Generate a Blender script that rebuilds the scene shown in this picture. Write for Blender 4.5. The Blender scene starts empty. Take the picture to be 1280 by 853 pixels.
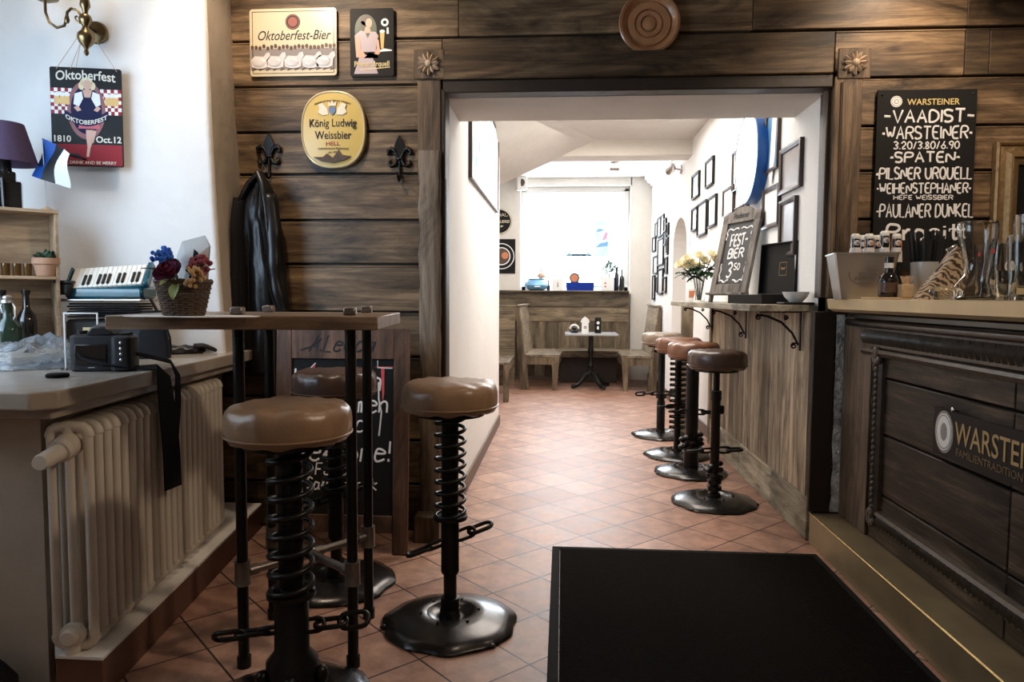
import bpy, bmesh, math, random
from mathutils import Matrix, Vector, noise
PI = math.pi
random.seed(7)
C = bpy.context.scene.collection
SC = bpy.context.scene

# ------------------------------------------------------------------ camera, world, lights, exposure
F, CX, CY, EYE = 893.8, 640.0, 426.5, 1.2
_yaw, _pit, _rol = 0.0703, 0.0627, -0.0054
_f = Vector((-math.sin(_yaw)*math.cos(_pit), math.cos(_yaw)*math.cos(_pit), -math.sin(_pit)))
_r = Vector((math.cos(_yaw), math.sin(_yaw), 0)); _d = _f.cross(_r)
_c, _s = math.cos(_rol), math.sin(_rol)
R_, D_ = _c*_r + _s*_d, -_s*_r + _c*_d
cam = bpy.data.cameras.new('camera'); cam.sensor_width = 36; cam.lens = F/1280*36
cam.clip_start = 0.05
camo = bpy.data.objects.new('camera', cam); C.objects.link(camo); SC.camera = camo
camo.matrix_world = Matrix(((R_.x, -D_.x, -_f.x, 0), (R_.y, -D_.y, -_f.y, 0), (R_.z, -D_.z, -_f.z, EYE), (0, 0, 0, 1)))

SC.view_settings.view_transform = 'Standard'; SC.view_settings.look = 'None'
SC.view_settings.gamma = 1; SC.view_settings.use_curve_mapping = False
SC.view_settings.exposure = 0.0
SC.cycles.max_bounces = 8; SC.cycles.sample_clamp_indirect = 6

w = bpy.data.worlds.new('world'); SC.world = w; w.use_nodes = True
w.node_tree.nodes['Background'].inputs[0].default_value = (0.86, 0.93, 1.0, 1)
w.node_tree.nodes['Background'].inputs[1].default_value = 2.2

def aim(o, to):
    o.rotation_euler = (Vector(to) - o.location).to_track_quat('-Z', 'Y').to_euler()
def area(name, loc, to, sx, sy, power, col):
    l = bpy.data.lights.new(name, 'AREA'); l.shape = 'RECTANGLE'; l.size = sx; l.size_y = sy; l.energy = power; l.color = col
    o = bpy.data.objects.new(name, l); o.location = loc; C.objects.link(o); aim(o, to); return o
def spot(name, loc, to, power, col, ang=1.2, rad=0.05, blend=0.6):
    l = bpy.data.lights.new(name, 'SPOT'); l.energy = power; l.color = col; l.spot_size = ang; l.spot_blend = blend; l.shadow_soft_size = rad
    o = bpy.data.objects.new(name, l); o.location = loc; C.objects.link(o); aim(o, to); return o
def bulb(name, loc, power, col, rad=0.05):
    l = bpy.data.lights.new(name, 'POINT'); l.energy = power; l.color = col; l.shadow_soft_size = rad
    o = bpy.data.objects.new(name, l); o.location = loc; C.objects.link(o); return o
WARM, WHITE, DAY = (1.0, 0.80, 0.60), (1.0, 0.93, 0.85), (0.80, 0.90, 1.0)
area('light_back_window', (0.16, 10.62, 2.05), (0.1, 5, 1.0), 1.5, 1.4, 95, DAY)
lw = area('light_left_window', (-2.56, 1.75, 1.85), (-1.7, 3.15, 1.55), 1.2, 1.3, 21, (0.56, 0.77, 1.0)); lw.data.spread = math.radians(115)
area('light_corridor_ceiling', (0.35, 5.6, 2.70), (0.35, 5.6, 0), 1.2, 2.2, 70, WHITE)
area('light_back_ceiling', (0.2, 8.8, 2.86), (0.2, 8.8, 0), 1.6, 1.6, 40, WHITE)
area('fill_front_room', (0.5, 0.3, 2.95), (0.1, 2.6, 0.8), 1.8, 1.2, 5, WARM)  # soft fill added above the camera to lift the front room
spot('spot_wall_right', (1.56, 3.17, 2.78), (1.52, 3.55, 2.1), 26, WARM, 2.3, 0.04, 0.9)
spot('spot_wall_left', (-1.35, 2.7, 2.95), (-1.2, 3.5, 1.9), 60, WARM, 1.7)
spot('spot_stools', (0.2, 2.4, 2.95), (-0.5, 2.7, 0), 16, WARM, 1.3)
spot('spot_over_bar', (1.75, 1.5, 2.7), (-1.15, 2.25, 0.95), 105, WARM, 0.82, 0.12)
spot('spot_bar_counter', (1.75, 2.2, 2.75), (1.62, 3.3, 1.55), 62, WARM, 1.5, 0.06)
bulb('sconce_glow', (-2.0, 2.9, 2.75), 4, WARM, 0.06)

# ------------------------------------------------------------------ pixel -> place helpers (photograph is 1280 x 853)
def ray(px, py): return R_*((px-CX)/F) + D_*((py-CY)/F) + _f
EYEV = Vector((0, 0, EYE))
def PY(px, py, Y): d = ray(px, py); return EYEV + d*(Y/d.y)
def PX(px, py, X): d = ray(px, py); return EYEV + d*(X/d.x)
def PZ(px, py, Z): d = ray(px, py); return EYEV + d*((Z-EYE)/d.z)

# ------------------------------------------------------------------ materials
MATS = {}
def _nodes(name):
    m = bpy.data.materials.new(name); m.use_nodes = True
    return m, m.node_tree.nodes, m.node_tree.links, m.node_tree.nodes['Principled BSDF']
def mat(name, col, rough=0.5, metal=0.0, noise_amt=0.0, noise_scale=20, bump=0.0, coat=0.0, trans=0.0, emit=None, estr=0.0, spec=0.5, alpha=1.0, ior=1.45):
    if name in MATS: return MATS[name]
    m, N, L, b = _nodes(name)
    b.inputs['Base Color'].default_value = (*col, 1); b.inputs['Roughness'].default_value = rough; b.inputs['Metallic'].default_value = metal
    b.inputs['Coat Weight'].default_value = coat; b.inputs['Transmission Weight'].default_value = trans; b.inputs['IOR'].default_value = ior
    b.inputs['Specular IOR Level'].default_value = spec; b.inputs['Alpha'].default_value = alpha
    if emit: b.inputs['Emission Color'].default_value = (*emit, 1); b.inputs['Emission Strength'].default_value = estr
    if noise_amt or bump:
        tc = N.new('ShaderNodeTexCoord'); n = N.new('ShaderNodeTexNoise'); n.inputs['Scale'].default_value = noise_scale; n.inputs['Detail'].default_value = 5
        L.new(tc.outputs['Object'], n.inputs['Vector'])
        if noise_amt:
            mx = N.new('ShaderNodeMix'); mx.data_type = 'RGBA'; L.new(n.outputs['Fac'], mx.inputs['Factor'])
            mx.inputs['A'].default_value = (*[c*(1-noise_amt) for c in col], 1); mx.inputs['B'].default_value = (*[min(1, c*(1+noise_amt)) for c in col], 1)
            L.new(mx.outputs['Result'], b.inputs['Base Color'])
        if bump:
            bp = N.new('ShaderNodeBump'); bp.inputs['Strength'].default_value = bump; bp.inputs['Distance'].default_value = 0.01
            L.new(n.outputs['Fac'], bp.inputs['Height']); L.new(bp.outputs['Normal'], b.inputs['Normal'])
    MATS[name] = m; return m

def wood(name, dark, mid, light, axis='X', rough=0.6, fine=1.0, blotch=0.55, bump=0.25, tone_amt=0.5, spec=0.35):
    """weathered boards: stretched grain, dark stains, each board (tone attribute) of its own shade"""
    m, N, L, b = _nodes(name); b.inputs['Roughness'].default_value = rough; b.inputs['Specular IOR Level'].default_value = spec
    tc = N.new('ShaderNodeTexCoord'); at = N.new('ShaderNodeAttribute'); at.attribute_name = 'tone'
    off = N.new('ShaderNodeVectorMath'); off.operation = 'SCALE'; off.inputs[0].default_value = (13.1, 7.7, 5.3); L.new(at.outputs['Fac'], off.inputs['Scale'])
    add = N.new('ShaderNodeVectorMath'); add.operation = 'ADD'; L.new(tc.outputs['Object'], add.inputs[0]); L.new(off.outputs[0], add.inputs[1])
    def mapped(along, across):
        mp = N.new('ShaderNodeMapping'); s = [across]*3; s['XYZ'.index(axis)] = along
        mp.inputs['Scale'].default_value = s; L.new(add.outputs[0], mp.inputs['Vector']); return mp
    g = N.new('ShaderNodeTexNoise'); g.inputs['Scale'].default_value = 1; g.inputs['Detail'].default_value = 9; g.inputs['Roughness'].default_value = 0.72; g.inputs['Distortion'].default_value = 0.6
    L.new(mapped(2.2*fine, 42*fine).outputs[0], g.inputs['Vector'])
    bl = N.new('ShaderNodeTexNoise'); bl.inputs['Scale'].default_value = 1; bl.inputs['Detail'].default_value = 6; bl.inputs['Roughness'].default_value = 0.65; bl.inputs['Distortion'].default_value = 1.0
    L.new(mapped(1.7, 7).outputs[0], bl.inputs['Vector'])
    cr = N.new('ShaderNodeValToRGB'); e = cr.color_ramp.elements
    e[0].position = 0.30; e[0].color = (*dark, 1); e[1].position = 0.72; e[1].color = (*light, 1); x = e.new(0.5); x.color = (*mid, 1)
    L.new(g.outputs['Fac'], cr.inputs['Fac'])
    br = N.new('ShaderNodeValToRGB'); e = br.color_ramp.elements
    k = 1-blotch; e[0].position = 0.34; e[0].color = (k*0.45, k*0.42, k*0.40, 1); e[1].position = 0.60; e[1].color = (1, 1, 1, 1)
    L.new(bl.outputs['Fac'], br.inputs['Fac'])
    mu = N.new('ShaderNodeMix'); mu.data_type = 'RGBA'; mu.blend_type = 'MULTIPLY'; mu.inputs['Factor'].default_value = 1
    L.new(cr.outputs['Color'], mu.inputs['A']); L.new(br.outputs['Color'], mu.inputs['B'])
    # knots
    kn = N.new('ShaderNodeTexVoronoi'); kn.inputs['Scale'].default_value = 1; L.new(mapped(2.1, 4.6).outputs[0], kn.inputs['Vector'])
    kr = N.new('ShaderNodeValToRGB'); e = kr.color_ramp.elements; e[0].position = 0.03; e[0].color = (0.22, 0.16, 0.12, 1); e[1].position = 0.11; e[1].color = (1, 1, 1, 1)
    L.new(kn.outputs['Distance'], kr.inputs['Fac'])
    mk = N.new('ShaderNodeMix'); mk.data_type = 'RGBA'; mk.blend_type = 'MULTIPLY'; mk.inputs['Factor'].default_value = 0.8
    L.new(mu.outputs['Result'], mk.inputs['A']); L.new(kr.outputs['Color'], mk.inputs['B'])
    tr = N.new('ShaderNodeMapRange'); tr.inputs['To Min'].default_value = 1-tone_amt; tr.inputs['To Max'].default_value = 1+tone_amt
    L.new(at.outputs['Fac'], tr.inputs['Value'])
    sc = N.new('ShaderNodeVectorMath'); sc.operation = 'SCALE'; L.new(mk.outputs['Result'], sc.inputs[0]); L.new(tr.outputs['Result'], sc.inputs['Scale'])
    L.new(sc.outputs[0], b.inputs['Base Color'])
    bp = N.new('ShaderNodeBump'); bp.inputs['Strength'].default_value = bump; bp.inputs['Distance'].default_value = 0.006
    L.new(g.outputs['Fac'], bp.inputs['Height']); L.new(bp.outputs['Normal'], b.inputs['Normal'])
    MATS[name] = m; return m

def plaster(name, col, stain=0.1, scale=2.5, bump=0.15, rough=0.85):
    m, N, L, b = _nodes(name); b.inputs['Roughness'].default_value = rough; b.inputs['Specular IOR Level'].default_value = 0.25
    tc = N.new('ShaderNodeTexCoord'); n = N.new('ShaderNodeTexNoise'); n.inputs['Scale'].default_value = scale; n.inputs['Detail'].default_value = 7; n.inputs['Roughness'].default_value = 0.65
    L.new(tc.outputs['Object'], n.inputs['Vector'])
    r = N.new('ShaderNodeValToRGB'); e = r.color_ramp.elements; e[0].position = 0.3; e[0].color = (*[c*(1-stain) for c in col], 1); e[1].position = 0.6; e[1].color = (*col, 1)
    L.new(n.outputs['Fac'], r.inputs['Fac']); L.new(r.outputs['Color'], b.inputs['Base Color'])
    n2 = N.new('ShaderNodeTexNoise'); n2.inputs['Scale'].default_value = scale*6; n2.inputs['Detail'].default_value = 4; L.new(tc.outputs['Object'], n2.inputs['Vector'])
    bp = N.new('ShaderNodeBump'); bp.inputs['Strength'].default_value = bump; bp.inputs['Distance'].default_value = 0.02; L.new(n2.outputs['Fac'], bp.inputs['Height']); L.new(bp.outputs['Normal'], b.inputs['Normal'])
    MATS[name] = m; return m

def tile_floor(name):
    m, N, L, b = _nodes(name)
    tc = N.new('ShaderNodeTexCoord'); mp = N.new('ShaderNodeMapping'); mp.vector_type = 'TEXTURE'
    mp.inputs['Location'].default_value = (0.1127, 3.90, 0); mp.inputs['Rotation'].default_value = (0, 0, -0.8013)
    L.new(tc.outputs['Object'], mp.inputs['Vector'])
    bt = N.new('ShaderNodeTexBrick'); bt.offset = 0; bt.squash = 1; bt.inputs['Scale'].default_value = 1
    bt.inputs['Brick Width'].default_value = 0.2582; bt.inputs['Row Height'].default_value = 0.2582; bt.inputs['Mortar Size'].default_value = 0.0038; bt.inputs['Mortar Smooth'].default_value = 0.1
    bt.inputs['Color1'].default_value = (0.37, 0.205, 0.145, 1); bt.inputs['Color2'].default_value = (0.49, 0.30, 0.225, 1); bt.inputs['Mortar'].default_value = (0.045, 0.03, 0.025, 1)
    L.new(mp.outputs[0], bt.inputs['Vector'])
    n = N.new('ShaderNodeTexNoise'); n.inputs['Scale'].default_value = 9; n.inputs['Detail'].default_value = 8; n.inputs['Roughness'].default_value = 0.7; L.new(tc.outputs['Object'], n.inputs['Vector'])
    r = N.new('ShaderNodeValToRGB'); e = r.color_ramp.elements; e[0].position = 0.32; e[0].color = (0.55, 0.50, 0.48, 1); e[1].position = 0.62; e[1].color = (1.12, 1.08, 1.04, 1); L.new(n.outputs['Fac'], r.inputs['Fac'])
    mu = N.new('ShaderNodeMix'); mu.data_type = 'RGBA'; mu.blend_type = 'MULTIPLY'; mu.inputs['Factor'].default_value = 1
    L.new(bt.outputs['Color'], mu.inputs['A']); L.new(r.outputs['Color'], mu.inputs['B']); L.new(mu.outputs['Result'], b.inputs['Base Color'])
    n2 = N.new('ShaderNodeTexNoise'); n2.inputs['Scale'].default_value = 60; n2.inputs['Detail'].default_value = 4; L.new(tc.outputs['Object'], n2.inputs['Vector'])
    rr = N.new('ShaderNodeMapRange'); rr.inputs['To Min'].default_value = 0.30; rr.inputs['To Max'].default_value = 0.55; b.inputs['Specular IOR Level'].default_value = 0.35; L.new(n.outputs['Fac'], rr.inputs['Value']); L.new(rr.outputs[0], b.inputs['Roughness'])
    a = N.new('ShaderNodeMath'); a.operation = 'MULTIPLY_ADD'; a.inputs[1].default_value = 0.12; L.new(n2.outputs['Fac'], a.inputs[0])
    inv = N.new('ShaderNodeMath'); inv.operation = 'SUBTRACT'; inv.inputs[0].default_value = 1; L.new(bt.outputs['Fac'], inv.inputs[1]); L.new(inv.outputs[0], a.inputs[2])
    bp = N.new('ShaderNodeBump'); bp.inputs['Strength'].default_value = 0.5; bp.inputs['Distance'].default_value = 0.003; L.new(a.outputs[0], bp.inputs['Height']); L.new(bp.outputs['Normal'], b.inputs['Normal'])
    return m

M_floor = tile_floor('terracotta_tile')
M_wallwood = wood('wall_boards', (0.034, 0.021, 0.012), (0.150, 0.093, 0.049), (0.31, 0.208, 0.115), 'X', 0.5, fine=0.72, blotch=0.68)
M_postwood = wood('post_boards', (0.045, 0.028, 0.017), (0.13, 0.083, 0.048), (0.26, 0.175, 0.105), 'Z', 0.55, fine=0.75)
M_rough = wood('rough_post', (0.10, 0.075, 0.055), (0.22, 0.165, 0.12), (0.36, 0.28, 0.20), 'Z', 0.75, blotch=0.35)
M_grey = wood('grey_boards', (0.16, 0.125, 0.085), (0.38, 0.305, 0.21), (0.58, 0.48, 0.35), 'Z', 0.65, blotch=0.35)
M_greyx = wood('grey_rail', (0.16, 0.14, 0.10), (0.30, 0.26, 0.19), (0.45, 0.40, 0.30), 'Y', 0.65, blotch=0.35)
M_benchx = wood('bench_boards', (0.09, 0.065, 0.04), (0.20, 0.15, 0.095), (0.33, 0.26, 0.165), 'X', 0.5, blotch=0.45)
M_benchz = wood('bench_panels', (0.09, 0.065, 0.04), (0.20, 0.15, 0.095), (0.32, 0.25, 0.16), 'Z', 0.5, blotch=0.4)
M_benchy = wood('bench_seats', (0.14, 0.105, 0.07), (0.27, 0.21, 0.145), (0.40, 0.325, 0.235), 'Y', 0.35, blotch=0.3)
M_barwood = wood('bar_boards', (0.016, 0.011, 0.008), (0.07, 0.048, 0.032), (0.27, 0.20, 0.135), 'X', 0.5, blotch=0.9, spec=0.25)
M_carved = mat('carved_dark_wood', (0.085, 0.06, 0.042), 0.35, noise_amt=0.5, noise_scale=30, bump=0.3)
M_top = wood('table_top', (0.16, 0.095, 0.055), (0.27, 0.17, 0.10), (0.37, 0.25, 0.155), 'X', 0.4, blotch=0.2, tone_amt=0.2)
M_crate = wood('pine_crate', (0.34, 0.21, 0.12), (0.50, 0.33, 0.195), (0.62, 0.44, 0.28), 'X', 0.6, blotch=0.15, tone_amt=0.25)
M_boardframe = wood('board_frame', (0.07, 0.035, 0.022), (0.13, 0.068, 0.042), (0.20, 0.115, 0.075), 'Z', 0.55, blotch=0.3)
M_easel = wood('easel_frame', (0.11, 0.095, 0.08), (0.20, 0.175, 0.15), (0.31, 0.28, 0.25), 'Z', 0.7, blotch=0.3)
M_darkboard = mat('dark_wood_edge', (0.028, 0.018, 0.012), 0.5, noise_amt=0.4, noise_scale=14, bump=0.2)
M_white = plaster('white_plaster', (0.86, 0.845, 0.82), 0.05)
M_jamb = plaster('jamb_plaster', (0.80, 0.79, 0.78), 0.07, 1.6, 0.25)
M_cream = plaster('cream_plaster', (0.76, 0.71, 0.645), 0.10)
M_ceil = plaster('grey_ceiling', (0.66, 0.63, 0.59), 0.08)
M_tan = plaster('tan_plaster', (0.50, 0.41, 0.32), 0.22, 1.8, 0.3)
M_skirt = mat('brown_skirting', (0.13, 0.08, 0.05), 0.5, noise_amt=0.3, noise_scale=12)
M_redkerb = mat('red_brown_kerb', (0.12, 0.055, 0.035), 0.45, noise_amt=0.35, noise_scale=10)
M_stone = mat('sill_stone', (0.40, 0.34, 0.28), 0.2, noise_amt=0.35, noise_scale=7, bump=0.15)
M_cast = mat('radiator_enamel', (0.60, 0.53, 0.44), 0.42, noise_amt=0.12, noise_scale=9, bump=0.06)
M_black = mat('black_steel', (0.010, 0.009, 0.009), 0.32, 0.5, noise_amt=0.3, noise_scale=40)
M_iron = mat('black_iron', (0.022, 0.020, 0.019), 0.38, 0.75, noise_amt=0.4, noise_scale=30, bump=0.12)
M_pipe = mat('worn_pipe', (0.20, 0.17, 0.145), 0.38, 0.85, noise_amt=0.4, noise_scale=30, bump=0.1)
M_disc = mat('steel_disc', (0.06, 0.056, 0.054), 0.24, 0.85, noise_amt=0.45, noise_scale=16, bump=0.08)
M_chrome = mat('chrome', (0.62, 0.60, 0.58), 0.2, 1.0)
M_brass = mat('old_brass', (0.20, 0.14, 0.07), 0.28, 1.0, noise_amt=0.35, noise_scale=25)
M_brassplate = mat('worn_brass_sheet', (0.36, 0.28, 0.165), 0.45, 0.6, noise_amt=0.35, noise_scale=6, bump=0.06)
M_counter = mat('bar_top_brass', (0.66, 0.52, 0.31), 0.38, 0.45, noise_amt=0.25, noise_scale=5, bump=0.05)
M_gold = mat('gold_edge', (0.95, 0.74, 0.36), 0.25, 1.0)
M_gilt = mat('gilt_frame', (0.28, 0.18, 0.085), 0.4, 0.6, noise_amt=0.5, noise_scale=45, bump=0.4)
def leather(name, col):
    m = mat(name, col, 0.33, noise_amt=0.28, noise_scale=14, bump=0.0, spec=0.6)
    N, L = m.node_tree.nodes, m.node_tree.links; b = N['Principled BSDF']
    tc = N.new('ShaderNodeTexCoord'); v = N.new('ShaderNodeTexVoronoi'); v.inputs['Scale'].default_value = 150; L.new(tc.outputs['Object'], v.inputs['Vector'])
    bp = N.new('ShaderNodeBump'); bp.inputs['Strength'].default_value = 0.12; bp.inputs['Distance'].default_value = 0.002; L.new(v.outputs['Distance'], bp.inputs['Height']); L.new(bp.outputs['Normal'], b.inputs['Normal'])
    return m
M_tanleather = leather('tan_leather', (0.27, 0.165, 0.095))
M_brownleather = leather('brown_leather', (0.20, 0.085, 0.045))
M_darkleather = leather('dark_leather', (0.075, 0.042, 0.03))
M_greyleather = leather('grey_leather', (0.26, 0.20, 0.15))
M_jacket = mat('jacket_leather', (0.007, 0.006, 0.006), 0.34, noise_amt=0.3, noise_scale=9, bump=0.25, spec=0.45)
M_cloth = mat('black_cloth', (0.012, 0.012, 0.014), 0.9, spec=0.2, noise_amt=0.3, noise_scale=60)
M_mat = mat('doormat_pile', (0.0085, 0.0068, 0.006), 0.95, noise_amt=0.9, noise_scale=150, bump=0.8, spec=0.03)
M_rubber = mat('rubber', (0.010, 0.010, 0.010), 0.8, spec=0.1)
M_chalkboard = mat('chalkboard', (0.010, 0.009, 0.009), 0.65, spec=0.25, noise_amt=0.25, noise_scale=8)
M_slate = mat('grey_slate', (0.05, 0.05, 0.05), 0.6, noise_amt=0.25, noise_scale=8)
M_chalk = mat('chalk_white', (0.82, 0.80, 0.78), 0.9)
M_chalkred = mat('chalk_red', (0.62, 0.09, 0.10), 0.9)
M_ink = mat('black_ink', (0.012, 0.011, 0.012), 0.6)
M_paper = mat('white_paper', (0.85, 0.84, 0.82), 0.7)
M_photo = mat('pale_print', (0.66, 0.62, 0.60), 0.25, noise_amt=0.22, noise_scale=14)
M_bluewhite = mat('blue_white_print_and_glare', (0.60, 0.72, 0.82), 0.2, noise_amt=0.25, noise_scale=6)  # poster print; in the corridor frames a glass reflection put into colour
M_frame = mat('dark_frame', (0.045, 0.028, 0.026), 0.4)
M_frameblack = mat('black_frame', (0.010, 0.009, 0.009), 0.55, spec=0.2)
M_greyprint = mat('grey_print', (0.24, 0.20, 0.19), 0.3, noise_amt=0.35, noise_scale=9)
M_glass = mat('clear_glass', (0.97, 0.98, 0.97), 0.03, trans=1.0, ior=1.45)
M_plastic = mat('clear_plastic', (0.80, 0.90, 1.0), 0.10, trans=0.86, ior=1.3, bump=0.5, noise_scale=12)
M_greenglass = mat('green_glass', (0.02, 0.04, 0.025), 0.08, spec=0.8)
M_darkglass = mat('dark_bottle_glass', (0.012, 0.009, 0.008), 0.08, spec=0.8)
M_amber = mat('amber_glass', (0.16, 0.075, 0.02), 0.1, trans=0.35, spec=0.8)
M_teal = mat('teal_celluloid', (0.006, 0.075, 0.11), 0.16, noise_amt=0.7, noise_scale=22, coat=0.6)
M_ivory = mat('ivory_keys', (0.80, 0.77, 0.70), 0.25)
M_terracotta = mat('terracotta_pot', (0.50, 0.27, 0.165), 0.75, noise_amt=0.12, noise_scale=20)
M_leaf = mat('dark_leaf', (0.016, 0.045, 0.020), 0.45, noise_amt=0.35, noise_scale=18)
M_leafpale = mat('pale_leaf', (0.30, 0.36, 0.13), 0.5, noise_amt=0.2)
M_wicker = mat('wicker', (0.075, 0.042, 0.024), 0.6, noise_amt=0.45, noise_scale=40)
M_steel = mat('brushed_steel', (0.50, 0.47, 0.44), 0.34, 0.9, noise_amt=0.08, noise_scale=14)
def flat(name, col, rough=0.55): return mat(name, col, rough)
M_red = mat('sign_red', (0.30, 0.03, 0.04), 0.6, spec=0.15); M_navy = mat('sign_navy', (0.015, 0.015, 0.055), 0.6, spec=0.15)
M_skin = flat('printed_skin', (0.62, 0.34, 0.24), 0.4); M_blond = flat('printed_blond', (0.75, 0.60, 0.34), 0.4); M_hair = flat('printed_dark_hair', (0.05, 0.025, 0.018), 0.4)
M_signcream = flat('sign_cream', (0.66, 0.57, 0.40), 0.28); M_signblack = mat('sign_black', (0.010, 0.009, 0.009), 0.5, spec=0.2); M_signgold = flat('sign_gold', (0.62, 0.43, 0.13), 0.28)
M_beer = flat('printed_beer', (0.70, 0.42, 0.12), 0.4); M_lav = flat('printed_lavender', (0.46, 0.36, 0.38), 0.4); M_blue = flat('flag_blue', (0.01, 0.09, 0.42), 0.6)
M_brownline = flat('printed_brown', (0.10, 0.055, 0.035), 0.4); M_green = flat('printed_green', (0.03, 0.06, 0.035), 0.4)
M_purple = mat('purple_shade', (0.085, 0.05, 0.10), 0.8, noise_amt=0.2, noise_scale=60)
M_cobalt = mat('cobalt_blue', (0.01, 0.035, 0.28), 0.2, noise_amt=0.5, noise_scale=60)
M_bowlblue = mat('blue_glass', (0.18, 0.40, 0.62), 0.1, spec=0.8)
M_orange = flat('orange_print', (0.60, 0.22, 0.10), 0.5)
M_fl_blue = mat('blue_petals', (0.03, 0.16, 0.62), 0.6, noise_amt=0.4, noise_scale=60)
M_fl_purple = mat('burgundy_petals', (0.17, 0.025, 0.07), 0.6, noise_amt=0.4, noise_scale=60)
M_fl_red = mat('dusty_red_petals', (0.26, 0.05, 0.06), 0.7, noise_amt=0.4, noise_scale=60)
M_fl_tan = mat('tan_petals', (0.50, 0.30, 0.13), 0.7, noise_amt=0.4, noise_scale=60)
M_rose = mat('cream_rose_petals', (0.86, 0.78, 0.58), 0.6, noise_amt=0.18, noise_scale=40)
M_stick = mat('wood_stick', (0.55, 0.38, 0.22), 0.6)
M_turned = mat('turned_copper_wood', (0.46, 0.22, 0.10), 0.28, noise_amt=0.4, noise_scale=26, coat=0.5)
M_carving = mat('pale_carved_wood', (0.44, 0.33, 0.23), 0.6, noise_amt=0.2, noise_scale=20)
M_glow = mat('lit_sign_face', (0.9, 0.93, 1.0), 0.4, emit=(0.88, 0.94, 1.0), estr=2.2)

# ------------------------------------------------------------------ mesh helpers
I4 = Matrix.Identity(4)
def T(x, y, z): return Matrix.Translation((x, y, z))
def RZ(a): return Matrix.Rotation(a, 4, 'Z')
def RX(a): return Matrix.Rotation(a, 4, 'X')
def RY(a): return Matrix.Rotation(a, 4, 'Y')
class MB:
    """collects shapes, becomes ONE mesh object"""
    def __init__(s, M=None): s.v, s.f, s.t, s.m, s.M, s.tone, s.mi = [], [], [], [], M or I4, 0.5, 0
    def add(s, vs, fs):
        o = len(s.v); s.v += [s.M @ Vector(p) for p in vs]
        for f in fs: s.f.append([i+o for i in f]); s.t.append(s.tone); s.m.append(s.mi)
        return s
    def box(s, c, d, ch=0.0, rz=0.0, R=None):
        hx, hy, hz = d[0]/2, d[1]/2, d[2]/2
        R = R or (RZ(rz) if rz else I4); c = Vector(c)
        if ch <= 0:
            vs = [c + R @ Vector((x*hx, y*hy, z*hz)) for x in (-1, 1) for y in (-1, 1) for z in (-1, 1)]
            return s.add(vs, [(0, 1, 3, 2), (4, 6, 7, 5), (0, 4, 5, 1), (2, 3, 7, 6), (0, 2, 6, 4), (1, 5, 7, 3)])
        ch = min(ch, hx*.9, hy*.9, hz*.9); vs = []; idx = {}
        for x in (-1, 1):
            for y in (-1, 1):
                for z in (-1, 1):
                    for a in range(3):
                        p = [x*(hx-ch), y*(hy-ch), z*(hz-ch)]; p[a] = (x*hx, y*hy, z*hz)[a]
                        idx[(x, y, z, a)] = len(vs); vs.append(c + R @ Vector(p))
        fs = []; ax = 'xyz'
        for a in range(3):
            b_, c_ = [(1, 2), (0, 2), (0, 1)][a]
            for sg in (-1, 1):
                q = []
                for u, w_ in ((-1, -1), (1, -1), (1, 1), (-1, 1)):
                    k = [0, 0, 0]; k[a] = sg; k[b_] = u; k[c_] = w_; q.append(idx[(*k, a)])
                flip = (sg > 0) == (a == 1)
                fs.append(q[::-1] if flip else q)
        for a in range(3):          # edges along axis a
            b_, c_ = [(1, 2), (0, 2), (0, 1)][a]
            for u in (-1, 1):
                for w_ in (-1, 1):
                    k0 = [0, 0, 0]; k0[a] = -1; k0[b_] = u; k0[c_] = w_; k1 = list(k0); k1[a] = 1
                    fs.append([idx[(*k0, b_)], idx[(*k1, b_)], idx[(*k1, c_)], idx[(*k0, c_)]])
        for x in (-1, 1):
            for y in (-1, 1):
                for z in (-1, 1): fs.append([idx[(x, y, z, a)] for a in range(3)])
        return s.add(vs, fs)
    def tube(s, pts, r, n=8, closed=False, caps=True, sq=1.0):
        P = [Vector(p) for p in pts]; N = len(P); rs = r if isinstance(r, (list, tuple)) else [r]*N
        vs, fs = [], []; up = None
        for i, p in enumerate(P):
            if closed: t = P[(i+1) % N] - P[i-1]
            else: t = P[min(i+1, N-1)] - P[max(i-1, 0)]
            t = t.normalized() if t.length > 1e-9 else Vector((0, 0, 1))
            if up is None:
                up = Vector((0, 0, 1)) if abs(t.z) < 0.9 else Vector((0, 1, 0))
            a = up - t*up.dot(t)
            if a.length < 1e-4: a = t.orthogonal()
            a.normalize(); b = t.cross(a); up = a
            for k in range(n):
                th = 2*PI*k/n; vs.append(p + a*(math.cos(th)*rs[i]*sq) + b*(math.sin(th)*rs[i]))
        for i in range(N if closed else N-1):
            j = (i+1) % N
            for k in range(n):
                k2 = (k+1) % n; fs.append((i*n+k, j*n+k, j*n+k2, i*n+k2))
        if caps and not closed: fs.append(list(range(n))[::-1]); fs.append([(N-1)*n+k for k in range(n)])
        return s.add(vs, fs)
    def cyl(s, p0, p1, r, r1=None, n=16): return s.tube([p0, p1], [r, r if r1 is None else r1], n)
    def lathe(s, prof, c=(0, 0, 0), n=28, R=None, wob=None, squash=1.0):
        c = Vector(c); R = R or I4; vs, fs = [], []; rings = []
        for r, z in prof:
            if r <= 1e-6: rings.append([len(vs)]); vs.append(c + R @ Vector((0, 0, z))); continue
            ring = []
            for k in range(n):
                th = 2*PI*k/n; q = wob(th, r, z) if wob else (r, z)
                ring.append(len(vs)); vs.append(c + R @ Vector((q[0]*math.cos(th), q[0]*math.sin(th)*squash, q[1])))
            rings.append(ring)
        for a, b in zip(rings, rings[1:]):
            for k in range(n):
                k2 = (k+1) % n
                if len(a) == 1 and len(b) == 1: continue
                if len(a) == 1: fs.append((a[0], b[k2], b[k]))
                elif len(b) == 1: fs.append((a[k], a[k2], b[0]))
                else: fs.append((a[k], a[k2], b[k2], b[k]))
        return s.add(vs, fs)
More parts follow.
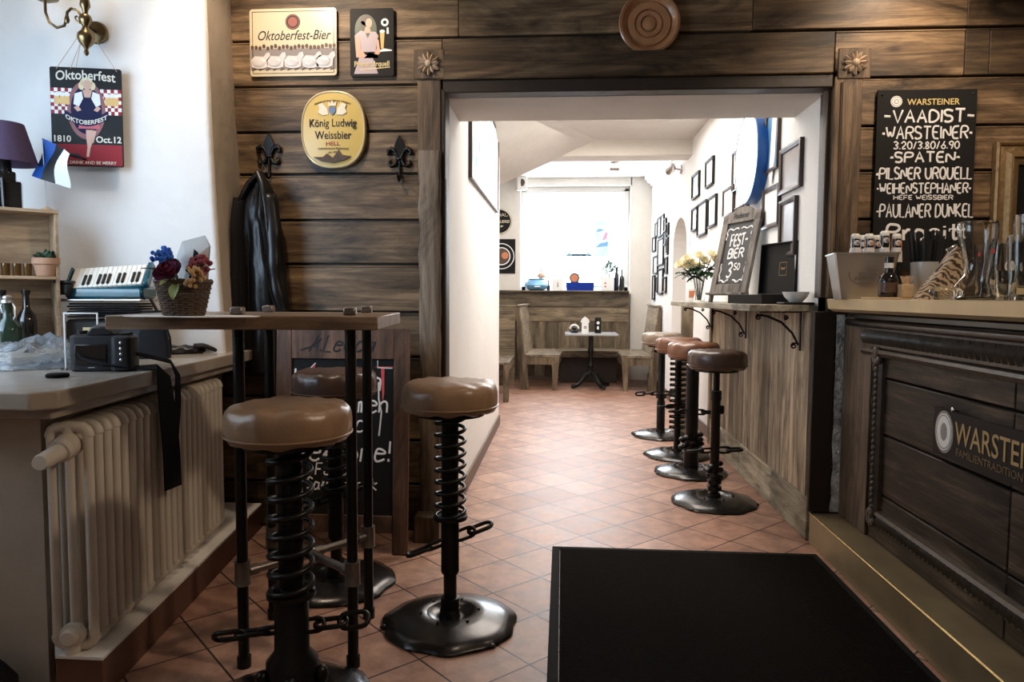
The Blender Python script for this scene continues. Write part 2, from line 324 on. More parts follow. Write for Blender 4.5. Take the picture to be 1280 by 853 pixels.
    def ell(s, c, r, n=14, m=9, R=None):
        prof = [(math.sin(PI*i/m), -math.cos(PI*i/m)) for i in range(m+1)]; prof[0] = (0, -1); prof[-1] = (0, 1)
        S = (R or I4) @ Matrix.Diagonal((r[0], r[1], r[2], 1)); return s.lathe(prof, c, n, S)
    def prism(s, poly, y0, y1):
        """polygon in x,z extruded from y0 to y1"""
        n = len(poly); A = sum(poly[i][0]*poly[(i+1) % n][1]-poly[(i+1) % n][0]*poly[i][1] for i in range(n))
        if A < 0: poly = poly[::-1]
        vs = [(x, y0, z) for x, z in poly] + [(x, y1, z) for x, z in poly]
        fs = [list(range(n)), list(range(n, 2*n))[::-1]] + [(i, i+n, (i+1) % n+n, (i+1) % n) for i in range(n)]
        return s.add(vs, fs)
    def slab(s, poly, z0, z1):
        """polygon in x,y extruded in z"""
        n = len(poly); A = sum(poly[i][0]*poly[(i+1) % n][1]-poly[(i+1) % n][0]*poly[i][1] for i in range(n))
        if A < 0: poly = poly[::-1]
        vs = [(x, y, z0) for x, y in poly] + [(x, y, z1) for x, y in poly]
        fs = [list(range(n))[::-1], list(range(n, 2*n))] + [(i, (i+1) % n, (i+1) % n+n, i+n) for i in range(n)]
        return s.add(vs, fs)
    def loft(s, rings, cap=True):
        n = len(rings[0]); vs = [p for r in rings for p in r]; fs = []
        for i in range(len(rings)-1):
            for k in range(n):
                k2 = (k+1) % n; fs.append((i*n+k, i*n+k2, (i+1)*n+k2, (i+1)*n+k))
        if cap: fs.append(list(range(n))[::-1]); fs.append([(len(rings)-1)*n+k for k in range(n)])
        return s.add(vs, fs)
    def font(s, body, size, x, z, y=0.0, align='CENTER', depth=0.0006, shear=0.0, bold=0.0, sx=1.0, bend=0.0):
        """lettering lying in the x,z plane, facing -y"""
        cu = bpy.data.curves.new('lettering', 'FONT'); cu.body = body; cu.size = size; cu.align_x = align; cu.extrude = depth; cu.shear = shear; cu.offset = bold*size; cu.resolution_u = 3
        o = bpy.data.objects.new('lettering', cu); C.objects.link(o); dg = bpy.context.evaluated_depsgraph_get()
        me = bpy.data.meshes.new_from_object(o.evaluated_get(dg))
        vs = [(x+p.co.x*sx, y-p.co.z-depth, z+p.co.y + bend*(p.co.x*sx)**2) for p in me.vertices]; fs = [list(p.vertices) for p in me.polygons]
        bpy.data.objects.remove(o); bpy.data.meshes.remove(me); bpy.data.curves.remove(cu)
        return s.add(vs, fs)
    def chalk(s, body, h, x, z, y=0.0, width=None, align='C', thick=0.09, jit=0.02, slant=0.0):
        """hand lettering: strokes as raised flat ribbons, cap height h, baseline z; width fits the line"""
        rnd = random.Random(body); pen = 0; lines = []
        for ch in body:
            if ch == ' ': pen += 4; continue
            g = GLYPH.get(ch, GLYPH.get(ch.upper(), '')); mx = 0
            jy = rnd.uniform(-1, 1)*jit*8
            for st in g.split(';'):
                if not st: continue
                pts = [(int(q[0]), int(q[1])) for q in st.split()]; mx = max(mx, max(p[0] for p in pts))
                lines.append([(pen+p[0]+rnd.uniform(-.2, .2)+slant*p[1], p[1]+jy+rnd.uniform(-.2, .2)) for p in pts])
            pen += mx+1.9
        W = pen-1.9; k = h/8; kx = (width/W) if width else k
        x0 = x-(W*kx/2 if align == 'C' else 0)
        old = s.M; s.M = old @ T(0, y, 0) @ Matrix.Diagonal((1, 0.35, 1, 1))
        for l in lines:
            for _ in range(2 if len(l) > 3 else 0):
                q = [l[0]]
                for a, b in zip(l, l[1:]): q += [(a[0]*.75+b[0]*.25, a[1]*.75+b[1]*.25), (a[0]*.25+b[0]*.75, a[1]*.25+b[1]*.75)]
                l = q+[l[-1]]
            s.tube([(x0+a*kx, 0, z+b*k) for a, b in l], h*thick, 6)
        s.M = old; return s
    def obj(s, name, m, parent=None, loc=None, rz=0.0, smooth=True, ang=38):
        me = bpy.data.meshes.new(name); me.from_pydata([tuple(p) for p in s.v], [], s.f)
        ms = m if isinstance(m, (list, tuple)) else [m]
        for q in ms: me.materials.append(q)
        if len(ms) > 1: me.polygons.foreach_set('material_index', s.m)
        bm = bmesh.new(); bm.from_mesh(me); bmesh.ops.recalc_face_normals(bm, faces=bm.faces); bm.to_mesh(me); bm.free()
        a = me.attributes.new('tone', 'FLOAT', 'FACE'); a.data.foreach_set('value', s.t)
        me.update()
        if smooth: me.polygons.foreach_set('use_smooth', [True]*len(me.polygons)); me.set_sharp_from_angle(angle=math.radians(ang))
        o = bpy.data.objects.new(name, me); C.objects.link(o)
        if parent: o.parent = parent
        if loc is not None: o.location = loc
        if rz: o.rotation_euler = (0, 0, rz)
        return o
GLYPH = {'A': '00 38 60;13 53', 'B': '00 08 48 57 55 44 04;44 53 51 40 00', 'C': '67 48 28 06 02 20 40 61', 'D': '00 08 38 66 62 30 00', 'E': '50 00 08 58;04 44', 'F': '00 08 58;04 44',
 'G': '67 48 28 06 02 20 40 62 64 44', 'H': '00 08;60 68;04 64', 'I': '00 08', 'J': '01 10 30 42 48', 'K': '00 08;58 04 60', 'L': '08 00 50', 'M': '00 08 33 68 60', 'N': '00 08 60 68',
 'O': '28 06 02 20 40 62 66 48 28', 'P': '00 08 48 67 65 44 04', 'Q': '28 06 02 20 40 62 66 48 28;42 60', 'R': '00 08 48 67 65 44 04;34 60', 'S': '57 38 18 07 05 24 34 53 51 30 10 01',
 'T': '08 68;38 30', 'U': '08 02 20 40 62 68', 'V': '08 30 68', 'W': '08 20 36 50 78', 'X': '00 68;08 60', 'Y': '08 34 68;34 30', 'Z': '08 68 00 60',
 '0': '28 06 02 20 30 52 56 38 28', '2': '06 28 38 56 55 00 50', '3': '07 28 38 56 45 24;24 43 52 30 10 01', '5': '58 08 05 34 53 51 30 01', '6': '48 24 02 20 40 52 44 24 02', '8': '24 06 28 46 24 02 10 30 42 24', '9': '54 24 06 28 48 57 54 30',
 '.': '00 01', '/': '00 38', '-': '04 44', '*': '03 04 14 13', '!': '08 03;00 01',
 'a': '54 35 15 03 01 10 30 52;55 51 60', 'b': '08 00;03 25 45 53 51 40 20 01', 'c': '54 35 15 03 01 10 30 51', 'd': '58 50;53 35 15 03 01 10 30 52', 'e': '03 53 54 35 15 03 01 10 30 51', 'f': '57 48 38 26 20;05 45',
 'h': '08 00;03 25 45 54 50', 'i': '05 00;07 06', 'k': '08 00;55 03 50', 'l': '02 36 38 18 12 20 30', 'm': '05 00;04 15 24 20;24 35 54 50', 'n': '05 00;03 25 45 54 50', 'o': '15 03 01 10 30 51 53 35 15',
 'r': '05 00;03 25 35', 's': '54 35 15 04 13 33 52 51 30 10 01', 't': '28 21 30 41;05 45', 'u': '05 01 10 30 52;55 50', 'w': '05 10 24 40 55', 'z': '05 55 00 50', 'q': '54 35 15 03 02 11 31 53;55 50'}

def tag(o, label, cat, group=None):
    o['label'] = label; o['category'] = cat
    if group: o['group'] = group
    return o
def thing(name, label, cat, loc=(0, 0, 0), rz=0.0, group=None):
    o = bpy.data.objects.new(name, None); C.objects.link(o); o.empty_display_size = 0.05
    o.location = loc; o.rotation_euler = (0, 0, rz); return tag(o, label, cat, group)
def struct(o): o['kind'] = 'structure'; return o
def dup(root, loc, rz=None, label=None):
    r = root.copy(); C.objects.link(r); r.location = loc
    if rz is not None: r.rotation_euler = (0, 0, rz)
    if label: r['label'] = label
    for ch in list(root.children):
        c = ch.copy(); C.objects.link(c); c.parent = r
        for g in list(ch.children): d = g.copy(); C.objects.link(d); d.parent = c
    return r
def arc(cx, cz, r, a0, a1, n=12, rz=None): return [(cx+r*math.cos(a0+(a1-a0)*i/n), cz+(rz or r)*math.sin(a0+(a1-a0)*i/n)) for i in range(n+1)]
def disc(cx, cz, r, n=32, rz=None): return arc(cx, cz, r, 0, 2*PI*(n-1)/n, n-1, rz)
def rect(x0, z0, x1, z1): return [(x0, z0), (x1, z0), (x1, z1), (x0, z1)]
def rrect(x0, z0, x1, z1, r, n=4):
    return arc(x1-r, z1-r, r, 0, PI/2, n)+arc(x0+r, z1-r, r, PI/2, PI, n)+arc(x0+r, z0+r, r, PI, 1.5*PI, n)+arc(x1-r, z0+r, r, 1.5*PI, 2*PI, n)
def ring2(cx, cz, r0, r1, n=32, rz=1.0):
    """a flat ring as one polygon with a slit"""
    a = [(cx+r1*math.cos(2*PI*i/n), cz+r1*rz*math.sin(2*PI*i/n)) for i in range(n+1)]; b = [(cx+r0*math.cos(2*PI*i/n), cz+r0*rz*math.sin(2*PI*i/n)) for i in range(n, -1, -1)]
    return a+b
def ringq(mb, cx, cz, r0, r1, y, n=32, rz=1.0, t=0.0008):
    for i in range(n):
        a, b = 2*PI*i/n, 2*PI*(i+1)/n
        mb.prism([(cx+r0*math.cos(a), cz+r0*rz*math.sin(a)), (cx+r1*math.cos(a), cz+r1*rz*math.sin(a)), (cx+r1*math.cos(b), cz+r1*rz*math.sin(b)), (cx+r0*math.cos(b), cz+r0*rz*math.sin(b))], y-t, y)

# ------------------------------------------------------------------ the room
YW = 3.55; XR = 1.25; XL = -0.59
struct(MB().box((0.2, 5, -0.05), (7, 13, 0.1)).obj('floor', M_floor, smooth=False))
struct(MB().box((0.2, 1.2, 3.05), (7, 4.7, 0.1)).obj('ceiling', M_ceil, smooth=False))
# left outer wall with the window that lights the ledge
b = MB()
for c, d in (((-2.7, 1.4, 0.5), (0.2, 5.0, 1.0)), ((-2.7, 1.4, 2.775), (0.2, 5.0, 0.45)), ((-2.7, -0.3, 1.775), (0.2, 1.6, 1.55)), ((-2.7, 3.35, 1.775), (0.2, 1.1, 1.55))): b.box(c, d)
struct(b.obj('wall_left', M_white, smooth=False))
b = MB(); 
for y in (0.53, 1.65, 2.77): b.box((-2.68, y, 1.775), (0.06, 0.06, 1.55), 0.006)
for z in (1.03, 2.52): b.box((-2.68, 1.65, z), (0.06, 2.3, 0.06), 0.006)
win = struct(b.obj('window_1', M_paper))
struct(MB().box((-2.69, 1.65, 1.775), (0.006, 2.2, 1.45)).obj('window_pane', M_glass, win))
struct(MB().box((0.2, -1.1, 1.5), (7, 0.1, 3.0)).obj('wall_rear', M_cream, smooth=False))
struct(MB().box((3.3, 1.3, 1.5), (0.1, 4.8, 3.0)).obj('wall_right_front', M_cream, smooth=False))

# splayed plaster reveal beside the ledge (rounded, leaning edge) and the plaster strip that meets the boards
def corner(z):
    px = 270 - (z-0.9)/(2.5-0.9)*18 - 2.0*math.sin((z-0.9)*2.1)
    return Vector(((px-703)/894*3.22, 3.20))
rings = []
for i in range(15):
    z = 0.85+i*(3.0-0.85)/14; c = corner(z); ring = [(-2.62, 3.20-0.2063*(2.62+c.x), z), (-1.9, 3.20-0.2063*(1.9+c.x), z)]
    t = Vector((-0.979, -0.202)); u = Vector((-0.10, 1)).normalized()
    for k in range(6):
        s_ = k/5; q = c + t*0.022*(1-s_)**2 + u*0.022*s_**2; ring.append((q.x, q.y, z))
    ring += [(c.x-0.07, YW+0.05, z), (-2.62, YW+0.05, z)]; rings.append(ring)
struct(MB().loft(rings).obj('wall_reveal', M_jamb, ang=60))
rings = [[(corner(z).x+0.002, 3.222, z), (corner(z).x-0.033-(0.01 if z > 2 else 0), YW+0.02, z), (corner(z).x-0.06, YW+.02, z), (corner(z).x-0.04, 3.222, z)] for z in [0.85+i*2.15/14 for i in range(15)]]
struct(MB().loft(rings).obj('wall_strip', M_tan))  # same plaster as the reveal, its shade put into the tan colour
# boxed ledge under the sill
def led(y, off=0.0): return -1.40 - (y-1.87)*0.077 - off
struct(MB().slab([(-2.6, 2.03), (led(2.03, .155), 2.03), (led(3.5, .225), 3.50), (-2.6, 3.50)], 0, 0.88).obj('wall_left_low', M_tan, smooth=False))
b = MB(); b.slab([(-2.59, 1.84), (led(1.87)-0.05, 1.84), (led(1.87), 1.89), (led(3.5), 3.50), (-2.59, 3.50)], 0.878, 0.93)
b.slab([(-2.59, 1.90), (led(1.9, .03), 1.90), (led(3.5, .03), 3.5), (-2.59, 3.5)], 0.845, 0.878)
sill = struct(b.obj('window_sill', M_stone)); mdf = sill.modifiers.new('edge', 'BEVEL'); mdf.width = 0.006; mdf.segments = 2
def kerb(y): return -1.352-(y-2.0)*0.124
b = MB(); b.slab([(kerb(1.96), 1.96), (kerb(3.52), 3.52), (-1.75, 3.52), (-1.6, 2.10), (-1.49, 1.96)], 0, 0.120)
struct(b.obj('trim_1', M_redkerb, smooth=False))
b = MB(); b.slab([(kerb(1.96)+.004, 1.956), (kerb(3.52)+.006, 3.52), (-1.75, 3.52), (-1.6, 2.10), (-1.49, 1.956)], 0.120, 0.129)
struct(b.obj('trim_2', M_cream, smooth=False))

# board wall around the opening
rows = [0, 0.24, 0.465, 0.68, 0.89, 1.115, 1.355, 1.575, 1.803, 2.012, 2.237, 2.46, 2.70, 3.0]
b = MB(); rnd = random.Random(3)
def boards(x0, x1, z0, z1):
    x = x0
    while x < x1-0.01:
        e = x1 if x1-x < 1.3 else min(x1, x+rnd.uniform(0.9, 1.9))
        if x1-e < 0.25: e = x1
        b.tone = rnd.random(); dy = rnd.uniform(-0.004, 0.003)
        b.box(((x+e)/2, YW+0.015+dy, (z0+z1)/2), (e-x-0.003, 0.03, z1-z0-0.014), 0.003)
        b.tube([(x+.002, YW+0.002, z1-0.010), (e-.002, YW+0.002, z1-0.010)], 0.0045, 6); x = e
for i, (z0, z1) in enumerate(zip(rows, rows[1:])):
    if z0 < 2.2: boards(-1.75, -0.60, z0, z1); boards(1.27, 3.25, z0, z1)
    elif z0 < 2.3: boards(-1.75, -0.60, z0, z1); boards(-0.60, 1.27, 2.37, 2.46); boards(1.27, 1.86, z0, z1); boards(1.86, 1.97, z0, z1); boards(1.97, 3.25, z0, z1)
    else: boards(-1.75, 3.25, z0, z1)
wl = struct(b.obj('wall_front', M_wallwood, ang=25))
b = MB(); b.box((-1.18, YW+0.045, 1.5), (1.16, 0.03, 3.0)); b.box((2.25, YW+0.045, 1.5), (2.0, 0.03, 3.0)); b.box((0.33, YW+0.045, 2.6), (1.9, 0.03, 0.82)); struct(b.obj('trim_3', M_darkboard, smooth=False))
# casing: left post (upper board + rough lower post + plinth), right post, header board, dark inner edge
b = MB(); b.tone = 0.45; b.box((-0.655, 3.52, 2.0), (0.115, 0.05, 0.50), 0.004); b.tone = 0.3; b.box((-0.64, 3.53, 0.9), (0.13, 0.04, 1.75), 0.004)
struct(b.obj('trim_4', M_postwood))
b = MB(); b.tone = 0.6
ring = []
for i in range(26):
    z = 0.13+i*(1.90-0.13)/25; wv = 0.004*math.sin(i*1.7)+0.003*math.sin(i*4.1); l = -0.700+wv + (0.018 if 0.72 < z < 0.86 else 0); r = -0.597+0.003*math.sin(i*2.3)
    ring.append([(l, 3.465, z), (l+.008, 3.458, z), (r-.008, 3.458, z), (r, 3.465, z), (r, 3.505, z), (l, 3.505, z)])
b.loft(ring); struct(b.obj('trim_5', M_rough, ang=50))
b = MB(); b.tone = 0.35; b.box((-0.648, 3.43, 0.065), (0.125, 0.14, 0.13), 0.006); struct(b.obj('trim_6', M_postwood))
b = MB(); b.tone = 0.85; b.box((1.318, 3.52, 1.715), (0.125, 0.06, 1.03), 0.005); b.tone = 0.3; b.box((1.25, 3.56, 1.7), (0.03, 0.05, 1.0), 0.003); b.tube([(1.285, 3.487, 1.2), (1.285, 3.487, 2.2)], 0.006, 6); struct(b.obj('trim_7', M_postwood))
b = MB(); b.tone = 0.35; b.box((0.31, 3.515, 2.303), (1.87, 0.06, 0.12), 0.005); b.tone = 0.9; struct(b.obj('trim_8', M_wallwood))
b = MB(); b.box((0.33, 3.565, 2.212), (1.84, 0.13, 0.062), 0.006); b.box((-0.588, 3.565, 1.10), (0.022, 0.13, 2.2), 0.004); b.box((1.243, 3.60, 1.70), (0.012, 0.06, 1.0), 0.003); struct(b.obj('trim_9', M_darkboard))

# thick wall of the opening, corridor and back room
b = MB(); b.box((-1.6, 5.115, 1.5), (2*1.6-2*0.59, 3.05, 3.0)); struct(b.obj('wall_left_corridor', M_white, smooth=False))
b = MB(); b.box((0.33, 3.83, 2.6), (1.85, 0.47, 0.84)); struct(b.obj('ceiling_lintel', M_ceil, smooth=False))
# right corridor wall with an arched opening
def archpoly(y0, y1, zs, zt, n=12):
    return [(y1, zs)]+[((y0+y1)/2+(y1-y0)/2*math.cos(PI*i/n), zs+(zt-zs)*math.sin(PI*i/n)) for i in range(1, n)]+[(y0, zs)]
b = MB(); b.box((XR+0.15, (3.58+7.42)/2, 1.5), (0.3, 7.42-3.58, 3.0)); b.box((XR+0.15, (8.30+10.6)/2, 1.5), (0.3, 2.30, 3.0))
ap = archpoly(7.42, 8.30, 1.76, 2.05)
b.M = Matrix(((0, 1, 0, 0), (1, 0, 0, 0), (0, 0, 1, 0), (0, 0, 0, 1)))
b.prism([(7.42, 1.76)]+ap[::-1][1:-1]+[(8.30, 1.76), (8.30, 3.0), (7.42, 3.0)], XR, XR+0.3); b.M = I4
struct(b.obj('wall_right', M_white, smooth=False))
struct(MB().box((XR+0.34, 7.86, 1.1), (0.06, 1.0, 2.2)).obj('door_1', M_cream, smooth=False))
b = MB()
for x0, x1 in ((-2.4, -0.62), (0.955, 1.6)): b.box(((x0+x1)/2, 10.55, 1.5), (x1-x0, 0.3, 3.0))
b.box((0.17, 10.55, 0.62), (1.6, 0.3, 1.24)); b.box((0.17, 10.55, 2.9), (1.6, 0.3, 0.22)); struct(b.obj('wall_back', M_cream, smooth=False))
struct(MB().box((-2.35, 8.65, 1.5), (0.1, 4.1, 3.0)).obj('wall_back_left', M_white, smooth=False))
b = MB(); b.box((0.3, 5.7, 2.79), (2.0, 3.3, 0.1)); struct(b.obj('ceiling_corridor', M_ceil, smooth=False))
b = MB(); b.box((0.3, 7.33, 2.72), (2.2, 0.28, 0.27), 0.01); struct(b.obj('ceiling_beam', M_cream))
b = MB(); b.box((-0.4, 8.95, 2.95), (4.2, 3.5, 0.1)); struct(b.obj('ceiling_back', M_white, smooth=False))
# cornice along the far part of the right wall and back wall
prof = [(0, 0.02), (-0.02, 0.02), (-0.03, 0.05), (-0.07, 0.07), (-0.09, 0.11), (-0.11, 0.12), (-0.11, 0.16), (0, 0.16)]
vs = [(XR+a, y, 2.74+z) for y in (7.47, 10.42) for a, z in prof]; n = len(prof)
struct(MB().add(vs, [(i, (i+1) % n, (i+1) % n+n, i+n) for i in range(n)]+[list(range(n)), list(range(n, 2*n))]).obj('trim_10', M_white))
# sloping underside of the stairs
b = MB(); b.add([(0.32, 7.2, 2.742), (-0.62, 5.30, 2.742), (-0.75, 7.2, 2.255), (0.32, 7.2, 2.9), (-0.62, 5.30, 2.9), (-0.75, 7.2, 2.9)], [(0, 1, 2), (3, 5, 4), (0, 3, 4, 1), (1, 4, 5, 2), (2, 5, 3, 0)])
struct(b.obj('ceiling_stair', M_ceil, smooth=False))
# skirtings
struct(MB().box((XL+0.008, 5.1, 0.045), (0.016, 3.05, 0.09), 0.003).obj('baseboard_left', M_skirt))
b = MB(); b.box((XR-0.008, 6.68, 0.05), (0.016, 1.45, 0.10), 0.003); b.box((XR-0.008, 9.35, 0.05), (0.016, 2.1, 0.10), 0.003); struct(b.obj('baseboard_right', M_skirt))
# back window: frame, pane, white sill
b = MB()
for x in (-0.58, 0.915): b.box((x, 10.62, 2.02), (0.07, 0.06, 1.5), 0.006)
for z in (1.31, 2.76): b.box((0.17, 10.62, z), (1.56, 0.06, 0.07), 0.006)
win = struct(b.obj('window_2', M_paper))
struct(MB().box((0.17, 10.63, 2.03), (1.44, 0.006, 1.40)).obj('window_pane', M_glass, win))
struct(MB().box((0.17, 10.52, 1.262), (1.6, 0.36, 0.044), 0.004).obj('trim_11', M_paper))
b = MB()
for i in range(9):
    h_ = 1.9+0.15*(i % 3)+.17*(i % 2); b.box((-2.2+i*0.75, 16.5, h_/2), (0.62, 0.4, h_), 0.02)
struct(MB().box((0, 14.5, -0.06), (9, 7.4, 0.12)).obj('floor_street', M_tan, smooth=False))
o = b.obj('street', mat('street_blue', (0.14, 0.33, 0.55), 0.8)); o['kind'] = 'stuff'; o['label'] = 'pale blue blurred street front outside the back window'; o['category'] = 'street'

# wood panelling under the shelf: upright boards, skirting board, end posts
b = MB(); rnd = random.Random(5); y = 3.62
while y < 5.88:
    e = min(y+rnd.uniform(0.085, 0.16), 5.9); b.tone = rnd.random(); b.box((1.228, (y+e)/2, 0.68), (0.02, e-y-0.003, 0.94), 0.002); y = e
b.tone = 0.35; b.box((1.222, 5.92, 0.57), (0.045, 0.06, 1.14), 0.004)
struct(b.obj('trim_12', M_grey))
b = MB(); 
for y0, y1 in ((3.56, 4.16), (4.165, 4.9), (4.905, 5.9)): b.tone = rnd.random(); b.box((1.222, (y0+y1)/2, 0.105), (0.03, y1-y0, 0.21), 0.004)
struct(b.obj('baseboard_right_near', M_greyx))

# ------------------------------------------------------------------ bar stools
def wobble(seed, amt):
    def f(th, r, z):
        k = 1+amt*noise.noise(Vector((math.cos(th)*1.6+seed, math.sin(th)*1.6, z*3)))
        return (r*k, z + (amt*0.25*noise.noise(Vector((math.cos(th)*2.5*r*8, math.sin(th)*2.5*r*8+seed, 1.7))) if r > 0.02 else 0))
    return f
def link(b, c, d, L, w_, r, roll=0.0):
    """one chain link centred at c, long axis d"""
    d = Vector(d).normalized(); side = Vector((0, 0, 1)) if abs(d.z) < 0.9 else Vector((1, 0, 0)); s1 = d.cross(side).normalized(); s2 = d.cross(s1)
    s = s1*math.cos(roll)+s2*math.sin(roll); pts = []; h = L/2-w_/2
    for i in range(7): a = -PI/2+PI*i/6; pts.append(Vector(c)+d*(h+math.cos(a)*w_/2)+s*(math.sin(a)*w_/2))
    for i in range(7): a = PI/2+PI*i/6; pts.append(Vector(c)+d*(-h+math.cos(a)*w_/2)+s*(math.sin(a)*w_/2))
    b.tube(pts, r, 8, closed=True)
def stool(loc, rz, label, style, seatmat, seat_r=0.172, base_r=0.245, chain=None, seed=1, seat_z=0.895):
    t = thing('bar_stool', label, 'stool', (loc[0], loc[1], 0), rz, 'welded bar stools with round leather seats')
    # floor disc: shallow dome with a raised hub and an uneven torch-cut rim
    R = base_r
    def cut(th, r, z):
        if r > R*0.8: r = r*(1+0.018*math.sin(7*th+seed)+0.014*math.sin(11*th+2*seed)+0.012*math.sin(3*th))
        return (r, z)
    prof = [(0, 0), (R*0.97, 0), (R, 0.006), (R*0.985, 0.014), (R*0.80, 0.030), (R*0.55, 0.044), (R*0.36, 0.050), (R*0.34, 0.046), (R*0.24, 0.028), (R*0.16, 0.030), (R*0.15, 0.06), (0, 0.06)]
    base = MB().lathe(prof, n=64, wob=cut).obj('base', M_disc, t, ang=50)
    b = MB()
    for k in range(3): a = seed+k*2.1; b.ell((R*0.98*math.cos(a), R*0.98*math.sin(a), 0.008), (0.014, 0.012, 0.008), 8, 5)
    for k in range(6): a = seed+k*PI/3; b.cyl((R*0.43*math.cos(a), R*0.43*math.sin(a), 0.044), (R*0.43*math.cos(a), R*0.43*math.sin(a), 0.0525), 0.006, n=6)
    b.obj('weld_spots', M_iron, base)
    b = MB(); zt = seat_z-0.10
    if style == 'spring':
        b.tube([(0, 0, 0.03), (0, 0, 0.10), (0, 0, 0.101), (0, 0, 0.20)], [0.034, 0.034, 0.024, 0.024], 20)
        b.tube([(0, 0, 0.19), (0, 0, 0.20), (0, 0, 0.205), (0, 0, 0.40)], [0.030, 0.034, 0.033, 0.033], 20); b.tube([(0, 0, 0.39), (0, 0, zt)], 0.031, 20)
    elif style == 'shock':
        b.tube([(0, 0, 0.03), (0, 0, 0.14), (0, 0, 0.17), (0, 0, 0.36)], [0.078, 0.074, 0.050, 0.048], 24); b.tube([(0, 0, 0.35), (0, 0, zt)], 0.036, 20)
        for k in range(5): a = k*1.25; b.ell((0.085*math.cos(a), 0.085*math.sin(a), 0.10), (0.022, 0.022, 0.03), 10, 6)
    elif style == 'tube':
        b.tube([(0, 0, 0.03), (0, 0, 0.10), (0, 0, 0.115), (0, 0, 0.60), (0, 0, 0.61), (0, 0, 0.66)], [0.024, 0.024, 0.027, 0.027, 0.031, 0.031], 20); b.tube([(0, 0, 0.64), (0, 0, zt)], 0.019, 16)
        b.box((0.03, 0, 0.55), (0.03, 0.04, 0.05), 0.006)
        for k in range(9): a = k*2.4; b.ell((0.034*math.cos(a), 0.034*math.sin(a), 0.15+0.010*k), (0.022, 0.022, 0.016), 8, 5)
        b.cyl((0, 0, 0.075), (0, 0, 0.10), 0.045, n=6); b.cyl((0, 0, 0.115), (0, 0, 0.135), 0.042, n=6)
    elif style == 'thick':
        b.tube([(0, 0, 0.03), (0, 0, 0.16)], 0.05, 20); b.tube([(0, 0, 0.15), (0, 0, zt)], 0.043, 24)
        for k in range(14): a = k*2.4; b.ell((0.062*math.cos(a), 0.062*math.sin(a), 0.17+0.007*k), (0.026, 0.026, 0.018), 8, 5)
    elif style == 'rack':
        b.tube([(0, 0, 0.03), (0, 0, zt)], 0.026, 16)
        for k in range(14): z = 0.22+k*0.04; b.tube([(-0.062, 0, z), (0.062, 0, z), ], [0.012, 0.012], 8); b.tube([(0, 0, z-.008), (0, 0, z+.008)], 0.052, 16)
    else:
        b.tube([(0, 0, 0.03), (0, 0, 0.30), (0, 0, 0.31), (0, 0, zt)], [0.036, 0.036, 0.030, 0.030], 18); b.cyl((0, 0, 0.33), (0, 0, 0.37), 0.045, n=10)
        b.box((0, 0, zt-0.06), (0.14, 0.03, 0.02), 0.004)
    post = b.obj('post', M_black, t, ang=40)
    if style in ('spring', 'shock'):
        r0, z0, z1, turns, wr = (0.053, 0.405, zt-0.005, 10.2, 0.0068) if style == 'spring' else (0.060, 0.345, zt-0.01, 9.2, 0.0088)
        pts = []; n = int(turns*22)
        for i in range(n+1):
            a = 2*PI*turns*i/n; q = i/n; q = min(max((q-0.06)/0.88, 0), 1); pts.append((r0*math.cos(a), r0*math.sin(a), z0+(z1-z0)*q))
        MB().tube(pts, wr, 8).obj('spring', M_iron, t, ang=60)
        MB().tube([(0, 0, z0-0.012), (0, 0, z0)], r0+0.010, 24).obj('spring_plate', M_iron, t); MB().tube([(0, 0, z1), (0, 0, z1+0.012)], r0+0.010, 24).obj('spring_plate', M_iron, t)
    if chain:
        b = MB(); z, ang_, dz, L = chain
        for sgn in (-1, 1):
            d = Vector((math.cos(ang_)*sgn, math.sin(ang_)*sgn, dz*sgn)); 
            link(b, d*0.055+Vector((0, 0, z)), d, 0.075, 0.036, 0.0065, 0.9); link(b, d*0.112+Vector((0, 0, z)), d, 0.090, 0.042, 0.0075, 0.15)
            if L > 0.2: link(b, d*0.178+Vector((0, 0, z)), d, 0.085, 0.042, 0.0075, 0.9)
        b.obj('chain_footrest', M_iron, t, ang=60)
    # cushion
    s = seat_r; z1 = seat_z
    def cush(th, r, z):
        q = noise.noise(Vector((math.cos(th)*3.2+seed*7, math.sin(th)*3.2, z*9))); fold = max(0, math.sin(th*9+seed*3+4*q))**6
        if r > s*0.75: return (r*(1+0.016*q-0.034*fold*(1 if z < z1-0.03 else 0.3)), z+0.009*q)
        return (r, z+0.007*noise.noise(Vector((math.cos(th)*r*14+seed, math.sin(th)*r*14, 0))))
    prof = [(0, z1-0.108), (s*0.86, z1-0.108), (s*0.95, z1-0.102), (s*0.99, z1-0.088), (s, z1-0.07), (s*1.005, z1-0.05), (s*0.995, z1-0.033), (s*0.965, z1-0.018), (s*0.90, z1-0.008), (s*0.78, z1-0.002), (s*0.6, z1), (s*0.3, z1+0.001), (0, z1+0.001)]
    seat = MB().lathe(prof, n=72, wob=cush).obj('seat', seatmat, t, ang=70)
    MB().lathe([(0, z1-0.122), (s*0.72, z1-0.122), (s*0.72, z1-0.104), (0, z1-0.104)], n=32).obj('seat_plate', M_iron, t)
    MB().tube([(s*1.0*math.cos(a*PI/24), s*1.0*math.sin(a*PI/24), z1-0.086) for a in range(48)], 0.003, 6, closed=True).obj('piping', seatmat, seat)
    return t
stool((-0.40, 2.53), 0.3, 'tan leather bar stool on a coil-spring post, standing alone right of the high table', 'spring', M_tanleather, chain=(0.315, 0.05, 0.30, 0.15), seed=1)
stool((-0.775, 1.97), 0.0, 'nearest bar stool, tan leather seat on a fat shock-absorber post before the high table', 'shock', M_tanleather, seat_r=0.176, base_r=0.235, chain=(0.235, 0.15, 0.10, 0.25), seed=2)
stool((-0.93, 2.86), 0.4, 'dark brown leather bar stool behind the high table, before the floor chalkboard', 'spring', M_darkleather, seat_r=0.172, chain=(0.37, 0.1, 0.25, 0.15), seed=3)
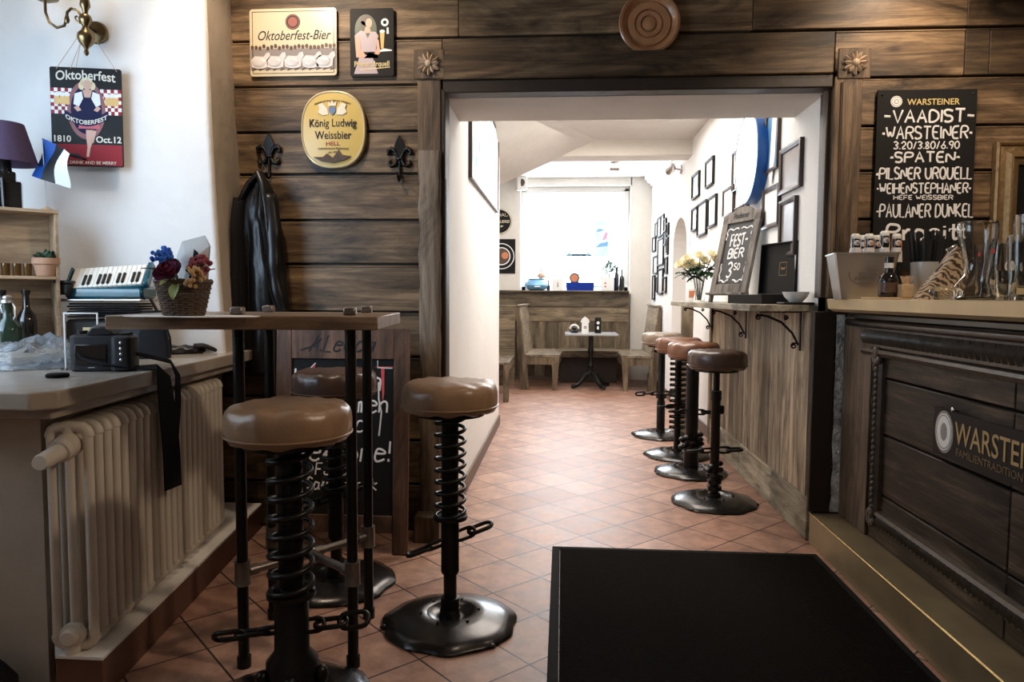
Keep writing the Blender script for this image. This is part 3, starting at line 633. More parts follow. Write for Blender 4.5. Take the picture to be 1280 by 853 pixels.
stool((0.893, 4.19), 0.0, 'dark brown leather bar stool nearest in the row under the wall shelf', 'tube', M_darkleather, seat_r=0.168, chain=(0.31, 0.02, 0.05, 0.15), seed=4)
stool((0.885, 4.90), 0.5, 'red-brown leather bar stool on a thick pipe post, second in the wall shelf row', 'thick', M_brownleather, seat_r=0.172, chain=(0.42, -0.4, -0.02, 0.15), seed=5)
stool((0.873, 5.42), 0.0, 'brown leather bar stool on a ribbed post, third in the row under the wall shelf', 'rack', M_brownleather, seat_r=0.172, chain=(0.38, 0.2, 0.02, 0.15), seed=6)
stool((0.855, 6.20), 0.0, 'pale grey-brown leather bar stool farthest in the row under the wall shelf', 'plain', M_greyleather, seat_r=0.172, chain=(0.37, 0.1, 0.02, 0.25), seed=7)

# ------------------------------------------------------------------ high table
ta = math.radians(6)
t = thing('high_table', 'high wooden bar table on four black pipe legs beside the radiator', 'table', (-0.55, 2.10, 0), ta)
b = MB(); b.tone = 0.5; b.box((-0.40, 0.275, 1.1165), (0.80, 0.55, 0.041), 0.003); b.obj('tabletop', M_top, t)
def loc2(x, y): v = RZ(-ta) @ Vector((x+0.55, y-2.10, 0)); return v.x, v.y
LEGS = [(-1.015, 2.175), (-0.665, 2.205), (-0.71, 2.555), (-1.06, 2.52)]; cx = sum(p[0] for p in LEGS)/4; cy = sum(p[1] for p in LEGS)/4
for p in LEGS:
    x, y = loc2(*p); b = MB(); b.tube([(x, y, 0), (x, y, 1.096)], 0.0175, 16); leg = b.obj('leg', M_black, t)
    b = MB(); b.box((x, y, 1.1495), (0.038, 0.038, 0.025), 0.004); b.obj('leg_cap', M_pipe, leg)
    b = MB(); b.tube([(x, y, 0.272), (x, y, 0.276), (x, y, 0.344), (x, y, 0.348)], [0.026, 0.0245, 0.0245, 0.026], 16); b.obj('pipe_fitting', M_pipe, leg)
    MB().tube([(x, y, 0), (x, y, 0.035)], 0.0225, 12).obj('foot_cap', M_black, leg)
b = MB(); mx, my = loc2(cx, cy)
for p in LEGS:
    x, y = loc2(*p); d = Vector((mx-x, my-y, 0)).normalized(); b.tube([(x+d.x*.018, y+d.y*.018, 0.31), (mx, my, 0.31)], 0.0135, 12); b.tube([(x+d.x*.02, y+d.y*.02, 0.31), (x+d.x*.05, y+d.y*.05, 0.31)], 0.0185, 12); b.tube([(mx-d.x*.05, my-d.y*.05, 0.31), (mx-d.x*.012, my-d.y*.012, 0.31)], 0.0185, 12)
b.ell((mx, my, 0.31), (0.024, 0.024, 0.022)); b.obj('cross_pipes', M_pipe, t)

# ------------------------------------------------------------------ radiator under the sill
ra = math.atan(0.145); N_S = 22; pitch = 0.0548
t = thing('radiator', 'cream cast iron column radiator below the stone window sill', 'radiator', (-1.378, 2.0, 0.029), ra)
# local: sections march along +y, columns spread along -x
for i in range(N_S):
    y = i*pitch; b = MB()
    for k in range(3):
        x = -0.017-k*0.052; b.tube([(x, y, 0.15), (x, y, 0.19), (x, y, 0.71), (x, y, 0.75)], [0.0145, 0.014, 0.014, 0.0145], 10, sq=1.15)
    for z, sg in ((0.15, -1), (0.75, 1)):
        pts = [(-0.017+0.002, y, z)] + [(-0.037+0.022*math.cos(a), y, z+sg*0.028*math.sin(a)) for a in (0.3, 0.8, 1.3)] + [(-0.069, y, z+sg*0.032)] + [(-0.101-0.022*math.cos(a), y, z+sg*0.028*math.sin(a)) for a in (1.3, 0.8, 0.3)] + [(-0.121-0.002, y, z)]
        b.tube(pts, 0.0165, 10); b.tube([(-0.069, y, z-0.02), (-0.069, y, z+sg*0.03)], 0.019, 10)
    if i < N_S-1:
        for z in (0.165, 0.735): b.tube([(-0.069, y, z), (-0.069, y+pitch, z)], 0.016, 8)
    b.obj('section', M_cast, t, ang=70)
b = MB(); b.tube([(-0.076, -0.145, 0.705), (-0.076, -0.135, 0.705), (-0.072, -0.055, 0.715), (-0.072, -0.054, 0.715), (-0.07, -0.032, 0.72), (-0.07, -0.031, 0.722), (-0.069, 0, 0.728)], [0.020, 0.023, 0.025, 0.033, 0.033, 0.036, 0.038], 20); b.obj('valve', M_cast, t)
b = MB(); b.tube([(-0.069, -0.050, 0.158), (-0.069, -0.046, 0.158), (-0.069, -0.030, 0.158), (-0.069, -0.029, 0.158), (-0.069, -0.01, 0.158)], [0.020, 0.025, 0.025, 0.036, 0.036], 18); b.obj('plug', M_cast, t)
b = MB(); b.tube([(-0.069, -0.01, 0.13), (-0.075, -0.012, 0.097)], [0.022, 0.022], 12); b.tube([(-0.045, 1.0, 0.098), (-0.045, 1.0, 0.14)], 0.02, 10); b.obj('foot', M_cast, t)

# ------------------------------------------------------------------ things on the reveal and the ledge
JA = math.atan(0.2063); JN = Vector((math.sin(JA), -math.cos(JA), 0)); JP = Vector((-1.58, 3.20, 0))
def PJ(px, py, off=0.0):
    d = ray(px, py); p0 = JP + JN*off; return EYEV + d*((p0-EYEV).dot(JN)/d.dot(JN))
# hanging tin poster
p = PJ(109, 147, 0.035); w_, h_ = 0.292, 0.425
t = thing('poster', 'dark red and black tin festival poster hung on cords on the white reveal', 'poster', p, JA)
b = MB(); b.prism(rrect(-w_/2, -h_/2, w_/2, h_/2, 0.008), -0.004, 0.004); b.obj('panel', M_signblack, t)
L1 = -0.0042
b = MB(); b.prism(rect(-w_/2+.003, -h_/2+.004, w_/2-.003, -0.118), L1-.0004, L1); b.obj('red_ground', M_red, t)
b = MB()
for sx in (-1, 1):
    for i in range(6):
        for j in range(7):
            if (i+j) % 2 == 0: x = sx*(0.058+i*0.0145) ; b.prism(rect(min(x, x+sx*.0145), 0.012+j*0.0158, max(x, x+sx*.0145), 0.0278+j*0.0158), L1-.0005, L1)
b.obj('white_check_pattern', M_paper, t)
b = MB()
for sx in (-1, 1):
    for i in range(6):
        for j in range(7):
            if (i+j) % 2: x = sx*(0.058+i*0.0145); b.prism(rect(min(x, x+sx*.0145), 0.012+j*0.0158, max(x, x+sx*.0145), 0.0278+j*0.0158), L1-.0005, L1)
b.obj('red_check_pattern', M_red, t)
b = MB(); ringq(b, 0.0, 0.03, 0.064, 0.078, L1-.0006, 40, 1.62); b.obj('oval_border', flat('sign_brown_red', (0.26, 0.09, 0.09)), t)
b = MB(); b.prism(disc(0, 0.03, 0.064, 32, 0.103), L1-.0008, L1); b.obj('oval_ground', M_navy, t)
y = L1-.0012
b = MB(); b.prism([(-0.004, -0.055), (0.026, -0.055), (0.024, -0.10), (0.012, -0.135), (0.006, -0.172), (-0.006, -0.172), (0.0, -0.13), (-0.004, -0.09)], y-.0006, y); b.prism([(0.028, -0.055), (0.038, -0.06), (0.026, -0.11), (0.016, -0.115)], y-.0006, y); b.obj('waitress_leg', M_skin, t); b = MB()
b.prism(disc(0.006, 0.138, 0.017, 16, 0.022), y-.0008, y); b.prism([(-0.014, 0.118), (0.026, 0.118), (0.018, 0.085), (-0.006, 0.085)], y-.0008, y); b.obj('waitress_face', M_skin, t); b = MB(); b.prism([(-0.052, 0.04), (-0.036, 0.05), (-0.02, 0.03), (-0.036, 0.024)], y-.001, y); b.prism([(0.06, 0.04), (0.046, 0.05), (0.03, 0.03), (0.045, 0.024)], y-.001, y); b.obj('waitress_hand', M_skin, t)
b = MB(); b.prism(disc(0.004, 0.150, 0.026, 18, 0.022), y-.0004, y); b.prism(disc(-0.018, 0.135, 0.012, 12, 0.018), y-.0004, y); b.prism(disc(0.028, 0.135, 0.012, 12, 0.018), y-.0004, y); b.obj('waitress_hair', M_blond, t)
b = MB(); b.prism([(-0.016, 0.11), (-0.046, 0.10), (-0.052, 0.055), (-0.030, 0.045), (-0.012, 0.08)], y-.0009, y); b.prism([(0.028, 0.11), (0.056, 0.10), (0.060, 0.055), (0.040, 0.045), (0.022, 0.08)], y-.0009, y); b.obj('waitress_blouse', M_paper, t)
b = MB(); b.prism([(-0.016, 0.10), (-0.006, 0.085), (0.018, 0.085), (0.030, 0.10), (0.034, 0.03), (0.052, -0.045), (-0.032, -0.045), (-0.020, 0.03)], y-.0007, y); b.obj('waitress_dress', M_navy, t)
b = MB(); b.prism([(-0.036, -0.05), (-0.026, -0.018), (0.046, -0.018), (0.056, -0.05)], y-.0011, y); b.obj('waitress_hem', flat('sign_rose', (0.55, 0.10, 0.13)), t)
b = MB()
for x in (-0.118, -0.096, -0.077, 0.088, 0.106, 0.124): b.prism(rect(x-.0105, 0.052, x+.0095, 0.09), y-.0004, y)
b.obj('beer_mug_pattern', M_beer, t)
b = MB()
for x in (-0.118, -0.096, -0.077, 0.088, 0.106, 0.124): b.prism(disc(x-.0005, 0.095, 0.0125, 12, 0.009), y-.0007, y)
b.obj('beer_foam_pattern', M_paper, t)
b = MB(); q = [(-0.09+0.18*i/10, 0.012-0.035*math.sin(PI*i/10)) for i in range(11)]; b.prism([(x, z+.017) for x, z in q]+[(x, z-.017) for x, z in q[::-1]], y-.0014, y); b.obj('ribbon', M_navy, t)
b = MB(); b.prism([(-0.13, -0.155), (-0.04, -0.16), (0.0, -0.19), (-0.01, -0.178), (-0.02, -0.185), (-0.06, -0.172), (-0.12, -0.165)], y-.0004, y); b.obj('printed_shadow_shape', M_ink, t)
b = MB(); M_ivs = flat('sign_ivory', (0.78, 0.72, 0.62))
for a_, k_ in ((('Oktoberfest', 0.057, 0, 0.162, y), dict(bold=0.012, sx=0.86, bend=-0.5)), (('1810', 0.038, -0.142, -0.108, y, 'LEFT'), dict(bold=0.02)), (('Oct.12', 0.038, 0.142, -0.108, y, 'RIGHT'), dict(bold=0.02)), (('OKTOBERFEST', 0.026, 0.0, -0.032, y-.0016), dict(bold=0.02, bend=3.6)), (('EAT, DRINK AND BE MERRY', 0.0185, 0, -0.203, y), dict(sx=1.02, bold=0.01))):
    b = MB(); b.font(*a_, **k_); b.obj('lettering', M_ivs, t)
# wall sconce
p = PJ(107, 30, 0.10); t = thing('wall_sconce', 'old brass wall lamp with a curved arm above the tin poster', 'lamp', p, JA)
b = MB(); b.lathe([(0, -0.135), (0.006, -0.13), (0.011, -0.12), (0.007, -0.108), (0.012, -0.098), (0.028, -0.08), (0.035, -0.06), (0.032, -0.042), (0.018, -0.028), (0.012, -0.012), (0.022, 0.002), (0.027, 0.018), (0.022, 0.034), (0.010, 0.044), (0.013, 0.06), (0.021, 0.075), (0.018, 0.10), (0.009, 0.13), (0.013, 0.15), (0.007, 0.17), (0.007, 0.32), (0, 0.32)], n=24); b.obj('stem', M_brass, t)
b = MB(); pts = [(-0.01, 0, 0.02), (-0.03, 0, 0.055), (-0.055, 0, 0.062), (-0.072, 0, 0.045), (-0.074, 0, 0.02), (-0.085, 0, -0.012), (-0.115, 0, -0.022), (-0.145, 0, 0.0), (-0.158, 0, 0.04), (-0.158, 0, 0.085)]; b.tube(pts, 0.006, 10); b.tube([(-0.020, -0.01, 0.0), (-0.033, -0.012, 0.01), (-0.036, -0.012, 0.022), (-0.026, -0.012, 0.028)], 0.004, 8); b.tube([(-0.074, 0, 0.0), (-0.074, 0, 0.012), (-0.073, 0, 0.03)], [0.007, 0.011, 0.007], 10); b.obj('arm', M_brass, t)
b = MB(); b.lathe([(0, 0.085), (0.02, 0.085), (0.05, 0.098), (0.052, 0.102), (0.02, 0.094), (0.022, 0.13), (0.018, 0.14), (0, 0.14)], (-0.158, 0, 0), 24); b.obj('drip_pan', M_brass, t)
b = MB(); b.cyl((-0.158, 0, 0.13), (-0.158, 0, 0.30), 0.013, n=14); b.obj('candle_tube', M_paper, t)
b = MB(); b.cyl((0, 0.0, 0.0), (0, 0.10, 0.0), 0.008, n=10); b.lathe([(0, 0), (0.05, 0), (0.045, 0.012), (0, 0.016)], (0, 0.103, 0.0), 24, RX(PI/2)); b.obj('wall_plate', M_brass, t)
b = MB(); a1, a2, q = PJ(70, 86, 0.042), PJ(146, 90, 0.042), PJ(104, 36, 0.05)
b.tube([a1, q], 0.0012, 5); b.tube([a2, PJ(113, 40, 0.05)], 0.0012, 5); b.tube([PJ(88, 86, 0.042), PJ(101, 52, 0.05)], 0.0011, 5); b.tube([PJ(95, 85, 0.042), q], 0.0011, 5)
tag(b.obj('cord', M_stick), 'thin cords hanging the tin poster from the brass lamp', 'cord')

# pine crate shelf, turned 45 degrees in the ledge corner
K = PY(72, 262, 2.86); KX, KY = K.x, K.y; ka = PI/4
SIL = 0.93
t = thing('crate_shelf', 'open pine crate shelf of two compartments standing on the stone sill', 'shelf', (KX, KY, SIL), ka)
Wd, Dp, Ht = 0.44, 0.16, 0.615
b = MB(); b.tone = 0.4
b.box((-0.006, Dp/2, Ht/2), (0.012, Dp, Ht), 0.002); b.obj('side_panel', M_crate, t)
b = MB(); b.tone = 0.6; b.box((-Wd+0.006, Dp/2, Ht/2), (0.012, Dp, Ht), 0.002); b.obj('side_panel', M_crate, t)
for z, nm in ((0.007, 'bottom_board'), (0.335, 'shelf_board'), (Ht-0.007, 'top_board')):
    b = MB(); b.tone = 0.5+z*0.3; b.box((-Wd/2, Dp/2-0.002, z), (Wd-0.024, Dp, 0.014) if z < 0.5 else (Wd+0.006, Dp+.006, 0.014), 0.002); b.obj(nm, M_crate, t)
b = MB()
for k in range(5): b.tone = 0.3+0.1*k; b.box((-Wd/2, Dp-0.004, 0.07+0.12*k), (Wd-.024, 0.008, 0.1225), 0.001)
b.obj('back_board', M_crate, t)
def crate(x, y, z): v = RZ(ka) @ Vector((x, y, 0)); return (KX+v.x, KY+v.y, SIL+z)
# amber tumblers on the middle board
prev = None
for i, x in enumerate((-0.105, -0.142, -0.180, -0.217, -0.255)):
    b = MB(); b.lathe([(0, 0), (0.013, 0), (0.0145, 0.004), (0.016, 0.050), (0.0145, 0.050), (0.013, 0.008), (0, 0.008)], n=18)
    o = b.obj('amber_tumbler', M_amber, loc=crate(x, 0.055, 0.343)); nm = ['first', 'second', 'third', 'fourth', 'fifth'][i]
    tag(o, f'small amber glass on the middle crate board, {nm} from the potted succulent', 'glass', 'amber glasses on the crate shelf')
# succulent
t = thing('potted_succulent', 'small dark succulent in a terracotta pot at the crate edge', 'plant', crate(-0.042, 0.035, 0.343))
t.scale = (1.25, 1.25, 1.25)
b = MB(); b.lathe([(0, 0), (0.028, 0), (0.030, 0.004), (0.036, 0.038), (0.041, 0.040), (0.041, 0.060), (0.037, 0.060), (0.034, 0.045), (0, 0.045)], n=28); b.obj('pot', M_terracotta, t)
b = MB(); rnd = random.Random(2)
for k in range(26):
    a = rnd.uniform(0, 2*PI); e = rnd.uniform(0.1, 1.3); L = rnd.uniform(0.03, 0.055); d = Vector((math.cos(a)*math.cos(e), math.sin(a)*math.cos(e), math.sin(e)*.7))
    b.tube([Vector((0, 0, 0.05))+d*0.005, Vector((0, 0, 0.055))+d*L*0.6, Vector((0, 0, 0.055))+d*L], [0.004, 0.0085, 0.001], 7)
b.obj('leaves', M_leaf, t)
# bottles in the lower compartment
def bottle(name, loc, h, r, label, m, group=None, cap=None, neck=0.34):
    t = thing(name, label, 'bottle', loc, 0, group); b = MB()
    b.lathe([(0, 0), (r*.9, 0), (r, 0.006), (r, h*0.52), (r*.92, h*0.60), (r*neck*1.15, h*0.72), (r*neck, h*0.80), (r*neck, h*0.93), (r*neck*1.25, h*0.935), (r*neck*1.25, h*0.97), (0, h*0.97)], n=26); b.obj('glass_body', m, t)
    b = MB(); b.lathe([(r*neck*1.1, h*0.95), (r*neck*1.35, h*0.955), (r*neck*1.3, h), (0, h)], n=18); b.obj('stopper', cap or M_iron, t); return t
bottle('dark_bottle', crate(-0.115, 0.05, 0.014), 0.27, 0.036, 'dark brown bottle in the lower crate, nearest the potted plant', M_darkglass, 'dark bottles in the crate')
bottle('dark_bottle', crate(-0.195, 0.07, 0.014), 0.27, 0.036, 'dark brown bottle in the lower crate, farther from the potted plant', M_darkglass, 'dark bottles in the crate')
t = bottle('green_bottle', (*PZ(12, 455, SIL).xy, SIL), 0.245, 0.048, 'green swing-top bottle with a pale label at the left edge', M_greenglass, cap=M_steel)
b = MB(); b.lathe([(0.0488, 0.02), (0.0488, 0.085)], n=26); b.obj('paper_label', M_carving, t)
b = MB(); b.tube([(0.016, 0, 0.24), (0.030, 0, 0.22), (0.032, 0, 0.185), (0.018, 0, 0.165)], 0.003, 6); b.tube([(-0.016, 0, 0.24), (-0.026, 0, 0.22), (-0.018, 0, 0.19)], 0.003, 6); b.ell((0, 0, 0.253), (0.017, 0.017, 0.012), 12, 7); b.obj('swing_wire', M_steel, t)
# table lamp on the crate
t = thing('table_lamp', 'lamp with a purple fabric shade standing on the pine crate', 'lamp', crate(-0.165, 0.085, Ht))
t.scale = (0.95, 0.95, 1)
b = MB(); b.box((0, 0, 0.055), (0.115, 0.07, 0.11), 0.004, rz=0.6); b.box((0.0, 0, 0.125), (0.075, 0.05, 0.05), 0.004, rz=0.6)
for k in range(3): b.tube([(-0.02+0.02*k, -0.04, 0), (-0.02+0.02*k, -0.045, 0.12)], 0.008, 8)
b.obj('base', M_darkglass, t)
MB().tube([(0, 0, 0.14), (0, 0, 0.155), (0, 0, 0.2)], [0.028, 0.024, 0.022], 14).obj('lamp_holder', M_iron, t)
b = MB(); b.lathe([(0.122, 0.185), (0.075, 0.345), (0.073, 0.344), (0.119, 0.186)], n=40); b.lathe([(0.122, 0.183), (0.1235, 0.186), (0.122, 0.190), (0.119, 0.186)], n=40); b.obj('lamp_shade', M_purple, t)
# little flag
t = thing('table_flag', 'small blue, black and white flag on a stick at the crate corner', 'flag', crate(-0.032, 0.05, Ht))
b = MB(); b.lathe([(0, 0), (0.035, 0), (0.012, 0.014), (0.006, 0.018), (0, 0.018)], n=20, squash=0.8); b.obj('base', M_stick, t)
MB().tube([(0, 0, 0.012), (-0.008, 0, 0.30)], 0.0022, 8).obj('stick', M_steel, t)
for k, m in enumerate((M_blue, M_ink, M_paper)):
    b = MB(); rows_ = []
    for s_ in range(2):
        u = k*0.055+s_*0.055; rr = []
        for j in range(9):
            v = j/8; x = -0.006+u*0.78-0.048*(v)*(1-u*2.6)+0.006*math.sin(v*5+u*20); z = 0.300-0.06*u*6*0.45-0.155*v+0.018*u*6*(v-0.5)-u*0.2; rr.append((x, -0.003+0.016*math.sin(u*26+v*3), z))
        rows_.append(rr)
    vs = rows_[0]+rows_[1]; vs2 = [(x, y+.0012, z) for x, y, z in vs]
    fs = [(j, j+1, 9+j+1, 9+j) for j in range(8)]; b.add(vs+vs2, fs+[tuple(i+18 for i in f[::-1]) for f in fs]+[(j, j+18, j+19, j+1) for j in range(8)]+[(9+j, 9+j+1, 9+j+19, 9+j+18) for j in range(8)])
    b.obj('flag_stripe', m, t)
# accordion
A0 = PY(124, 385, 2.95); t = thing('accordion', 'teal pearl piano accordion standing on the sill against the white reveal', 'accordion', (A0.x+.03, A0.y, SIL), math.radians(6))
bw = 0.33
b = MB(); b.box((0, 0.06, 0.08), (bw, 0.16, 0.16), 0.012); b.obj('bass_box', M_ink, t)
b = MB()
for k in range(6): b.box((0.005, 0.04, 0.172+k*0.011), (bw-0.03-0.01*(k % 2), 0.15-0.012*(k % 2), 0.0075), 0.002)
b.obj('bellows', M_cloth, t)
b = MB(); b.box((0.0, 0.04, 0.243), (bw+.01, 0.16, 0.012), 0.004); b.tube([(-bw/2, -0.041, 0.243), (bw/2, -0.041, 0.243)], 0.004, 8); b.obj('trim_strip', M_steel, t)
b = MB(); b.box((0, 0.05, 0.275), (bw, 0.14, 0.055), 0.012); b.obj('treble_box', M_teal, t)
Rk = RX(math.radians(-42)); kb0 = Vector((0.012, -0.010, 0.303))
b = MB(M=T(*kb0) @ RY(-0.07) @ RX(math.radians(50))); b.box((0, 0.05, -0.010), (bw+0.012, 0.125, 0.016), 0.004); b.box((bw/2+.002, 0.05, 0.0), (0.022, 0.125, 0.036), 0.004); b.box((-bw/2-.006, 0.05, 0.0), (0.010, 0.125, 0.03), 0.003); b.obj('keyboard_bed', M_teal, t)
b = MB(M=T(*kb0) @ RY(-0.07) @ RX(math.radians(50))); nk = 15; kw = (bw-0.02)/nk
for k in range(nk): b = MB(M=b.M); b.box((-bw/2+0.006+kw*(k+.5), 0.05, 0.004), (kw-0.0012, 0.112, 0.012), 0.0015); b.obj('white_key', M_ivory, t)
b = MB(M=T(*kb0) @ RY(-0.07) @ RX(math.radians(50)))
for k in range(nk-1):
    if k in (2, 3, 5, 6, 7, 9, 10, 12, 13): b = MB(M=b.M); b.box((-bw/2+0.006+kw*(k+1), 0.032, 0.013), (kw*0.5, 0.055, 0.010), 0.002); b.obj('black_key', M_ink, t)
b = MB(); b.tube([(bw/2-.02, 0.0, 0.26), (bw/2+0.03, -0.01, 0.25), (bw/2+0.06, -0.01, 0.19), (bw/2+0.068, 0.0, 0.12), (bw/2+.03, 0.02, 0.05), (bw/2-.005, 0.03, 0.03)], [0.013]*6, 8, sq=0.3); b.obj('shoulder_strap', M_jacket, t)
# acrylic card stand in front of it
b = MB(); b.box((-bw/2+0.012, -0.03, 0.29), (0.055, 0.05, 0.05), 0.008); b.box((-bw/2+0.012, -0.03, 0.32), (0.062, 0.055, 0.012), 0.003); b.obj('register_block', M_ink, t)
q = PZ(101, 462, SIL); t = thing('card_holder', 'clear acrylic holder with a small pale card on the sill', 'card holder', (q.x, q.y, SIL), 0.35)
b = MB(); b.box((0, 0.02, 0.10), (0.105, 0.003, 0.20), 0.001); b.box((0, 0.0, 0.004), (0.105, 0.06, 0.005), 0.001)
b.obj('acrylic_panel', M_glass, t)
b = MB()
for x in (-0.0525, 0.0525): b.box((x, 0.02, 0.10), (0.005, 0.006, 0.20), 0.001)
b.box((0, 0.02, 0.20), (0.11, 0.006, 0.005), 0.001); b.obj('clear_edge', M_paper, t)
b = MB(); b.box((0.03, 0.012, 0.085), (0.045, 0.002, 0.13), 0.0); b.obj('card', M_blond, t)
# clear plastic bag
q = PZ(48, 458, SIL); t = thing('plastic_bag', 'crumpled clear plastic bag lying on the sill in front of the crate', 'bag', (q.x, q.y, SIL), 0.5)
def crum(th, r, z):
    n_ = noise.noise(Vector((math.cos(th)*2.3+4, math.sin(th)*2.3, z*14))); n2 = noise.noise(Vector((math.cos(th)*6, math.sin(th)*6, z*30)))
    return (r*(1+0.22*n_+0.08*n2), max(0.001, z*(1+0.45*n_)+0.010*n2))
bp = []
for k in range(27):
    a = k/26*PI/2; bp.append((0.178*math.cos(a)**0.8 if k < 26 else 0, 0.008+0.112*math.sin(a)**1.3))
def crum(th, r, z):
    v = Vector((math.cos(th)*r*13, math.sin(th)*r*13, z*16)); n_ = noise.noise(v*0.6+Vector((3, 0, 0))); n2 = abs(noise.noise(v*1.5)); n3 = abs(noise.noise(v*3.1))
    return (r*(1+0.20*n_+0.10*n2), max(0.001, z*(1+0.35*n_)-0.045*n2*min(1, z*20)-0.018*n3))
b = MB(); b.lathe([(0, 0.001), (0.15, 0.001)]+bp, n=110, wob=crum); b.obj('film', M_plastic, t, ang=180)
b = MB(); b.box((0.0, -0.02, 0.020), (0.16, 0.09, 0.03), 0.004, rz=0.3); b.obj('packet', M_carving, t)
# camera with strap, lens cap
q = PZ(127, 464, SIL); CA = Vector((q.x, q.y+.02, SIL)); ca = 0.25
t = thing('camera', 'black single-lens reflex camera with hanging strap on the sill edge', 'camera', CA, ca); t.scale = (1.4, 1.4, 1.4)
b = MB(); b.slab(rrect(-0.073, -0.032, 0.073, 0.032, 0.016), 0.001, 0.090); b.slab(rrect(0.025, -0.045, 0.075, 0.03, 0.016), 0.001, 0.088)
b.add([(-0.034, -0.03, 0.09), (0.034, -0.03, 0.09), (0.036, 0.03, 0.09), (-0.036, 0.03, 0.09), (-0.018, -0.034, 0.112), (0.018, -0.034, 0.112), (0.02, 0.03, 0.120), (-0.02, 0.03, 0.120)], [(0, 1, 2, 3), (4, 7, 6, 5), (0, 4, 5, 1), (1, 5, 6, 2), (2, 6, 7, 3), (3, 7, 4, 0)])
cb = b.obj('body', M_cloth if False else flat('camera_black', (0.013, 0.013, 0.015), 0.4), t); cb.modifiers.new('edge', 'BEVEL').width = 0.004
b = MB(); b.lathe([(0, 0), (0.033, 0), (0.034, 0.045), (0.036, 0.05), (0.036, 0.075), (0.033, 0.078), (0, 0.06)], (-0.005, 0.03, 0.045), 32, RX(-PI/2)); b.obj('lens', flat('lens_black', (0.012, 0.012, 0.013), 0.35), t)
b = MB(); b.box((-0.02, -0.0335, 0.042), (0.072, 0.004, 0.052), 0.002); b.obj('screen', M_darkglass, t)
b = MB(); b.box((0.05, 0, 0.0925), (0.03, 0.035, 0.005), 0.002); b.box((0.055, 0.0, 0.0955), (0.026, 0.02, 0.0025), 0.001); b.obj('shutter_plate', M_iron, t); b = MB(); b.lathe([(0.0, 0.092), (0.012, 0.092), (0.012, 0.101), (0, 0.101)], (-0.05, 0.0, 0), 18)
b.obj('dial', M_iron, t)
for k in range(4): b = MB(); b.ell((0.053, -0.0465, 0.03+0.014*k), (0.004, 0.002, 0.004), 8, 5); b.obj('button', M_steel, t)
b = MB(); b.font('CAMERA' if False else '-----', 0.012, -0.02, 0.008, -0.0325, sx=0.8); b.obj('maker_mark', M_paper, t)
e0 = led(q.y-0.03)+0.012
inv = (T(*CA) @ RZ(ca) @ Matrix.Diagonal((1.4, 1.4, 1.4, 1))).inverted()
def cl(x, y, z): return inv @ Vector((x, y, z))
sx_, sy_ = PZ(168, 462, SIL).xy
ex, ey = led(sy_)+0.012, sy_
pts = [cl(CA.x-0.07, CA.y-.05, SIL+0.078), cl(CA.x-0.03, CA.y-0.075, SIL+0.05), cl(CA.x+0.05, CA.y-0.085, SIL+0.03), cl(ex-0.07, ey-0.06, SIL+0.012), cl(ex-0.01, ey-.01, SIL+0.010), cl(ex+0.010, ey, SIL-0.03), cl(ex+0.022, ey, SIL-0.15), cl(ex+0.03, ey+.004, SIL-0.30), cl(ex+0.033, ey+.004, SIL-0.43)]
def strap(b, pts, wid, th):
    rings = []
    for i, p in enumerate(pts):
        t_ = (pts[min(i+1, len(pts)-1)]-pts[max(i-1, 0)]).normalized(); s_ = Vector((0.35, 0.94, 0)); s_ = (s_ - t_*s_.dot(t_)).normalized(); n_ = t_.cross(s_)
        w2 = wid[i]/2 if isinstance(wid, list) else wid/2
        rings.append([p+s_*w2+n_*th, p-s_*w2+n_*th, p-s_*w2-n_*th, p+s_*w2-n_*th])
    b.loft(rings)
b = MB(); strap(b, pts, [0.012, 0.012, 0.014, 0.02, 0.035, 0.05, 0.062, 0.066, 0.066], 0.0016)
pts2 = [cl(CA.x+0.085, CA.y-.01, SIL+0.07), cl(ex-0.02, ey+0.10, SIL+0.02), cl(ex+0.012, ey+0.09, SIL-0.03), cl(ex+0.022, ey+0.07, SIL-0.13), cl(ex+0.028, ey+0.03, SIL-0.25)]
strap(b, pts2, [0.012, 0.014, 0.018, 0.022, 0.03], 0.0015); b.obj('strap', M_cloth, t)
q = PZ(72, 472, SIL); b = MB(); b.lathe([(0, 0), (0.031, 0), (0.033, 0.003), (0.033, 0.010), (0.030, 0.013), (0, 0.013)], n=30)
for k in range(30): a = 2*PI*k/30; b.box((0.0328*math.cos(a), 0.0328*math.sin(a), 0.0065), (0.002, 0.003, 0.007), rz=a)
tag(b.obj('lens_cap', M_rubber, loc=(q.x, q.y, SIL)), 'round black lens cap lying on the sill before the camera', 'lens cap')
# black pouch and folded gloves
q = PZ(188, 449, SIL); t = thing('camera_pouch', 'upright black padded pouch on the sill under the high table', 'pouch', (q.x, q.y+.03, SIL), 0.3)
b = MB(); rings = []
for k in range(9):
    z = 0.002+0.20*k/8; w2 = 0.062-0.024*k/8; d2 = 0.035-0.012*k/8; rings.append([(x*w2*(1+.05*math.sin(k*2+i)), y_*d2, z) for i, (x, y_) in enumerate(((-1, -.8), (-.8, -1), (.8, -1), (1, -.8), (1, .8), (.8, 1), (-.8, 1), (-1, .8)))])
b.loft(rings); b.obj('body', M_cloth, t)
b = MB(); b.tube([(0.045, -0.02, 0.16), (0.068, -0.03, 0.09), (0.072, -0.03, 0.02)], 0.005, 6); b.obj('strap', M_rubber, t)
q = PZ(238, 441, SIL); t = thing('folded_gloves', 'folded black leather gloves lying on the sill end below the table', 'gloves', (q.x-.02, q.y-.06, SIL), 0.55)
b = MB()
def gl(th, r, z): n_ = noise.noise(Vector((math.cos(th)*2, math.sin(th)*2, z*30))); return (r*(1+.15*n_), z*(1+.3*n_))
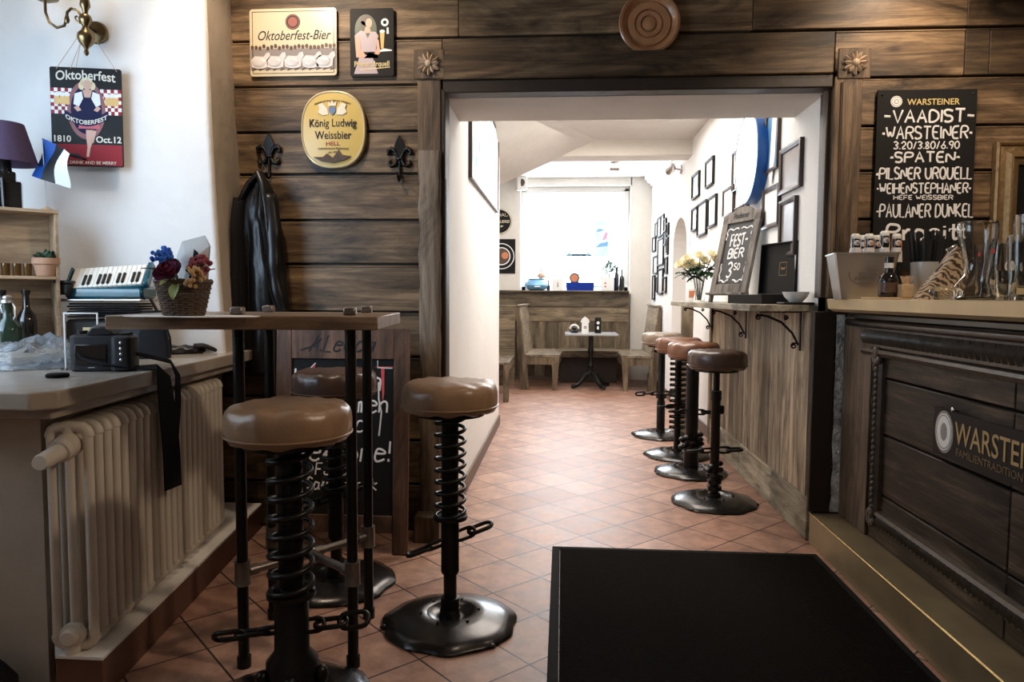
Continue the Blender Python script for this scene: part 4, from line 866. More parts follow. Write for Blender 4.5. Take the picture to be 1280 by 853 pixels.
b.lathe([(0, 0), (0.10, 0.0), (0.118, 0.008), (0.115, 0.022), (0.09, 0.034), (0.05, 0.036), (0, 0.035)], n=40, wob=gl, squash=0.5); b.obj('palm', M_jacket, t)
b = MB()
for k in range(5): y0 = -0.045+0.018*k; b.tube([(0.06, y0, 0.034), (0.10, y0*.9, 0.036), (0.13, y0*.7, 0.024), (0.155, y0*.6, 0.012)], [0.011, 0.011, 0.010, 0.008], 8)
b.obj('fingers', M_jacket, t)

# ------------------------------------------------------------------ flower basket on the table
q = PZ(229, 397, 1.137); BX, BY = q.x-0.052, q.y+0.10; BZ = 1.137
b = MB(); rnd = random.Random(4)
outl = [((0.17+0.03*rnd.random())*math.cos(2*PI*k/20)*1.05, (0.10+0.02*rnd.random())*math.sin(2*PI*k/20)) for k in range(20)]; b.slab(outl, 0, 0.0015)
tag(b.obj('paper_doily', M_paper, loc=(BX+.03, BY+0.0, BZ)), 'white paper doily spread under the flower basket', 'doily')
t = thing('flower_basket', 'dark wicker basket standing on the left end of the high table', 'basket', (BX, BY, BZ+.0015))
b = MB(); N_ = 26
for k in range(14):
    z = 0.006+k*0.0066; r = 0.056+0.020*k/13; pts = []
    for i in range(52): a = 2*PI*i/52; rr = r+0.0022*math.sin(i*PI/2+(k % 2)*PI); pts.append((rr*math.cos(a), rr*0.8*math.sin(a), z))
    b.tube(pts, 0.0034, 5, closed=True)
for i in range(N_): a = 2*PI*i/N_; b.tube([(0.056*math.cos(a), 0.045*math.sin(a), 0.002), (0.077*math.cos(a), 0.062*math.sin(a), 0.10)], 0.0022, 5)
b.lathe([(0, 0), (0.056, 0), (0.056, 0.004), (0, 0.004)], n=26, squash=0.8); b.tube([(0.078*math.cos(2*PI*i/40), 0.063*math.sin(2*PI*i/40), 0.099+0.002*math.sin(i*2)) for i in range(40)], 0.0055, 7, closed=True)
b.obj('woven_wall', M_wicker, t)
b = MB(); b.lathe([(0, 0.075), (0.068, 0.075), (0.068, 0.08), (0, 0.082)], n=24, squash=0.8); b.obj('moss', M_leaf, t)
def rosehead(b, c, r, n=5, tilt=None, seed=0):
    rnd = random.Random(seed); R0 = Matrix.Rotation(rnd.uniform(0, 6), 4, 'Z'); R0 = (tilt or I4) @ R0
    for layer in range(4):
        rr = r*(0.25+0.25*layer); op = 0.25+0.32*layer
        for k in range(n):
            a = 2*PI*k/n+layer*0.6; vs = []; fs = []
            for i in range(5):
                for j in range(4):
                    u = (i-2)/2; v = j/3; ang_ = a+u*0.75; rad = rr*(0.35+0.65*math.sin(v*1.5))*(1+0.05*math.cos(u*3)) + rr*0.25*max(0, v-.6)*op; z = r*(-0.55+1.25*v*(1-0.16*layer))-0.10*r*u*u*v; p = R0 @ Vector((rad*math.cos(ang_), rad*math.sin(ang_), z)); vs.append(Vector(c)+p)
            for i in range(4):
                for j in range(3): fs.append((i*4+j, (i+1)*4+j, (i+1)*4+j+1, i*4+j+1))
            b.add(vs, fs)
    b.ell(c, (r*0.3, r*0.3, r*0.5), 8, 6)
def flower(name, label, dx, dy, dz, r, m, tx, ty, seed, puff=False):
    z0 = BZ+0.0015; t = thing(name, label, 'flower', (BX+dx*0.6, BY+dy*.6, z0+0.083), 0, 'artificial flowers in the basket'); c = Vector((dx*.4, dy*.4, dz-0.083)); b = MB()
    if puff:
        rnd = random.Random(seed)
        for k in range(46):
            v = Vector((rnd.gauss(0, 1), rnd.gauss(0, 1), rnd.gauss(0.3, 1))).normalized(); b.ell(c+v*r*rnd.uniform(.7, 1), (r*.2, r*.2, r*.2), 7, 5)
    else: rosehead(b, c, r, 6, RX(tx) @ RY(ty), seed)
    b.obj('bloom', m, t)
    MB().tube([(0, 0, 0.0), c*0.5, c], 0.0025, 6).obj('stem', M_leaf, t)
flower('blue_flower', 'bright blue artificial flower at the left of the basket', -0.050, -0.02, 0.165, 0.032, M_fl_blue, 0.5, -0.5, 1, True)
flower('purple_rose', 'burgundy rose at the front of the basket', -0.018, -0.05, 0.128, 0.037, M_fl_purple, 0.9, -0.1, 2)
flower('red_hydrangea', 'dusty red flower head at the right of the basket', 0.055, -0.01, 0.140, 0.034, M_fl_red, 0, 0, 3, True)
flower('tan_hydrangea', 'tan dried flower head low on the right of the basket', 0.055, -0.045, 0.108, 0.031, M_fl_tan, 0, 0, 4, True)
t = thing('leaf_sprig', 'pale and dark leaf sprigs drooping over the basket rim', 'leaves', (BX, BY, BZ+0.083))
def leafblade(b, p0, p1, wid, up=Vector((0, -0.3, 1))):
    p0, p1 = Vector(p0), Vector(p1); d = p1-p0; s_ = d.cross(up).normalized(); vs = []
    for k in range(6): v = k/5; wv = wid*math.sin(PI*min(1, v*0.92+.06)); m_ = p0+d*v+up*(0.12*d.length*math.sin(PI*v)); vs += [m_-s_*wv/2, m_-up*wid*.12, m_+s_*wv/2]
    b.add(vs, [(3*k+a, 3*k+a+1, 3*k+a+4, 3*k+a+3) for k in range(5) for a in (0, 1)])
b = MB(); leafblade(b, (0.01, -0.05, 0.02), (0.015, -0.085, -0.035), 0.03, Vector((0, -1, 0.2))); leafblade(b, (-0.01, -0.05, 0.02), (-0.015, -0.095, 0.005), 0.022); b.obj('pale_leaf', M_leafpale, t)
b = MB()
for a, l in ((2.7, .14), (3.3, .12), (3.9, .10), (2.4, .10), (0.3, .09), (5.6, .10)): leafblade(b, (0.03*math.cos(a), 0.02*math.sin(a), 0.02), (l*math.cos(a), l*.7*math.sin(a), 0.055), 0.02)
b.obj('dark_leaf', M_leaf, t)
t = thing('paper_napkin', 'white folded paper napkin standing up in the flower basket', 'napkin', (BX+0.022, BY+0.03, BZ+0.083), -0.12)
b = MB(); b.add([(-0.05, 0, 0.0), (0.03, 0, 0.0), (0.045, 0.0, 0.12), (0.025, 0.012, 0.152), (-0.05, 0.01, 0.135), (-0.062, 0.0, 0.09), (-0.01, -0.018, 0.07), (-0.04, 0.012, 0.0), (0.03, 0.012, 0), (0.04, 0.014, 0.12)],
    [(0, 6, 5), (5, 6, 4), (4, 6, 3), (3, 6, 2), (2, 6, 1), (1, 6, 0), (7, 8, 9), (7, 9, 4), (4, 9, 3)]); b.obj('sheet', M_paper, t, smooth=False); b = MB(); b.add([(-0.005, -0.02, 0.03), (0.012, -0.02, 0.03), (0.02, -0.016, 0.10), (0.008, -0.018, 0.11)], [(0, 1, 2, 3)]); b.add([(-0.005, -0.019, 0.03), (0.012, -0.019, 0.03), (0.02, -0.015, 0.10), (0.008, -0.017, 0.11)], [(3, 2, 1, 0)]); b.obj('printed_stripe', M_ink, t, smooth=False)

# ------------------------------------------------------------------ things on the board wall
YS = YW-0.006
def onwall(px, py, out=0.0): return PY(px, py, YS-out)
# cream festival beer sign
p0, p1 = onwall(313, 13), onwall(422, 95); w_, h_ = p1.x-p0.x, p0.z-p1.z
t = thing('tin_sign', 'cream embossed tin sign with a row of white horses and script lettering', 'sign', ((p0.x+p1.x)/2, YS-0.002, (p0.z+p1.z)/2))
b = MB(); b.prism(rrect(-w_/2, -h_/2, w_/2, h_/2, 0.015), -0.010, 0.0); b.obj('panel', M_signcream, t)
y = -0.0102; k = w_/0.44
b = MB(); x1, z1 = w_/2-.014, h_/2-.014
for a_ in ((-x1, z1-.0015, x1, z1+.0015), (-x1, -z1-.0015, x1, -z1+.0015), (-x1-.0015, -z1, -x1+.0015, z1), (x1-.0015, -z1, x1+.0015, z1)): b.prism(rect(*a_), y-.0005, y)
b.obj('border_line', M_brownline, t)
b = MB(); b.prism(rect(-w_/2+.002, -0.132, w_/2-.002, -0.03), y-.0005, y); b.obj('grey_band', flat('printed_grey', (0.26, 0.22, 0.20)), t)
b = MB(); rnd = random.Random(9)
for i in range(22): x = -w_/2+0.012+i*(w_-.024)/21; b.prism(disc(x, -0.022+rnd.uniform(-.006, .006), 0.0085, 10, 0.011), y-.0008, y)
for i in range(12): x = -w_/2+0.02+i*(w_-.04)/11; b.prism([(x-.012, -0.137), (x+.012, -0.130), (x+.006, -0.124), (x-.010, -0.128)], y-.0009, y)
b.obj('printed_riders', M_brownline, t)
b = MB()
for i, x in enumerate((-0.165, -0.085, 0.005, 0.095, 0.165)):
    x *= k; b.prism([(x-.045, -0.118), (x-.05, -0.085), (x-.03, -0.065), (x+.015, -0.068), (x+.03, -0.05), (x+.045, -0.048), (x+.05, -0.068), (x+.038, -0.085), (x+.035, -0.118), (x+.01, -0.126), (x-.02, -0.126)], y-.0035, y); b.ell((x-.01, y-.002, -0.094), (0.038, 0.006, 0.026), 14, 7)
b.obj('embossed_horses', M_photo, t)
b = MB(); b.prism(disc(0, 0.098, 0.037, 32), y-.0012, y); b.obj('seal', M_ink, t)
b = MB(); b.prism(disc(0, 0.098, 0.024, 24), y-.0018, y); ringq(b, 0, 0.098, 0.030, 0.034, y-.0012, 24, 1, .0006); b.obj('seal_red', flat('seal_red', (0.30, 0.09, 0.07)), t)
b = MB(); b.font('Oktoberfest-Bier', 0.066, 0, 0.012, y, shear=0.35, sx=0.80); b.obj('lettering', M_ink, t)
# black tin sign with a lady
p0, p1 = onwall(438, 12), onwall(493, 96); w_, h_ = p1.x-p0.x, p0.z-p1.z
t = thing('tin_sign', 'small black tin sign of a lady in a pale blouse with a beer tray', 'sign', ((p0.x+p1.x)/2, YS-0.002, (p0.z+p1.z)/2), math.radians(0))
b = MB(); b.prism(rrect(-w_/2, -h_/2, w_/2, h_/2, 0.012), -0.008, 0.0); b.obj('panel', M_signblack, t); y = -0.0082
b = MB(); b.prism(disc(-0.03, 0.06, 0.055, 24, 0.075), y-.0003, y); b.obj('green_ground', M_green, t)
b = MB(); b.prism(disc(-0.014, 0.093, 0.016, 16, 0.023), y-.0012, y); b.prism([(-0.032, 0.075), (-0.010, 0.075), (-0.004, 0.045), (-0.04, 0.045)], y-.0008, y)
b.prism([(-0.085, 0.03), (-0.06, 0.035), (-0.055, -0.03), (-0.03, -0.062), (0.03, -0.075), (0.03, -0.06), (-0.01, -0.048), (-0.04, -0.075), (-0.078, -0.07)], y-.0013, y); b.prism([(0.022, 0.02), (0.034, 0.01), (0.042, -0.05), (0.02, -0.07), (0.012, -0.055), (0.024, -0.03)], y-.0013, y); b.obj('lady_skin', M_skin, t)
b = MB(); b.prism(disc(-0.030, 0.106, 0.026, 18, 0.026), y-.001, y); b.prism(disc(-0.045, 0.085, 0.014, 12, 0.019), y-.001, y); b.obj('lady_hair', M_hair, t)
b = MB(); b.prism([(-0.085, 0.035), (-0.055, 0.058), (-0.035, 0.052), (-0.02, 0.02), (-0.004, 0.052), (0.02, 0.05), (0.034, 0.03), (0.026, 0.012), (0.018, -0.045), (-0.052, -0.045), (-0.058, 0.015), (-0.082, 0.02)], y-.001, y); b.prism([(-0.06, -0.06), (0.0, -0.06), (0.03, -0.15), (-0.09, -0.15)], y-.0006, y); b.obj('lady_dress', M_lav, t)
b = MB(); b.prism([(0.040, 0.05), (0.064, 0.05), (0.058, -0.03), (0.046, -0.03)], y-.001, y); b.obj('printed_beer', M_beer, t)
b = MB(); b.prism(disc(0.052, 0.052, 0.0135, 12, 0.008), y-.0014, y); b.prism([(0.073, 0.04), (0.075, 0.07), (0.083, 0.07), (0.085, 0.04)], y-.001, y); b.prism([(0.03, -0.046), (0.10, -0.042), (0.10, -0.037), (0.06, -0.03), (0.03, -0.041)], y-.001, y); ringq(b, 0.065, 0.095, 0.009, 0.019, y, 20); b.obj('white_print', M_paper, t)
b = MB(); b.font('PilsnerUrquell', 0.036, 0, -0.115, y-.0016, bold=0.015, sx=0.86); b.prism([(-0.06, -0.128), (0.09, -0.118), (0.09, -0.122), (-0.06, -0.134)], y-.0018, y-.001); b.obj('lettering', flat('sign_gold_letter', (0.70, 0.55, 0.27)), t)
# oval gold sign
p = onwall(418.5, 163.5); a_, b_ = 0.163, 0.190
t = thing('oval_sign', 'oval gold beer sign with blackletter words and a crest', 'sign', (p.x, YS-0.002, p.z))
def sup(r): return [(a_*r*math.copysign(abs(math.cos(2*PI*i/56))**0.82, math.cos(2*PI*i/56)), b_*r*math.copysign(abs(math.sin(2*PI*i/56))**0.82, math.sin(2*PI*i/56))) for i in range(56)]
b = MB()
def rim(sc, y): return [(x, y, z) for x, z in sup(sc)]
b.loft([rim(1.0, 0), rim(1.0, -0.018), rim(0.985, -0.026), rim(0.955, -0.028), rim(0.93, -0.024)], cap=True); b.obj('rim', mat('sign_rim', (0.72, 0.60, 0.36), 0.2, 0.3), t)
b = MB(); b.loft([rim(0.93, -0.0245), rim(0.6, -0.030), rim(0.2, -0.033)], cap=True); b.obj('panel', M_signgold, t); y = -0.0325
b = MB(); b.font('K\u00f6nig Ludwig', 0.054, 0, 0.012, y, bold=0.012, sx=0.80); b.font('Weissbier', 0.054, 0.002, -0.047, y, bold=0.012, sx=0.82); b.font('PREMIUM BAVARIAN WHEAT', 0.014, 0, 0.134, y+.004, bend=-2.2); b.obj('lettering', M_ink, t)
b = MB(); b.font('HELL', 0.026, 0, -0.079, y, sx=1.25); b.obj('red_lettering', M_red, t)
b = MB(); b.font('Schlossbrauerei Kaltenberg', 0.014, 0, -0.098, y, shear=0.3); b.font('seit 1871', 0.014, 0, -0.116, y, shear=.3); b.obj('fine_print', M_brownline, t)
b = MB()
for sx in (-1, 1): b.prism([(sx*0.02, 0.07), (sx*0.05, 0.068), (sx*0.072, 0.08), (sx*0.064, 0.10), (sx*0.07, 0.118), (sx*0.05, 0.128), (sx*0.036, 0.112), (sx*0.026, 0.10)], y-.003, y+.002)
b.prism([(-0.018, 0.112), (-0.022, 0.135), (-0.008, 0.122), (0, 0.14), (0.008, 0.122), (0.022, 0.135), (0.018, 0.112)], y-.003, y+.002); b.obj('crest', mat('crest_cream', (0.78, 0.68, 0.52), 0.4), t)
b = MB(); b.prism([(-0.017, 0.105), (0.017, 0.105), (0.017, 0.085), (0, 0.066), (-0.017, 0.085)], y-.004, y); b.obj('crest_shield', flat('crest_blue', (0.14, 0.20, 0.34)), t)
b = MB(); b.prism([(-0.10, -0.135), (-0.05, -0.135), (-0.03, -0.118), (0.0, -0.14), (0.03, -0.10), (0.045, -0.125), (0.09, -0.132), (0.06, -0.15), (0.0, -0.165), (-0.06, -0.155)], y-.002, y+.006); b.obj('castle_relief', M_wicker, t)
# fleur-de-lis hooks
def hook(px, py, label):
    p = onwall(px, py, 0.0); t = thing('coat_hook', label, 'hook', (p.x, YS, p.z), 0, 'fleur-de-lis coat hooks'); b = MB()
    b.prism([(0, 0.10), (0.014, 0.075), (0.026, 0.045), (0.022, 0.02), (0.012, 0.0), (0.012, -0.015), (-0.012, -0.015), (-0.012, 0.0), (-0.022, 0.02), (-0.026, 0.045), (-0.014, 0.075)], -0.014, 0)
    for s_ in (-1, 1):
        b.tube([(s_*0.008, -0.008, -0.012), (s_*0.022, -0.009, 0.022), (s_*0.042, -0.009, 0.034), (s_*0.058, -0.009, 0.022), (s_*0.055, -0.009, 0.004), (s_*0.044, -0.009, 0.008)], [0.008, 0.011, 0.012, 0.011, 0.008, 0.005], 10)
        b.tube([(s_*0.008, -0.008, -0.018), (s_*0.022, -0.009, -0.045), (s_*0.040, -0.009, -0.052), (s_*0.053, -0.009, -0.040), (s_*0.049, -0.009, -0.024), (s_*0.038, -0.009, -0.026)], [0.008, 0.010, 0.010, 0.009, 0.007, 0.005], 10)
    b.box((0, -0.010, -0.017), (0.042, 0.02, 0.014), 0.004); b.obj('ornament', M_iron, t, ang=50)
    MB().tube([(0, -0.006, -0.02), (0, -0.008, -0.085), (0, -0.010, -0.11), (0, -0.022, -0.125), (0, -0.038, -0.120), (0, -0.045, -0.10)], [0.008, 0.007, 0.007, 0.0065, 0.006, 0.007], 10).obj('hook_arm', M_iron, t); return t
hook(337, 192, 'black iron fleur-de-lis hook with the leather jacket hanging on it'); hook(500, 195, 'black iron fleur-de-lis hook without a coat, beside the door post')
# leather jacket
p = onwall(336, 222); t = thing('leather_jacket', 'black leather jacket hanging from the left fleur-de-lis hook', 'jacket', (p.x, YS-0.035, p.z))
prof_j = [(-0.01, -.012, .012), (-.03, -.035, .030), (-.08, -.07, .055), (-.15, -.10, .070), (-.22, -.117, .082), (-.30, -.122, .098), (-.42, -.138, .108), (-.54, -.148, .118), (-.68, -.152, .128), (-.85, -.145, .115), (-.97, -.135, .10)]
rings = []; NJ = 56
for i in range(40):
    q = i/39*(len(prof_j)-1); k = min(int(q), len(prof_j)-2); u = q-k; z, l, r = [a+(b_-a)*u for a, b_ in zip(prof_j[k], prof_j[k+1])]
    cxj = (l+r)/2; wv = (r-l)/2; v = i/39; dv = 0.022+0.055*min(1, v*3); rg = []
    for k in range(NJ):
        a = 2*PI*k/NJ; am = min(1, v*4); f_ = 1+0.09*math.sin(5*a+2.2*v)*am+0.04*math.sin(13*a-5*v)*am+0.09*noise.noise(Vector((math.cos(a)*2.6, math.sin(a)*2.6, z*9)))
        yy = min(dv*f_*math.sin(a), 0.03); rg.append((cxj+wv*(0.9+0.1*f_)*math.cos(a), yy-0.045+0.006*noise.noise(Vector((math.cos(a)*6, z*22, 2))), z))
    rings.append(rg)
b = MB(); b.loft(rings); b.obj('body', M_jacket, t, ang=80)
b = MB(); b.tube([(0.0, -0.075, 0.004), (-0.045, -0.095, -0.05), (-0.092, -0.105, -0.14), (-0.118, -0.10, -0.20), (-0.140, -0.09, -0.262)], [0.024, 0.026, 0.024, 0.020, 0.010], 12, sq=0.6)
b.tube([(0.0, -0.08, 0.004), (0.03, -0.10, -0.05), (0.052, -0.115, -0.15), (0.062, -0.12, -0.27), (0.075, -0.115, -0.36)], [0.024, 0.026, 0.022, 0.018, 0.010], 12, sq=0.6); b.obj('collar', M_jacket, t, ang=80)
b = MB(); b.ell((-0.138, -0.102, -0.258), (0.007, 0.005, 0.007), 8, 6); b.obj('press_stud', M_chrome, t)
b = MB(); rings = []
for i in range(26):
    v = i/25; c = Vector((0.045+0.065*v+0.008*math.sin(v*7), -0.088-0.018*math.sin(v*3), -0.10-0.62*v)); r = 0.040-0.010*v+0.003*math.sin(v*26); rings.append([c+Vector((r*math.cos(a)*(1+.08*math.sin(3*a+v*9)), r*.8*math.sin(a), 0)) for a in [2*PI*q/16 for q in range(16)]])
b.loft(rings); b.obj('sleeve', M_jacket, t, ang=80)
b = MB(); b.tube([(-0.005, -0.105, -0.06), (0.012, -0.125, -0.22), (0.035, -0.135, -0.42), (0.075, -0.13, -0.60), (0.11, -0.115, -0.68)], 0.005, 8); b.obj('zip', M_jacket, t)
b = MB(); b.tube([(-0.045, -0.102, -0.26), (-0.045, -0.118, -0.45), (-0.045, -0.122, -0.72)], 0.003, 6); b.obj('seam', M_jacket, t)
b = MB(); b.tube([(0.02, -0.03, 0.012), (0.006, -0.05, 0.05), (-0.008, -0.03, 0.012)], 0.0035, 6); b.obj('hanging_loop', M_steel, t)
# narrow dark shape on the plaster strip
rings = []; cxx = corner(1.4).x
for i in range(16):
    v = i/15; z = 1.67-0.77*v; wv = 0.010+0.05*math.sin(min(1, v*4)*PI/2); rings.append([(cxx+0.022+0.016*math.sin(PI*q/9)*(1 if q < 10 else 1)+0.004*math.sin(q*3+v*4)-(0.014 if q >= 10 else 0), 3.40-0.02*v+(wv*math.cos(PI*q/9) if q < 10 else wv*math.cos(PI*(19-q)/9)), z) for q in range(20)])
b = MB(); b.loft(rings); tag(b.obj('dark_strip', M_cloth, ang=70), 'narrow dark shape lying flat on the plaster strip left of the leather jacket', 'cloth')
# carved rosettes and turned plate
def rosette(px, py, label):
    p = onwall(px, py); t = thing('carved_rosette', label, 'rosette', (p.x, 3.484, p.z), 0, 'carved flower rosettes on the casing'); b = MB(); b.box((0, 0.006, 0), (0.148, 0.012, 0.14), 0.004); b.obj('square_block', M_postwood, t); b = MB()
    for k in range(12):
        a = 2*PI*k/12; L = 0.058 if k % 2 else 0.052; R = RY(-a) ; b.M = T(0, -0.004 if k % 2 else -0.008, 0) @ R
        b.loft([[(0.008, y_, z_) for y_, z_ in ((0, -.004), (-.008, 0), (0, .004))], [(L*.55, y_, z_) for y_, z_ in ((0, -.0105), (-.016, 0), (0, .0105))], [(L*.85, y_, z_) for y_, z_ in ((-.004, -.008), (-.018, 0), (-.004, .008))], [(L, y_, z_) for y_, z_ in ((-.008, -.001), (-.012, 0), (-.008, .001))]])
    b.M = I4; b.ell((0, -0.014, 0), (0.017, 0.012, 0.017), 14, 8); b.obj('petals', M_carving, t, ang=30)
rosette(539, 85, 'pale carved flower rosette over the left door post'); rosette(1062, 84, 'pale carved flower rosette over the right door post')
p = onwall(811, 31); t = thing('wall_plate', 'round turned wooden plate with concentric rings above the opening', 'plate', (p.x, YS-0.004, p.z)); Rp = 0.145
b = MB(); b.lathe([(0, -0.004), (Rp*.85, -0.004), (Rp, 0.022), (Rp*1.0, 0.030), (Rp*.965, 0.034), (Rp*.94, 0.030), (Rp*.93, 0.034), (Rp*.90, 0.033), (Rp*.76, 0.010), (Rp*.72, 0.006), (Rp*.68, 0.016), (Rp*.48, 0.015), (Rp*.45, 0.004), (Rp*.41, 0.013), (Rp*.28, 0.012), (Rp*.25, 0.002), (Rp*.20, 0.012), (Rp*.12, 0.014), (Rp*.06, 0.017), (0, 0.018)], n=64, R=RX(PI/2)); b.obj('dish', M_turned, t, ang=30)
# wall chalkboard over the bar
p0, p1 = onwall(1097, 113, .012), onwall(1213, 300, .012); XA, XB = p0.x, p1.x; ZT = p0.z; ZB = 1.33
cxb = (XA+XB)/2; t = thing('menu_board', 'black chalkboard listing beers in white chalk on the boards above the bar', 'chalkboard', (cxb, YS-0.004, 0))
b = MB(); b.box((0, -0.006, (ZT+ZB)/2), (XB-XA, 0.012, ZT-ZB), 0.001); b.obj('board', M_chalkboard, t); y = -0.0125; W_ = XB-XA
b = MB()
for x in (-W_/2+.02, W_/2-.02): b.ell((x, -.013, ZT-.022), (0.006, 0.003, 0.006), 8, 5)
b.obj('screw', M_iron, t)
def zl(py): return PY(1155, py, YS-.018).z
b = MB(); kz = (zl(127)-zl(137))/10
def line(txt, yt, yb, wf, th, xo=0.0): 
    th *= 1.1
    h = zl(yt)-zl(yb); b = MB(); b.chalk(txt, h*(1-th), xo, zl(yb)+h*th*.5, y, W_*wf, thick=th); b.obj('chalk_lettering', M_chalk, t)
line('-VAADIST-', 136.5, 153.5, 0.90, .085, .01); line('*WARSTEINER*', 157.5, 174, 0.89, .07, .005); line('3.20/3.80/6.90', 176.5, 186.5, 0.66, .085, .005); line('*SPATEN*', 189.5, 203.5, 0.68, .095)
line('*PILSNER URQUELL', 209, 224.5, 0.96, .075); line('*WEIHENSTEPHANER*', 228.5, 242, 0.94, .075); line('HEFE WEISSBIER', 243.8, 249.8, 0.60, .10); line('*PAULANER DUNKEL', 254.5, 272, 0.97, .06, .01); line('Prosit', 279, 301, 0.72, .085)
b = MB(); b.font('WARSTEINER', 0.040, 0.028, zl(131), y, sx=0.98, bold=0.008); b.obj('gold_lettering', flat('sign_pale_gold', (0.72, 0.55, 0.22)), t)
b = MB(); b.prism(disc(-W_*.31, zl(126.5), 0.026, 28), y-.0012, y); b.obj('round_emblem', M_paper, t)
b = MB(); ringq(b, -W_*.31, zl(126.5), 0.008, 0.011, y-.0014, 20); ringq(b, -W_*.31, zl(126.5), 0.020, 0.022, y-.0014, 28); b.obj('emblem_print', flat('emblem_grey', (0.35, 0.33, 0.30)), t)
# gilt frame right edge
p = onwall(1243, 178, .01); x0, zt = p.x, p.z; w_, h_ = 0.62, 0.70
t = thing('picture_frame', 'ornate gilt picture frame with a dark canvas at the right edge', 'picture frame', (x0+w_/2, YS, zt-h_/2))
def molding(b, w_, h_, prof):
    rings = []
    for sx, sz in ((-1, 1), (1, 1), (1, -1), (-1, -1)): rings.append([(sx*(w_/2-d), y_, sz*(h_/2-d)) for d, y_ in prof])
    n = len(prof); vs = [p for r in rings for p in r]; b.add(vs, [(i*n+k, i*n+(k+1) % n, ((i+1) % 4)*n+(k+1) % n, ((i+1) % 4)*n+k) for i in range(4) for k in range(n)])
b = MB(); molding(b, w_, h_, [(0, 0), (0, -.03), (.008, -.04), (.016, -.036), (.022, -.024), (.045, -.028), (.062, -.045), (.072, -.046), (.080, -.032), (.098, -.026), (.106, -.022), (.106, 0)]); b.obj('gilt_moulding', M_gilt, t, ang=25)
b = MB(); b.box((0, -0.008, 0), (w_-.19, 0.006, h_-.19)); b.obj('canvas', M_signblack, t)

# floor chalkboard
t = thing('floor_chalkboard', 'tall brown framed chalkboard with white greetings standing on the floor', 'chalkboard', (-1.02, 3.20, 0), 0)
Mt = RX(math.radians(-4)); W2 = 0.315; Hh = 1.05
def fb(nm, m, f): b = MB(M=Mt); f(b); return b.obj(nm, m, t)
for sx in (-1, 1):
    def f(b, sx=sx): b.tone = .5; b.box((sx*(W2-0.036), 0, Hh/2+.002), (0.072, 0.028, Hh-.004), 0.004)
    fb('stile', M_boardframe, f)
def f(b): b.tone = .7; b.box((0, 0, Hh-.075), (2*W2-.145, 0.024, 0.14), 0.003)
fb('header', M_boardframe, f)
def f(b): b.tone = .4; b.box((0, 0, 0.14), (2*W2-.145, 0.024, 0.08), 0.003)
fb('bottom_rail', M_boardframe, f)
def f(b): b.box((0, 0.004, 0.54), (2*W2-.14, 0.008, 0.76))
fb('slate', M_chalkboard, f)
yb = -0.0005
for txt, h1, x1, z1, w1, th1 in (('Herzlich', 0.10, -0.03, 0.755, 0.41, .05), ('willkommen', 0.085, 0.0, 0.655, 0.42, .055), ('und!', 0.08, 0.03, 0.565, 0.2, .055), ('Welcome!', 0.095, -0.01, 0.430, 0.46, .055), ('Food', 0.055, -0.05, 0.362, 0.15, .07), ('Salsa steak', 0.055, 0.0, 0.295, 0.33, .07)):
    fb('chalk_lettering', M_chalk, lambda b: b.chalk(txt, h1, x1, z1, yb, w1, thick=th1, slant=.11))
def f(b):
    b.tube([(0.17, yb, 0.80), (0.172, yb, 0.72), (0.185, yb, 0.66), (0.18, yb, 0.60), (0.175, yb, 0.55)], 0.004, 6); b.tube([(-0.235, yb, 0.822), (-0.19, yb, 0.83), (-0.15, yb, 0.865), (-0.13, yb, 0.885)], 0.003, 6); b.tube([(0.165, yb, 0.90), (0.165, yb, 0.866), (0.235, yb, 0.864)], 0.003, 6)
fb('chalk_drawing', M_chalk, f)
def f(b):
    b.prism([(0.18, 0.866), (0.197, 0.866), (0.197, 0.75), (0.190, 0.70)], yb-.001, yb); b.prism([(0.155, 0.872), (0.24, 0.872), (0.24, 0.869), (0.155, 0.869)], yb-.001, yb); b.prism([(-0.16, 0.85), (-0.13, 0.888), (-0.135, 0.86)], yb-.001, yb)
fb('red_chalk', M_chalkred, f)
def f(b):
    y_ = -0.0125; b.chalk('A.LeCoq', 0.075, -0.01, Hh-.11, y_, 0.30, thick=.06, slant=.45); b.tube([(-0.20, y_, Hh-.105), (-0.14, y_, Hh-.085), (-0.10, y_, Hh-.05)], 0.003, 6)
fb('header_lettering', M_ink, f)
# doormat
t = thing('door_mat', 'large black-brown ribbed door mat on the tiles before the bar', 'mat', (0.575, 2.36, 0))
b = MB(); b.slab(rrect(-0.575, -0.96, 0.588, 0.965, 0.02), 0.001, 0.010); b.obj('pile', M_mat, t)
b = MB()
for c, d in (((-0.595, 0, 0.005), (0.035, 1.99, 0.007)), ((0.603, 0, 0.005), (0.025, 1.99, 0.007)), ((0.004, 0.98, 0.005), (1.18, 0.03, 0.007)), ((0.004, -0.975, 0.005), (1.18, 0.03, 0.007))): b.box(c, d, 0.002)
b.obj('rubber_edge', M_rubber, t)
q = PZ(-24, 893, 0.0); b = MB(); b.lathe([(0, 0), (0.10, 0.002), (0.13, 0.02), (0.135, 0.07), (0.11, 0.11), (0.05, 0.13), (0, 0.132)], n=32, wob=wobble(9, .08)); tag(b.obj('black_bag', M_cloth, loc=(q.x-.055, q.y, 0)), 'black soft bag on the floor at the lower left corner', 'bag')

